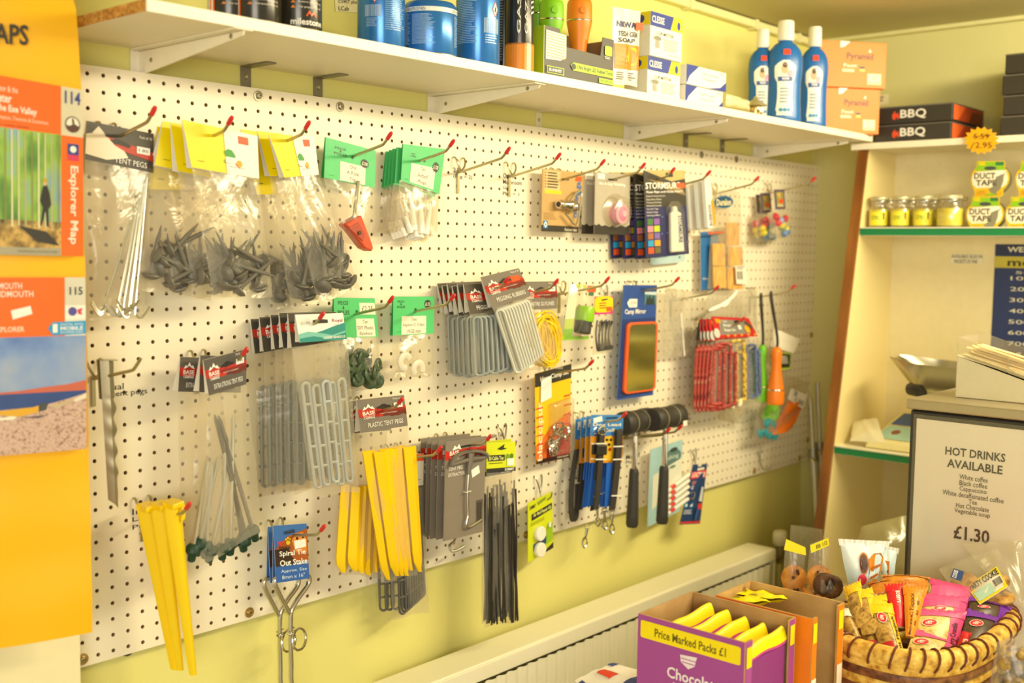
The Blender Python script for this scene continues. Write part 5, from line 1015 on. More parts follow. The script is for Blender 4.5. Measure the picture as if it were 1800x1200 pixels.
# white cartons
def carton(name,l,r,top,bot,d,dp,face_items,lab,cat,grp,side_items=(),rot=0,hexc='f3efe2'):
    a,b_=at(l,top,d),at(r,top,d); zb=at(l,bot,d).z if bot else ST; zt=a.z; W=b_.x-a.x
    t=thing(name,lab,cat,((a.x+b_.x)/2,-d,zb),grp)
    c=V(((a.x+b_.x)/2,-d+dp/2,0)); R=Matrix.Rotation(rot,3,'Z')
    def G(x,y,z): v=R@V((x-c.x,y-c.y,0)); return V((c.x+v.x,c.y+v.y,z))
    P=[G(a.x,-d,zb),G(b_.x,-d,zb),G(b_.x,-d+dp,zb),G(a.x,-d+dp,zb),G(a.x,-d,zt),G(b_.x,-d,zt),G(b_.x,-d+dp,zt),G(a.x,-d+dp,zt)]
    MB().use(M(hexc,.45)).hexa(P).build('carton',t,bevel=.0008)
    prints(t,Q(P[4],P[5],P[1],P[0]),face_items,n=.0006)
    if side_items: prints(t,Q(P[7],P[4],P[0],P[3]),side_items,name='print',n=.0006)
    return t,zt
CL=[('r','2b3f9a',0,0,1,.32),('p','f0dc1e',[(.72,0),(1,0),(1,.32),(.62,.32)]),('e','2b3f9a',.88,.18,.05,.1),('t',WHITE,'CLESSE',.04,.08,.42,.24,True),('t','6a6a5a','CLIP MYSTER',.2,.42,.72,.5),('e','c8c4b0',.22,.58,.13,.07),('e','8a8878',.22,.58,.11,.05),('p','a8a492',[(.17,.62),(.27,.62),(.29,.8),(.16,.8)]),('h','b8b4a2',.42,.56,.92,.84,5),('t','8a8676','Gas lamp',.6,.88,.9,.93)]
CS=[('r','f0dc1e',0,0,1,.3),('e','2b3f9a',.55,.15,.2,.1)]+[('r','3a3a30',.02,.02+.07*k,.14,.06+.07*k) for k in range(4)]
tz=at(1142,97,.225).z
carton('lamp_carton',1139,1196,98,None,.228,.06,CL,'white lamp carton with blue and yellow band, lower of two','carton','white lamp cartons',CS)
t,_=carton('lamp_carton',1144,1200,19,97,.226,.06,CL,'white lamp carton with blue and yellow band, stacked on top','carton','white lamp cartons',CS)
BB=[('p','2b3f9a',[(0,0),(.3,0),(.08,.55),(0,1)]),('p','2b3f9a',[(1,.5),(1,1),(.55,1),(.85,.85)]),('t','8aa0b8','China Pyramid',.36,.25,.8,.42),('t','8aa0b8','Requisites',.42,.5,.74,.66),('t','4a5a78','7x',.84,.1,.95,.2)]
carton('blue_white_carton',1205,1271,148,None,.235,.07,BB,'small white carton with blue corners, lower of two','carton','small white and blue cartons')
carton('blue_white_carton',1207,1277,112,147,.235,.07,BB,'small white carton with blue corners, upper of two','carton','small white and blue cartons')
# brass burner and plastic bag
p=at(1328,190,.225); t=thing('brass_burner','small brass lamp burner with a flared cap at the shelf end','burner',(p.x,p.y,ST)); H=at(1328,166,.225).z-ST
MB().use(BRASS).lathe((p.x,p.y,ST),[(0,.014),(.004,.016),(H*.45,.015),(H*.5,.012)],18).build('body',t,smooth=True); MB().use(M('d8cfa8',.3,.7)).lathe((p.x,p.y,ST+H*.5),[(0,.015),(.002,.027),(.005,.026),(.012,.014),(.018,.006),(.024,.004)],18).build('cap',t,smooth=True)
MB().use(BRASS).lathe((p.x-.008,p.y-.012,ST+H*.3),[(0,.003),(.01,.003),(.012,.006),(.016,.006)],10,(-.5,-.8,.1)).build('valve',t,smooth=True)
q=Q((1277,165),(1318,178),(1318,197),(1275,186),d=.215); t=thing('crumpled_bag','crumpled clear bag lying beside the brass burner','bag',q.P(.5,1)); bag(t,q,.02,95,M('ddd2a4',.35,var=.15,scale=60,bump=.5,bscale=40),name='film')
# blue bottles
def bottle(cx,l,r,top,d,lab,sgn=0):
    x=at((l+r)/2,150,d).x; rad=(r-l)/2/FPX*(V((x,-d,1.95))-EYE).dot(R2); zt=at(cx,top,d).z; H=zt-ST
    t=thing('blue_bottle',lab,'bottle',(x,-d,ST),'blue bottles with white caps'); f=math.atan2(EYE.y+d,EYE.x-x)
    hb=H*.80
    KP=[(0,.93),(.05,1),(.3,.94),(.5,.93),(.68,1.0),(.8,.99),(.88,.90),(.94,.74),(.98,.52),(1.01,.36)]
    def pf(h):
        x_=max(0,min(1,h/hb))
        for (a0,b0),(a1,b1) in zip(KP,KP[1:]):
            if x_<=a1: return b0+(b1-b0)*(x_-a0)/(a1-a0)
        return .36
    prof=[(0,rad*.8)]+[(hb*k/24,rad*pf(hb*k/24)*(.94 if k==0 else 1)) for k in range(24)]+[(hb,rad*.36),(hb+.004,rad*.34)]
    MB().use(M('1f69b2',.32,var=.03)).lathe((x,-d,ST),prof,26,(0,0,1),1,.72,f+math.pi/2+.35).build('body',t,smooth=True)
    MB().use(M('f5f0e2',.4)).lathe((x,-d,ST+hb+.002),[(0,rad*.42),(.002,rad*.46),(H-hb-.006,rad*.44),(H-hb-.002,rad*.40)],18).build('cap',t,smooth=True,label='white screw cap')
    class S(Cyl):
        def P(s,u,v,n=0):
            a=s.f+s.span*(u-.5)+.1; z=s.z1+(s.z0-s.z1)*v; rr_=rad*pf(z-ST)
            ax=f+math.pi/2+.35; ca,sa=math.cos(a-ax),math.sin(a-ax); k=1/math.sqrt(ca*ca+(sa/.72)**2); R_=rr_*k+n
            return V((x+R_*math.cos(a),-d+R_*math.sin(a),z))
    c=S((x,-d),ST+hb*.76,ST+hb*.1,rad,1.9)
    b=MB().use(M('efece0',.35)); sh=lambda v:(.36 if v>.35 else .40)-.06*math.sin(min(1,max(0,(v-.2)/.8))*3.1)*(v>.3)
    b.grid(lambda u,v:c.P(.5+(u-.5)*2*(sh(v)*math.sin(min(1,v*6+.2)*1.57)*(1 if v<.93 else .85)),v,.0008),8,20)
    o=b.build('label',t,smooth=True)
    prints(o,c,[('e','d8b48a',.46,.16,.13,.09),('e','5a4030',.46,.09,.09,.05),('e','f0a0b8',.68,.24,.12,.06),('r','2b4f9a',.22,.30,.78,.38),('t',WHITE,'aqua',.36,.31,.64,.37,True),('h','8a98a8',.3,.5,.7,.8,5),('e','2f8fc4',.35,.9,.07,.035),('e','2f8fc4',.5,.9,.07,.035),('e','2f8fc4',.65,.9,.07,.035)],name='print',n=.0014)
    qq=Q(c.P(.38,-.20,.003),c.P(.66,-.20,.003),c.P(.66,-.10,.003),c.P(.38,-.10,.003)); card(t,qq,'ff4a2a','price_sticker')
bottle(1341,1314,1364,52,.165,'blue bottle with white cap, standing behind the other two')
bottle(1378,1347,1410,36,.215,'blue bottle with white cap, beside the brass burner')
bottle(1425,1405,1455,45,.215,'blue bottle with white cap, next to the orange cartons')
# orange cartons at the shelf end
def ocarton(l,r,top,bot,lab,dd):
    a=at(l,top,dd); z0=ST if bot is None else at(l,bot,dd).z; dirx=V((.80,-.60,0)); W=(at(r,top,dd)-a).length
    base=V((a.x,a.y,0)); wv=dirx*(W*.62); nv=V((.60,.80,0))*.05
    t=thing('orange_carton',lab,'carton',(a.x,a.y,z0),'orange print cartons')
    P=[base,base+wv,base+wv+nv,base+nv]; P=[p+V((0,0,z0)) for p in P]+[p+V((0,0,a.z)) for p in P]
    MB().use(M('e47f00',.45)).hexa(P).build('carton',t,bevel=.001)
    prints(t,Q(P[4],P[5],P[1],P[0]),[('p','f6ece0',[(.30,0),(.45,0),(.36,.12),(.30,.14)]),('t','5a3a1e','Pyramid',.40,.24,.80,.42,True),('p','fbe6cc',[(.72,.22),(.75,.14),(.77,.22)]),('t','fbe6cc','Foot',.36,.48,.56,.56,True),('r','f6d8a8',.34,.60,.52,.66),('r','3a3a36',.60,.53,.68,.58),('r','e8d050',.60,.59,.68,.64),('r','a8cf9a',.72,.68,.93,.92),('r','d8e8c8',.74,.71,.91,.84),('t','4a6a3a','eco',.78,.73,.88,.81)],n=.0006)
ocarton(1443,1522,153,None,'orange carton with dark lettering, lower of two by the blue bottles',.21)
ocarton(1442,1530,70,152,'orange carton with dark lettering, upper of two by the blue bottles',.21)
# ================================================================ END-WALL CABINET
cb=thing('display_cabinet','cream display cabinet with green shelf edges and a brown slanted front edge','cabinet',(2.2,-.7,0))
CC=M('f2dfa0',.5,var=.03,scale=4); CI=M('f3ecd0',.5,var=.02,scale=4)
XF=lambda z:2.0993-.182*(1.8259-z)   # sloping front
ZC=1.828
def side(y0,y1,nm,edge):
    b=MB().use(CC).hexa([(XF(0)+.004,y1,0),(XF(0)+.004,y0,0),(2.33,y0,0),(2.33,y1,0),(XF(ZC)+.004,y1,ZC),(XF(ZC)+.004,y0,ZC),(2.33,y0,ZC),(2.33,y1,ZC)]); b.build(nm,cb)
    if edge: MB().use(ramp_mat('brownwood',['6a3c10','8a531a','a46a26'],14,.4,4,(1,1,.15))).hexa([(XF(0)-.004,y1-.001,0),(XF(0)-.004,y0+.001,0),(XF(0)+.004,y0+.001,0),(XF(0)+.004,y1-.001,0),(XF(ZC)-.004,y1-.001,ZC),(XF(ZC)-.004,y0+.001,ZC),(XF(ZC)+.004,y0+.001,ZC),(XF(ZC)+.004,y1-.001,ZC)]).build('front_edge_strip',cb,bevel=.002,label='brown wood edging')
side(-.253,-.280,'side_panel',True); side(-1.60,-1.627,'side_panel',True)
MB().use(M('efe2b4',.45)).box((2.285,-1.6,0),(2.30,-.28,ZC)).build('back_panel',cb)
SG=M('17884f',.3,var=.04)
for nm,zt,xf,zl in (('shelf',1.6165,2.068,None),('shelf',1.030,1.962,None)):
    MB().use(CI).box((xf,-1.6,zt-.022),(2.285,-.28,zt)).build('shelf',cb); MB().use(SG).box((xf-.003,-1.6,zt-.0205),(xf,-.262,zt-.002)).build('shelf_edge',cb,label='green shelf edging'); MB().use(M('f3ecd0',.3)).box((xf-.005,-1.6,zt-.0025),(xf,-.262,zt+.001)).build('edge_lip',cb)
MB().use(CI).box((1.80,-1.6,.5),(2.285,-.28,.52)).build('shelf',cb)
# top shelf carrying the trays
ts=thing('top_shelf','cream shelf over the cabinet carrying the black boxed trays','shelf',(2.22,-.8,ZC)); MB().use(M('efe6c4',.45)).box((2.092,-1.62,ZC),(2.369,-.232,ZC+.018)).build('board',ts,bevel=.002); MB().use(M('f6eed4',.4)).box((2.089,-1.62,ZC+.001),(2.092,-.236,ZC+.017)).build('front_edge',ts)
ZT2=ZC+.018
def tray(x0,x1,y0,y1,z0,h,lab,txt=True,red=True):
    t=thing('boxed_tray',lab,'box',((x0+x1)/2,(y0+y1)/2,z0),'black boxed trays'); MB().use(M('37322c',.35,var=.05)).box((x0,y0,z0),(x1,y1,z0+h)).build('carton',t,bevel=.003)
    MB().use(M('6a645a',.3)).box((x0-.0008,y0-.0008,z0+h-.004),(x1,y1,z0+h-.001)).build('rim',t)
    q=Q((x0,y1,z0+h),(x0,y0,z0+h),(x0,y0,z0),(x0,y1,z0))
    if txt: prints(t,q,[('p','e0502a',[(.26,.72),(.25,.5),(.29,.25),(.30,.45),(.33,.38),(.345,.6),(.33,.78),(.31,.6),(.29,.78)]),('t','f0ece0','BBQ',.355,.22,.68,.78,True)],n=.0006)
    if red: prints(t,Q((x0,y0,z0+h),(x1,y0,z0+h),(x1,y0,z0),(x0,y0,z0)),[('r','b8401e',.02,.1,.97,.92),('p','e0642e',[(.02,.1),(.4,.1),(.15,.92),(.02,.92)]),('p','7a2a18',[(.6,.3),(.97,.2),(.97,.92),(.5,.92)])],name='print',n=.0006)
tray(2.115,2.345,-.497,-.285,ZT2+.0005,.047,'black barbecue tray box with red side, lower of two')
tray(2.112,2.342,-.500,-.283,ZT2+.0485,.047,'black barbecue tray box with red side, upper of two')
for k in range(4): tray(2.118+.003*(k%2),2.34,-.90,-.618-.004*(k%2),ZT2+.0006+.0515*k,.0505,'plain black box in the tall stack at the frame edge, '+('lowest','second from the bottom','third from the bottom','topmost')[k],False,False)
# price star
q=Q(*[tuple(p) for p in (atx(1692,222,2.083),atx(1758,222,2.083),atx(1756,272,2.080),atx(1694,272,2.080))]); t=thing('price_star','yellow star shaped price card clipped to the top shelf edge','sign',q.P(.5,.1))
pts=[];
for a in range(32): f=1 if a%2 else .80; pts.append((.5+.5*f*math.cos(a*math.pi/16),.5+.5*f*math.sin(a*math.pi/16)))
card(t,q,'f8b010',name='star_card',shape=pts); prints(t,q,[('t','4a3414','5.59',.3,.26,.72,.44),('p','4a3414',[(.28,.36),(.76,.30),(.76,.32),(.28,.38)]),('t','4a3414','2.95',.34,.56,.8,.76),('p','4a3414',[(.2,.78),(.3,.56),(.32,.57),(.22,.79)])],name='lettering')
# wall notes
for (l,tp,r,bt,x,lab,ln) in ((1530,168,1562,186,2.368,'small white note on the end wall above the barbecue boxes',['BBQ']),):
    q=Q(*[tuple(p) for p in (atx(l,tp,x),atx(r,tp-3,x),atx(r,bt-3,x),atx(l,bt,x))]); t=thing('wall_note',lab,'note',q.P(.5,.5)); card(t,q,'efe6c0'); prints(t,q,[('h','6a6248',.1,.2,.9,.8,2)])
# candle jars
GLS=film_mat('jar_glass',.04,.16,bscale=2,bstr=.02)
def jar(px,x,lab,label=True,w=36):
    p=atx(px,405,x); z=1.6175; t=thing('candle_jar',lab,'jar',(x,p.y,z),'yellow candle jars'); r=w/2/FPX*(p-EYE).dot(R2); H=.082
    MB().use(GLS).lathe((x,p.y,z),[(0,r*.9),(.004,r),(H*.58,r),(H*.68,r*.84),(H*.76,r*.80),(H*.80,r*.86),(H*.84,r*.86),(H*.88,r*.84)],22).build('glass',t,smooth=True)
    MB().use(M('ebdc08',.4)).lathe((x,p.y,z+.003),[(0,r*.86),(.002,r*.94),(H*.55,r*.94),(H*.56,r*.9)],20).build('wax',t,smooth=True)
    MB().use(M('c8c09a',.3,.4)).lathe((x,p.y,z+H*.88),[(0,r*.84),(.002,r*.9),(.009,r*.9),(.011,r*.84)],22).build('lid',t,smooth=True)
    if label: prints(t,Cyl((x,p.y),z+H*.52,z+.006,r,1.7),[('r','f3e63a',0,0,1,1),('t','4a8a2a','CITRO',.08,.3,.55,.6,True),('p','3a3020',[(.7,.1),(.8,.1),(.78,.6),(.72,.6)]),('p','c8402a',[(.6,.55),(.9,.5),(.85,.85),(.65,.8)])],n=.0008)
for i,(px,l) in enumerate(((1544,'nearest the brown cabinet edge'),(1582,'second from the brown cabinet edge'),(1622,'third from the brown cabinet edge'))): jar(px,2.115,'yellow candle jar in the front row, '+l)
jar(1669,2.105,'yellow candle jar turned label away, next to the duct tape',False,46)
for i,(px,l) in enumerate(((1561,'first'),(1600,'second'),(1639,'third'),(1684,'fourth'))): jar(px,2.19,'yellow candle jar in the rear row, '+l+' from the brown cabinet edge',i<3,32)
# duct tape packs
def duct(l,tp,r,bt,x,lab):
    q=Q(*[tuple(p) for p in (atx(l,tp,x),atx(r,tp,x),atx(r,bt,x),atx(l,bt,x))])
    q=Q(q.a,q.b,V((q.b.x,q.b.y,q.e.z)),V((q.a.x,q.a.y,q.e.z)))
    t=thing('duct_tape_pack',lab,'tape',q.P(.5,1),'duct tape packs')
    shp=[(.14,0),(.86,0),(.87,.2),(.94,.27),(.99,.38),(1,.5),(.98,.62),(.92,.74),(.86,.8),(.85,1),(.12,1),(.11,.82),(.05,.72),(.01,.6),(0,.5),(.01,.38),(.06,.28),(.13,.2)]
    b=MB().use(M('eac018',.4)).slab(q,shp,-.001,0); b.build('sleeve',t)
    qi=q.sub(.04,.03,.96,.97); 
    prints(t,q,[('p','8ac01e',[(.17,.02),(.84,.02),(.85,.2),(.9,.27),(.1,.27),(.15,.2)]),('r','e8c41e',.2,.03,.36,.12),('r','2a7a4a',.63,.02,.84,.12),('e','4a4a4e',.5,.2,.16,.055),('p','f1e6cc',[(.03,.5),(.06,.37),(.16,.3),(.5,.27),(.84,.25),(.93,.33),(.97,.5),(.93,.66),(.84,.74),(.16,.76),(.06,.66)]),('p','8a8670',[(.66,.45),(.90,.32),(.84,.6),(.78,.8),(.68,.95),(.55,.88),(.48,.8),(.6,.7)]),('e','efe8d0',.9,.52,.05,.17),('p','f6f0e2',[(.62,.30),(.92,.26),(.86,.36),(.66,.43)]),
      ('t','3a3426','DUCT',.09,.33,.64,.50,True),('t','3a3426','TAPE',.14,.53,.68,.69,True),('r','e8b41e',.16,.82,.5,.96),('p','8ac01e',[(.36,.97),(.55,.89),(.7,.97)]),('e','e8a81e',.76,.9,.07,.055),('h','a87a1e',.18,.83,.46,.95,4)],n=.0008)
    c=q.P(.52,.5,-.003); r=q.h*.42
    b=MB().use(M('8f8b78',.35,.3)); b.lathe(c,[(0,r*.55),(0.0001,r),(.045,r),(.0451,r*.55)],26,-q.n); b.build('tape_roll',t,smooth=True); 
    return t
duct(1700,346,1766,408,2.10,'duct tape pack on the cabinet shelf, lower row beside the jars')
duct(1708,283,1776,346,2.10,'duct tape pack in the upper row, stacked above the jars level')
duct(1768,346,1836,408,2.10,'duct tape pack cut by the frame edge, lower row')
duct(1786,283,1854,346,2.10,'duct tape pack cut by the frame edge, upper row')
# chart and note on the back panel
def xq(l,tp,r,bt,x): 
    a=atx(l,tp,x); b_=atx(r,tp,x); c=atx(l,bt,x); return Q(V((x,a.y,a.z)),V((x,b_.y,a.z)),V((x,b_.y,c.z)),V((x,a.y,c.z)))
q=xq(1750,429,1960,640,2.284); t=thing('weight_chart','navy metric weight chart on the cabinet back','chart',q.P(.5,.5)); card(t,q,'2b3a6e',th=.0005)
it=[('r','2a3358',0,0,1,.085),('t','e8e4c8','WEIGHTS',.11,.02,.5,.065,True),('r','c8bc4a',0,.10,1,.195),('t','3a3820','metric',.115,.12,.56,.18,True)]
for k,s_ in enumerate(['50 g','100 g','200 g','300 g','400 g','500 g','600 g','700 g']): it.append(('t','e8e4d0',s_,.15 if k else .19,[.22,.262,.35,.44,.53,.62,.71,.80][k],.44,[.25,.305,.395,.485,.575,.665,.755,.845][k]))
prints(t,q,it)
q=xq(1672,446,1728,463,2.284); t=thing('typed_note','small pale typed note on the cabinet back under the green edge','note',q.P(.5,.5)); card(t,q,'efe8cc',th=.0004); prints(t,q,[('t','6a6450','AVAILABLE ALSO IN',.02,.05,.98,.42),('t','6a6450','PACKETS OF ONE',.12,.56,.84,.95)])
# scales: scoop pan on stand and blue fronted body
zs=1.031
p=atx(1562,782,2.02); t=thing('weighing_scale','cream electronic weighing scale with blue display and steel scoop','scale',(2.03,-.46,zs))
b=MB().use(M('efe4a8',.4)); b.hexa([(1.985,-.62,zs),(1.985,-.35,zs),(2.22,-.37,zs),(2.22,-.60,zs),(1.99,-.612,zs+.02),(1.99,-.358,zs+.02),(2.15,-.385,zs+.085),(2.15,-.59,zs+.085)]); b.build('body',t,bevel=.006)
q=Q((1.992,-.372,zs+.0255),(1.992,-.60,zs+.0255),(1.989,-.60,zs+.0205),(1.989,-.372,zs+.0205))
fA,fB=V((1.99,-.358,zs+.02)),V((2.15,-.385,zs+.085)); gA,gB=V((1.99,-.612,zs+.02)),V((2.15,-.59,zs+.085))
q=Q(fA+(fB-fA)*.96,gA+(gB-gA)*.96,gA+(gB-gA)*.04,fA+(fB-fA)*.04)
prints(t,q,[('p','2f5aa8',[(.06,.04),(.95,.04),(.97,.45),(.05,.45)]),('r','7a8a3a',.42,.12,.75,.34),('p','a8cfc0',[(.05,.5),(.97,.5),(.98,.94),(.04,.94)]),('e','8a4a3a',.2,.7,.05,.08),('t','2f5aa8','kg',.8,.55,.92,.8,True)],n=.0015)
MB().use(M('33302b',.5)).box((1.995,-.50,zs-.0005),(2.02,-.46,zs+.012)).build('foot',t)
MB().use(STEELD).lathe((2.12,-.47,zs+.075),[(0,.03),(.05,.02),(.09,.02),(.1,.05)],14).build('post',t,smooth=True)
MB().use(M('2f2b26',.4)).lathe((2.02,-.455,1.195),[(0,.016),(.03,.02),(.05,.016)],14,(-.4,-.9,.1)).build('clamp_knob',t,smooth=True)
SC_=M('b8b096',.25,.9,.05)
a=atx(1562,626,2.02); c=atx(1690,632,2.02)
def pan(u,v):
    L_=(a.y-c.y)*1.25; w_=.4+.6*min(1,u*2.5)**.7; y=a.y-L_*u; ang=math.pi*(1.02+.96*v); return V((2.06+.085*w_*math.cos(ang),y,a.z-.002-.01*u+ .105*min(1,.06+u*2.6)*math.sin(ang)))
b=MB().use(SC_).grid(pan,14,14); b.grid(lambda u,v:pan(1-u,v)+V((0,0,.0025)),14,14); b.build('scoop_pan',t,smooth=80)
# crumpled paper and bags on shelves
q=Q(*[tuple(p) for p in (atx(1500,742,2.06),atx(1542,735,2.06),atx(1556,778,1.99),atx(1494,775,1.99))]); t=thing('paper_bag','crumpled white paper bag lying beside the weighing scale','bag',q.P(.5,1)); bag(t,q,.014,101,M('efe6c0',.6,var=.05,bump=.5,bscale=30),name='paper')
q=Q(*[tuple(p) for p in (atd(1515,925,2.75),atd(1600,905,2.75),atd(1610,1010,2.7),atd(1490,1010,2.7))]); t=thing('plastic_bag','slumped clear plastic bag in the bottom of the cabinet','bag',q.P(.5,1)); bag(t,q,.05,102,film_mat('dull_film',.45,.05,milk='d8cf9a'),name='film')
# telescopic steel poles in the corner
def pole(p0,p1,j,lab):
    a,c=V(p0),V(p1); t=thing('steel_pole',lab,'pole',c,'telescopic steel poles'); m=a+(c-a)*j
    MB().use(M('bdb8a8',.4,.6)).tube([a,m],.0055,10).build('inner_tube',t,smooth=True); MB().use(M('bdb8a8',.4,.6)).tube([m,c],.0115,12).build('outer_tube',t,smooth=True); MB().use(M('8a8676',.35,.8)).tube([m-(c-a).normalized()*.006,m+(c-a).normalized()*.03],.0145,12).build('clamp_collar',t,smooth=True)
    d_=(c-a).normalized(); MB().use(STEEL).tube([m+V((-.012,-.012,-.02)),m+V((-.03,-.012,-.022))],.005,8).build('wing_screw',t,smooth=True)
a=at(1437,672,.07); c=at(1449,1000,.13); c2=a+(c-a)*(a.z/(a.z-c.z)); pole(a,c2,.16,'telescopic steel pole leaning in the corner, taller of two')
a=at(1424,700,.06); c=at(1441,1000,.14); c2=a+(c-a)*(a.z/(a.z-c.z)); pole(a,c2,.14,'telescopic steel pole leaning in the corner, shorter of two')
# ================================================================ RADIATOR
rd=thing('radiator','cream panel radiator with vertical ribs along the wall','radiator',(1.2,-.05,.1)); RM=M('f1ebcf',.4,var=.02)
x0,x1=.55,1.985; zt=.71
MB().use(RM).box((x0,-.100,zt-.012),(x1,-.012,zt)).build('top_cover',rd,bevel=.005,seg=3); MB().use(RM).box((x0,-.104,zt-.035),(x1,-.099,zt-.002)).build('front_lip',rd,bevel=.003)
MB().use(RM).box((x1-.004,-.104,zt-.6),(x1,-.012,zt-.004)).build('end_cover',rd,bevel=.001)
b=MB().use(RM); n=43
def rib(u,v):
    k=u*n; f=k-math.floor(k); h=.006*max(0,min(1,4*min(f,1-f)-.35)); return V((x0+.01+(x1-x0-.02)*u,-.094-h,zt-.043-.54*v))
b.grid(rib,n*8,1); b.build('ribbed_panel',rd,smooth=50)
MB().use(M('5a5438',.8)).box((x0+.01,-.09,zt-.045),(x1-.01,-.03,zt-.012)).build('gap_shade',rd)  # dark block, shade under the top cover put into its colour
vx=2.035; v=thing('radiator_valve','white radiator valve knob at the right end of the radiator','valve',(vx,-.06,.6)); p=at(1371,945,.06)
MB().use(M('f3ecd4',.4)).lathe((p.x,-.06,p.z-.022),[(0,.016),(.006,.021),(.03,.022),(.042,.019),(.045,.012)],20).build('knob',v,smooth=True); MB().use(STEELD).lathe((p.x,-.06,p.z-.075),[(0,.010),(.02,.012),(.03,.015),(.045,.012),(.054,.012)],14).build('valve_body',v,smooth=True); MB().use(STEELD).tube([(x1-.01,-.06,p.z-.055),(p.x,-.06,p.z-.055)],.009,10).build('union',v,smooth=True); MB().use(M('e9e0b8',.4)).tube([(p.x,-.06,p.z-.07),(p.x,-.06,.0)],.0075,10).build('pipe',v,smooth=True)
# clear bags slumped between radiator and cabinet
c_=[atd(1390,922,2.72),atd(1446,930,2.72)]; q=Q(c_[0],c_[1],V((c_[1].x+.03,c_[1].y,.004)),V((c_[0].x-.03,c_[0].y,.004))); t=thing('corner_bag','clear crumpled bag behind the cookie bags by the poles','bag',q.P(.5,1)); bag(t,q,.03,103,film_mat('dull_film2',.3,.08,milk='c8c4a0'),name='film')
# ================================================================ COUNTER GOODS
CZ=.745
ct=thing('counter','pale shop counter carrying the snack boxes and basket','counter',(1.2,-1.0,0))
MB().use(M('d8c8a0',.45,var=.05,scale=8)).box((.50,-1.75,CZ-.035),(1.74,-.40,CZ)).build('worktop',ct,bevel=.003); MB().use(M('b8a884',.6)).box((.56,-1.70,0),(1.70,-.46,CZ-.035)).build('carcass',ct)
# ---- hot drinks machine
xm=1.31
A=atx(1600,700,xm); zt=A.z; y1=A.y; y0=y1-.42
hm=thing('drinks_machine','hot drinks machine with stainless lid and black framed price sheet','machine',(xm+.2,(y0+y1)/2,CZ))
BKM=M('37332f',.4)
MB().use(BKM).box((xm+.004,y0,CZ+.0005),(xm+.42,y1,zt-.022)).build('cabinet',hm,bevel=.004)
MB().use(M('b9ad90',.35,.7,.04)).box((xm-.008,y0-.004,zt-.020),(xm+.43,y1+.004,zt)).build('stainless_lid',hm,bevel=.003)
MB().use(BKM).box((xm-.002,y0+.004,CZ+.01),(xm+.006,y1-.003,zt-.024)).build('front_frame',hm,bevel=.002)
S0=atx(1612,735,xm-.004); sw=.297; sh_=.42
q=Q(S0,S0+V((0,-sw,0)),S0+V((0,-sw,-sh_)),S0+V((0,0,-sh_)))
MB().use(M('fbf8f4',.5,var=.01)).slab(q,RECT,-.001,.001).build('price_sheet',hm)
U=lambda px,py:q.uv(px,py)
it=[]
for s_,l,r,cy,h_,bold in (('HOT DRINKS',1662,1768,798,15,True),('AVAILABLE',1665,1763,819.5,15,True),('White coffee',1687,1737,840.5,9,False),('Black coffee',1687,1736,851,9,False),('Cappuccino',1687,1735,862,10.5,False),('White decaffeinated coffee',1657,1765,872,9,False),('Tea',1703,1718,882,8,False),('Hot Chocolate',1681,1739,891.5,8.5,False),('Vegetable soup',1678,1741,902,10.5,False),('£1.30',1677,1740,939,24,True)):
    m_=(l+r)/2; u0,_=U(l,cy-.05*(r-l)/2); u1,_=U(r,cy+.05*(r-l)/2); _,v0=U(m_,cy-h_/2); _,v1=U(m_,cy+h_/2); it.append(('t','33312f',s_,u0,v0,u1,v1,bold))
prints(hm,q,it,name='lettering',n=.0014); 
MB().use(film_mat('sleeve',.02,.05,bscale=4,bstr=.05)).slab(q.sub(-.02,-.02,1.02,1.0),RECT,.002,.0025).build('clear_sleeve',hm)
# stirrer tray on top
t=thing('stirrer_tray','clear acrylic tray of wooden stirrers on a pale sloping stand','tray',(xm+.12,y1-.25,zt)); 
a,b_,c,e=(atx(1680,594,xm+.08),atx(1750,578,xm+.22),atx(1860,620,xm+.22),atx(1860,680,xm+.08))
zb=atx(1680,620,xm+.08).z
sx0,sx1=xm+.085,xm+.20; ys0=atx(1681,640,xm+.085).y; ys1=ys0-.32
z_a=atx(1681,623,xm+.085).z; z_b=z_a-.095
MB().use(M('d2c8a8',.5)).hexa([(sx0,ys0,zt+.0005),(sx0,ys1,zt+.0005),(sx1,ys1,zt+.0005),(sx1,ys0,zt+.0005),(sx0,ys0,z_a),(sx0,ys1,z_b),(sx1,ys1,z_b),(sx1,ys0,z_a)]).build('stand',t,bevel=.002)
AC=film_mat('acrylic',.06,.10,bscale=2,bstr=.02); h=.036
Pt=lambda x,f,dz:V((x,ys0+(ys1-ys0)*f,z_a+(z_b-z_a)*f+dz))
def sheet(p,th,nm):
    q_=Q(*p); MB().use(AC).slab(q_,RECT,0,th).build(nm,t)
sheet((Pt(sx0,0,h),Pt(sx0,1,h),Pt(sx0,1,.001),Pt(sx0,0,.001)),.002,'front_wall'); sheet((Pt(sx1,0,h+.006),Pt(sx1,1,h+.006),Pt(sx1,1,.001),Pt(sx1,0,.001)),.002,'rear_wall'); sheet((Pt(sx1,0,h),Pt(sx0,0,h),Pt(sx0,0,.001),Pt(sx1,0,.001)),.002,'end_wall'); sheet((Pt(sx1-.04,.3,h),Pt(sx0,.3,h),Pt(sx0,.3,.001),Pt(sx1-.04,.3,.001)),.002,'divider')
WD=ramp_mat('stirrer',['e3c184','f0d7a0','f7e4b8'],24,.6,3,(1,.3,1))
rr=random.Random(6)
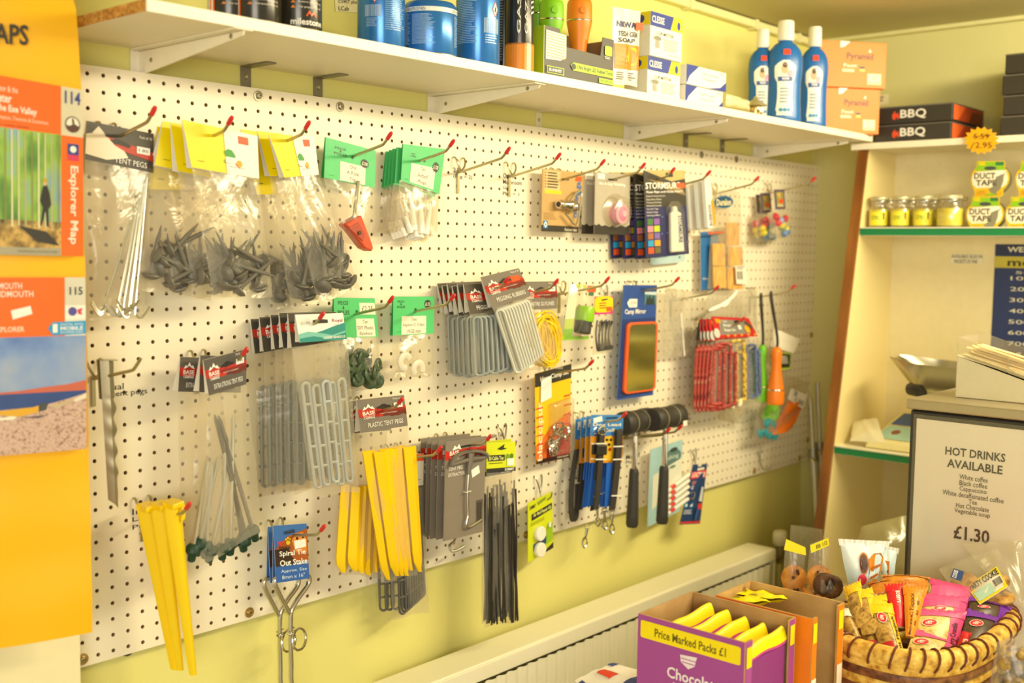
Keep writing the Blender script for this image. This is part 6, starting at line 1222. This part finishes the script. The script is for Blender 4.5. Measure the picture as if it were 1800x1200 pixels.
for k in range(16):
    f0=.04+rr.uniform(0,.05)+(.0 if k<10 else .05); x_=sx0+.008+(.006*(k%5)); dz=.006+.0035*(k//2)+rr.uniform(0,.002); dx=rr.uniform(-.006,.03)
    p0=Pt(x_,f0,dz); p1=Pt(x_+dx,f0+.62,dz+rr.uniform(0,.012)); w_=V((.0035,0,.0008))
    s_=thing('wooden_stirrer','flat wooden drink stirrer lying in the acrylic tray','stirrer',(p0+p1)/2,'wooden stirrers in the tray') if False else None
    MB().use(WD).hexa([p0-w_,p0+w_,p1+w_,p1-w_,p0-w_+V((0,0,.0018)),p0+w_+V((0,0,.0018)),p1+w_+V((0,0,.0018)),p1-w_+V((0,0,.0018))]).build('wooden_stirrer')
for i,o in enumerate([o for o in COL.objects if o.name.startswith('wooden_stirrer')]): tag(o,'flat wooden drink stirrer lying in the acrylic tray','stirrer','wooden stirrers in the tray')
# ---- biscuit boxes
ZR=.98
def vsc(items,k):
    o=[]
    for it in items:
        it=list(it)
        if it[0]=='p': it[2]=[(u,v*k) for u,v in it[2]]
        elif it[0]=='t': it[4]*=k; it[6]*=k
        else: it[3]*=k; it[5]*=k
        o.append(tuple(it))
    return o
def openbox(name,lab,x0,x1,y0,y1,col,inner,cut,art,side_art,grp='open snack boxes'):
    t=thing(name,lab,'box',((x0+x1)/2,(y0+y1)/2,CZ),grp); e=.003; m=M(col,.45); im=ramp_mat('kraft',['a8834a','b8925a','c8a46a'],14,.75,3)
    def wall(nm,lo,hi,mo,axis,sgn):
        b=MB().use(im).box(lo,hi); b.build(nm,t)
        b=MB().use(mo)
        if axis=='x': x=(lo[0] if sgn<0 else hi[0])+sgn*.0004; b.poly([(x,lo[1],lo[2]),(x,hi[1],lo[2]),(x,hi[1],hi[2]),(x,lo[1],hi[2])])
        else: y=(lo[1] if sgn<0 else hi[1])+sgn*.0004; b.poly([(lo[0],y,lo[2]),(hi[0],y,lo[2]),(hi[0],y,hi[2]),(lo[0],y,hi[2])])
        return b.build(nm+'_print',t)
    wall('front_wall',(x0,y0,CZ+.0006),(x0+e,y1,ZR),m,'x',-1); wall('rear_wall',(x1-e,y0,CZ+.0006),(x1,y1,ZR),m,'x',1); wall('far_wall',(x0+e,y1-e,CZ+.0006),(x1-e,y1,ZR),m,'y',1)
    # near side wall is cut away except for two strips
    for a_,b2 in cut: wall('side_strip',(a_,y0,CZ+.0006),(b2,y0+e,ZR-.001),m,'y',-1); prints(t,Q((a_,y0,ZR),(b2,y0,ZR),(b2,y0,CZ),(a_,y0,CZ)),vsc(side_art,.587),name='print',n=.0012)
    MB().use(im).box((x0+e,y0,CZ+.0006),(x1-e,y1-e,CZ+.003)).build('bottom',t)
    prints(t,Q((x0,y1,ZR),(x0,y0,ZR),(x0,y0,CZ),(x0,y1,CZ)),vsc(art,.587),n=.0012); return t
bx0,bx1,by0,by1=.576,.733,-.803,-.614
YS=[('r','f8e000',.1,.07,.9,.30)]
t=openbox('biscuit_box','open purple biscuit box with a yellow price marked band',bx0,bx1,by0,by1,'a5479e','',((bx0+.003,bx0+.022),(bx1-.020,bx1-.003)),[('p','f8e000',rrect(.02,1.1,.03,.06,.97,.26)),('t','6a5a10','Price Marked Packs £1',.17,.115,.84,.215,True),('p','efe0ee',[(.42,.33),(.58,.31),(.56,.42),(.5,.47),(.43,.41)]),('r','a5479e',.43,.36,.57,.37),('r','a5479e',.44,.40,.56,.41),('t','f3e6f0','Chocolate',.30,.50,.80,.63,True),('t','f3e6f0','Digestives',.36,.67,.8,.79,True)],YS)
PU=M('8a2f86',.35,var=.08,scale=30,bump=.3,bscale=60); YL=M('f8de00',.4,bump=.2,bscale=60); MGN=M('c8458a',.4)
for k in range(5):
    y=by1-.042-.0325*k; z1=ZR-.002-.003*k+(.004 if k==4 else 0)
    w_=thing('biscuit_pack','purple biscuit pack with yellow top, '+('first','second','third','fourth','fifth, sagging out')[k]+' in the purple box','packet',(.65,y,CZ+.004),'biscuit packs in the purple box')
    xs0,xs1=bx0+.015,bx1-.018-(.0 if k<4 else -.0); tl=.010
    MB().use(PU).hexa([(xs0,y-.0125,CZ+.004),(xs1,y-.0125,CZ+.004),(xs1,y+.0125,CZ+.004),(xs0,y+.0125,CZ+.004),(xs0,y-.012,z1-.026),(xs1,y-.012,z1-.026),(xs1,y+.012,z1-.026),(xs0,y+.012,z1-.026)]).build('wrapper',w_,bevel=.006)
    b=MB().use(MGN); 
    def top(u,v): 
        s=v*2-1; return V((xs0+(xs1-xs0)*u,y+.013*s-tl*(1-abs(s))*.2,z1-.026+.018*(1-s*s)*(.8+.4*u)+.0015*math.sin(u*9+k)))
    b.grid(top,10,8); b.build('top_fold',w_,smooth=80)
    MB().use(YL).grid(lambda u,v:top(u,.04+v*.5)+V((0,-.0006,.0009)),10,6).build('yellow_band',w_,smooth=80)
    if k==4: prints(w_,Q((xs0,y-.0145,z1-.03),(xs1,y-.0145,z1-.03),(xs1,y-.0152,CZ+.01),(xs0,y-.0152,CZ+.01)),[('t','f3e6f0','Chocolate',.1,.25,.75,.36,True),('t','f3e6f0','Digestive',.2,.40,.7,.5,True)],name='lettering')
cx0,cx1,cy0,cy1=.742,.856,-.826,-.653
t=openbox('snack_box','open orange snack box behind the purple biscuit box',cx0,cx1,cy0,cy1,'f0820e','',((cx0+.002,cx0+.018),(cx1-.022,cx1-.003)),[],YS+[('r','f0e6d0',.0,.72,1,1)])
for k,(l,tp,r,bt) in enumerate(((1288,1047,1330,1068),(1318,1042,1362,1062),(1300,1040,1342,1052))):
    p=atz((l+r)/2,(tp+bt)/2,ZR-.012-.004*k); t=thing('yellow_pack','yellow snack packet in the orange box, '+('lying lowest','foremost','rearmost')[k],'packet',p,'yellow packs in the orange box')
    q=Q(p+V((-.045,.022,.004)),p+V((.005,-.045,.008)),p+V((.045,-.02,-.004)),p+V((-.005,.045,-.010))); bag(t,q,.012,110+k,M('f8e400',.35,bump=.3,bscale=40),name='wrapper'); prints(t,q,[('p','3a3a3e',[(.2,.3),(.5,.25),(.5,.45),(.25,.5)])],n=.014)
# ---- bag corner at the lower edge: white, red and blue pack
zc=CZ+.002
q=Q(*[tuple(p) for p in (atz(1010,1196,.80),atz(1082,1166,.82),atz(1260,1215,.80),atz(1150,1330,.76))]); t=thing('tea_pack','white pack with red and navy print lying at the front of the counter','packet',q.P(.5,.5)); o=bag(t,q,.022,120,M('f3ede0',.4,var=.03),name='wrapper'); nf=parent_nf[o.name]; bq=BQ(q,lambda u,v:nf(u,v,1))
prints(t,bq,[('r','e8482a',.42,.06,.62,.22),('r','3a4a8a',.8,.0,.97,.06),('r','3a4a8a',.0,.05,.10,.2),('r','3a4a8a',.25,.35,.8,.5)],n=.0015)
# ---- wicker basket
BCN=V((1.083,-.868,.90)); BA,BB_=.204,.124; bb=V((1.08,-.865,CZ))
def rimp(a,f=0,sc=1):   # f: 0 rim, 1 base
    ca,sa=math.cos(a),math.sin(a); n_=2.7; sx_=math.copysign(abs(ca)**(2/n_),ca); sy_=math.copysign(abs(sa)**(2/n_),sa)
    top=BCN+V((BA*sx_,BB_*sy_,0)); bot=bb+V((.165*sx_,.08*sy_,.016)); return top.lerp(bot,f)+V((.004*sx_,.012*sy_,0))*math.sin(math.pi*min(1,f))
t=thing('wicker_basket','oval straw basket bound with brown cane, full of snack bars','basket',(bb.x,bb.y,CZ))
ST_=ramp_mat('straw',['9a6a1e','d0a03e','e6c05a','f4d87e'],70,.6,5,(1,1,1),.5)
n_=114; path=[rimp(2*math.pi*k/n_) for k in range(n_)]
MB().use(ST_).tube(path,.0165,12,closed=True).build('rim_coil',t,smooth=80)
DW=ramp_mat('darkcane',['4a2418','7a4a2a','9a6a3a'],60,.5,4)
for lv in range(1,9):
    MB().use(ST_ if lv%2 else DW).tube([rimp(2*math.pi*k/72,lv/8.6) for k in range(72)],.0135,8,closed=True).build('wall_coil',t,smooth=80)
MB().use(ST_).lathe((bb.x,bb.y,CZ+.001),[(0,.165),(.008,.17),(.012,.165)],32,(0,0,1),1,.48).build('base',t,smooth=True)
CN=M('6a2f1e',.4,var=.2,scale=80)
for k in range(0,n_,3):
    p=path[k]; d_=(path[(k+1)%n_]-path[k-1]).normalized(); up=V((0,0,1)); sd=d_.cross(up).normalized(); up=sd.cross(d_); tw=d_*.004
    MB().use(CN).tube([p+up*math.sin(a)*.0175+sd*math.cos(a)*.0175+tw*math.sin(a) for a in [2*math.pi*j/14 for j in range(14)]],.0019,5,closed=True,flat=1.8).build('cane_binding',t,smooth=True)
# ---- bars
def bar(tl,tr,br,bl,dt,db,lab,crimp,body,items,grp='wrapped snack bars',seed=1,strip=None,bulge=.010):
    dt,db=[1.855+(x-1.81)*.72 for x in (dt,db)]
    q=Q(tl,tr,br,bl,dep=(dt,dt,db,db)); t=thing('snack_bar',lab,'snack bar',q.P(.5,1),grp)
    nf=lambda u,v:bulge*(max(0,math.sin(math.pi*u))**.6)*(max(0,math.sin(math.pi*v))**.4)
    bm_=ramp_mat('barbody_'+body[0],body,90,.35,4)
    b=MB().use(bm_).grid(lambda u,v:q.P(u,.02+.96*v,nf(u,v)),8,12); b.grid(lambda u,v:q.P(1-u,.02+.96*v,-.6*nf(u,v)),8,12); b.build('wrapped_bar',t,smooth=80)
    cm=M(crimp,.35,var=.06,bump=.3,bscale=90)
    def cr(u,v): return q.P(-.04+1.08*u,-.06+.22*v,nf(min(1,max(0,u)),max(.0,.16*v))+.0012+.0016*math.sin(u*40)*(v<.5))
    MB().use(cm).grid(cr,20,4).build('crimped_end',t,smooth=80)
    bq=BQ(q,nf)
    if strip: MB().use(M(strip,.35)).grid(lambda u,v:bq.P(.72+.29*u,.1+.88*v,.0008),4,10).build('side_stripe',t,smooth=80)
    if items: prints(t,bq,items,n=.0016)
    return t
P69=lambda u,v,s=.16:[('e','f4e8e0',u,v,s*1.1,s*.62),('e','d8262c',u,v,s,s*.55),('t','f6ece4','69p',u-s*.62,v-s*.28,u+s*.62,v+s*.28,True,'up')]
RB=[('r','c8202a',.0,.66,.55,.99),('p',WHITE,[(.32,.82),(.5,.84),(.5,.98),(.32,.96)]),('p','c8202a',[(.335,.83),(.485,.85),(.485,.97),(.335,.95)]),('t',WHITE,"BOBBY'S",.36,.845,.46,.965,True,'up')]
OAT=['6a4a22','a8823e','c8a050','8a6a32']; CRU=['a8823e','d8b868','e8cc80','c09a50']; DKB=['3a2c20','5a4632','4a3828']
bar((1492,1066),(1530,1070),(1566,1166),(1530,1168),1.99,1.84,'yellow topped oat flapjack bar, half hidden at the left of the basket','f3c40e',OAT,P69(.35,.25)+RB,strip='f3c40e')
bar((1521,1066),(1567,1066),(1594,1166),(1560,1172),1.955,1.815,'yellow topped oat flapjack bar with yellow side stripe, foremost','f3c40e',OAT,P69(.42,.25)+RB+[('t','3a2a10','Fruit Flapjack',.78,.2,.95,.92,True,'up')],strip='f3c40e')
bar((1474,1072),(1492,1074),(1532,1158),(1502,1162),1.95,1.85,'pale edged bar leaning sideways at the left end of the basket','e9dcc0',OAT,RB[:1])
for k,(a_,lab) in enumerate((((1484,1036,1512,1024),'torn yellow bar end sticking up, leftmost'),((1488,1046,1532,1036),'yellow bar end sticking up, second from the left'),((1500,1058,1556,1048),'yellow bar end sticking up, nearest the front flapjack'))):
    bar((a_[0],a_[1]),(a_[2],a_[3]),(a_[2]+16,a_[3]+60),(a_[0]+16,a_[1]+60),2.03-.02*k,1.93-.02*k,lab,'f3c40e',OAT,[('p','3a2a20',[(.6,.06),(.8,.04),(.85,.10),(.65,.11)]),('r','f3c40e',0,.1,1,.3)],strip='f3c40e')
bar((1556,1031),(1591,1029),(1593,1106),(1569,1104),2.01,1.92,'red fronted bar standing behind the yellow flapjack','d8202a',CRU,[('r','d8202a',0,.02,1,.98),('p',WHITE,[(.3,.15),(.72,.12),(.8,.5),(.45,.54)]),('p','d8202a',[(.34,.17),(.68,.145),(.75,.48),(.48,.51)]),('t',WHITE,"BOBBY'S",.42,.18,.66,.48,True,'dn')])
bar((1588,1033),(1628,1037),(1607,1125),(1592,1120),1.99,1.88,'orange bar with dark lettering up its length, centre of the basket','e8861e',['b8862e','e09a2e','f0a83a'],[('r','f0961e',.0,.1,.98,.98),('t','4a2a10','Bakewell Flapjack',.22,.14,.5,.96,True,'up'),('h','8a4a1e',.62,.3,.8,.9,3)])
bar((1552,1012),(1632,1016),(1628,1034),(1548,1030),2.05,2.03,'amber wrapped bar lying across the back of the basket','d8801e',['b86a1e','d88a2e','e89a3a'],[],bulge=.014)
bar((1530,1025),(1622,1022),(1620,1042),(1535,1044),2.04,2.0,'brown wrapped bar lying across the back, in front of the amber one','b86a1a',['a85a1a','c87a22','d88a2a'],[],bulge=.012)
PK='e0508a'
CRT=[('t','5a1a3a','Cherry Crumble',.76,.3,.94,.96,True,'up')]
bar((1638,1020),(1712,1037),(1700,1090),(1625,1075),2.04,1.97,'pink topped crumble bar, rearmost of the pink pile','d8407a',CRU,[('r',PK,.02,.12,1,.5)],strip=PK)
bar((1619,1046),(1698,1052),(1694,1105),(1612,1100),2.0,1.93,'pink topped crumble bar, third from the front of the pink pile',PK,CRU,[('r',PK,.02,.12,1,.42)]+P69(.42,.5,.13),strip=PK)
bar((1610,1073),(1695,1079),(1680,1150),(1606,1140),1.95,1.87,'pink topped crumble bar, second from the front of the pink pile',PK,CRU,P69(.28,.36,.15)+CRT,strip=PK)
bar((1606,1108),(1688,1128),(1656,1182),(1584,1172),1.90,1.81,'pink topped crumble bar, foremost of the pink pile',PK,CRU,P69(.22,.32,.15)+CRT+[('r','e0302a',.0,.62,.25,.98)],strip=PK)
bar((1706,1052),(1776,1068),(1768,1098),(1700,1086),2.0,1.95,'purple topped bar at the right end of the basket, behind its twin','7a2fae',DKB,P69(.32,.45,.14),strip='7a2fae')
bar((1702,1074),(1770,1092),(1738,1150),(1684,1140),1.96,1.86,'purple topped dark bar at the right end of the basket, in front','7a2fae',DKB,P69(.26,.34,.16)+[('t','3a1a5a','Flapjack',.78,.3,.95,.9,True,'up')],strip='8a4aae')
bar((1690,1112),(1706,1115),(1692,1162),(1674,1158),1.89,1.84,'red and white bar wedged between the pink and purple bars','d8262c',CRU,[('r','d8262c',0,.1,1,.98),('t',WHITE,"BOBBY'S",.25,.3,.75,.95,True,'up')])
# cookie bag at the back right
q=Q((1650,1000),(1755,965),(1790,1060),(1700,1075),dep=(2.08,2.06,1.99,1.99)); t=thing('cookie_bag','clear bag of party cookies with a yellow and blue label, against the price sheet','bag',q.P(.5,1)); bag(t,q,.03,130,nu=12,nv=14)
for k,(u,v) in enumerate(((.25,.45),(.5,.6),(.75,.55),(.4,.8),(.72,.85))): 
    cm=ramp_mat('cookie',['6a3f1a','b8863a','d8ac58'],60,.7,4,bump=.6); ck=MB().use(cm).lathe(q.P(u,v,-.004),[(0,.022),(.005,.025),(.01,.021),(.012,.01)],16,q.n+V((.2*k-.4,0,.2))).build('cookie',t,smooth=True)
ql=Q((1698,1030),(1752,995),(1772,1030),(1722,1062),dep=(2.03,2.02,1.97,1.97)); card(t,ql,'f3dc1e','label'); prints(t,ql,[('t','2a2a26','PARTY COOKIE',.04,.06,.96,.34,True),('r','b8e0d0',.05,.45,.62,.9),('r',WHITE,.66,.4,.96,.8),('bar','3a352e',.68,.44,.94,.76)],name='print')
prints(t,Q((1676,998),(1694,1004),(1690,1022),(1670,1014),dep=2.03),[('r','2f4a7a',0,0,1,1),('t',WHITE,'COOKIES',.1,.1,.5,.9,True,'up')],name='blue_label')
q=Q((1690,955),(1795,950),(1812,1075),(1770,1050),dep=(2.10,2.06,1.99,2.0)); t=thing('loose_film','loose clear wrapper standing up behind the basket rim','bag',q.P(.5,1)); bag(t,q,.02,131)
# cookies bags with yellow labels left of the croissants
def cookiebag(q,lq,lab,seed,txt):
    q.c.z=q.e.z=CZ+.001; t=thing('cookie_bag',lab,'bag',q.P(.5,1),'cookie bags with yellow labels'); bag(t,q,.022,seed); rr=random.Random(seed)
    for k in range(3):
        MB().use(ramp_mat('gingercookie',['a8641e','d8923a','e8ac58'],40,.7,3,bump=.5)).lathe(q.P(.5+rr.uniform(-.1,.1),.32+.15*k,.0),[(0,.022),(.006,.026),(.011,.021),(.013,.008)],16,q.n+V((rr.uniform(-.3,.3),0,.2))).build('cookie',t,smooth=True)
        for j in range(3): MB().use(M('5a3418',.6)).lathe(q.P(.5+rr.uniform(-.2,.2),.30+.15*k+rr.uniform(-.06,.06),.012),[(0,.003),(.003,.0035),(.005,.002)],8,q.n).build('chocolate_chip',t,smooth=True)
    card(t,lq,'f6e200','label'); 
    if txt: prints(t,lq,[('t','4a4210',txt,.3,.25,.9,.75)],name='lettering')
cookiebag(Q((1381,950),(1416,960),(1412,1048),(1370,1040),dep=2.24),Q((1382,947),(1416,962),(1417,976),(1378,966),dep=2.20),'clear cookie bag with a folded yellow label, beside the box','1' and 141,'')
cookiebag(Q((1424,955),(1458,945),(1462,1042),(1410,1044),dep=2.2),Q((1424,958),(1456,945),(1458,958),(1426,972),dep=2.17),'clear cookie bag with a handwritten yellow label, beside the croissants',142,'BB 1/2')
q=Q((1440,1002),(1478,1018),(1470,1052),(1428,1040),dep=2.12); t=thing('cookie_bag','clear bag of dark chocolate cookies lying in front of the yellow labelled bags','bag',q.P(.5,1)); bag(t,q,.018,143)
for k in range(2): MB().use(ramp_mat('darkcookie',['3a2414','5a3a1e','7a5228'],60,.6,3,bump=.5)).lathe(q.P(.35+.3*k,.5,0),[(0,.020),(.005,.023),(.010,.018)],14,q.n).build('cookie',t,smooth=True)
# croissant bags
def QG(tl,tr,br,bl,dep):   # pouch standing on the counter: its foot is carried down to the worktop
    q=Q(tl,tr,br,bl,dep=dep); f=V((R2.x,R2.y,0)).normalized()*.02
    q.e=V((q.e.x,q.e.y,CZ+.001))+f; q.c=V((q.c.x,q.c.y,CZ+.001))+f; q.h=(q.a-q.e).length; return q
def crois(q,lab,seed,full):
    t=thing('croissant_bag',lab,'bag',q.P(.5,1),'pale blue croissant bags'); o=bag(t,q,.022,seed,ramp_mat('crbag',['b4d8ea','dfeef0','f3f1e8'],9,.35,3),name='wrapper'); nf=parent_nf[o.name]; bq=BQ(q,lambda u,v:nf(u,v,1))
    MB().use(ramp_mat('crbag',['b4d8ea','dfeef0','f3f1e8'],9,.35,3)).hexa([V((p.x,p.y,CZ+.001)) for p in (q.e+q.n*.012,q.c+q.n*.012,q.c-q.n*.012,q.e-q.n*.012)]+[p for p in (q.e+q.n*.004,q.c+q.n*.004,q.c-q.n*.004,q.e-q.n*.004)]).build('bag_foot',t,bevel=.003)
    MB().use(M('f3efe4',.4)).grid(lambda u,v:q.P(-.03+1.06*u,-.07+.14*v,.0015*math.sin(u*60)+.003),24,3).build('crimped_end',t)
    if full: prints(t,bq,[('e','c87a2e',.46,.42,.12,.24),('e','6a3f22',.45,.42,.095,.2),('e','4a2a18',.45,.43,.055,.12),('e','e8384a',.42,.78,.13,.13),('t','f8ece8','69p',.34,.72,.5,.84,True),('p','e08a1e',[(.58,.32),(.70,.20),(.86,.18),(.97,.30),(.97,.6),(.92,.85),(.74,.97),(.60,.88),(.62,.6)]),('p','b86414',[(.66,.5),(.9,.42),(.91,.47),(.67,.56)]),('p','b86414',[(.65,.7),(.89,.62),(.89,.67),(.65,.76)])],n=.002)
    else: prints(t,bq,[('p','d8801e',[(.1,.25),(.5,.25),(.55,.8),(.15,.9)]),('p','a85a14',[(.12,.5),(.5,.45),(.5,.5),(.12,.56)])],n=.002)
crois(Q((1545,962),(1578,968),(1566,1040),(1540,1040),dep=2.13),'pale blue croissant bag, mostly behind its twin',151,False)
crois(Q((1476,952),(1560,956),(1538,1034),(1492,1034),dep=2.08),'pale blue croissant bag with a spiral pastry picture and red price spot',152,True)
# nut bag at the lower right corner
q=Q((1752,1128),(1822,1100),(1850,1240),(1735,1235),dep=1.72); t=thing('nut_bag','clear bag of brown nuts in front of the basket at the frame corner','bag',q.P(.5,1)); bag(t,q,.03,161)
b=MB().use(ramp_mat('nuts',['4a3a26','8a6a3a','b89a4a','6a5030'],50,.6,4)); rr=random.Random(4)
for k in range(60):
    b.lathe(q.P(rr.uniform(.12,.88),rr.uniform(.2,.95),rr.uniform(-.012,.018)),[(-.009,.002),(-.005,.007),(.003,.008),(.009,.003)],7,(rr.uniform(-1,1),rr.uniform(-1,1),rr.uniform(-1,1)))
b.build('nuts',t,smooth=True,kind='stuff')
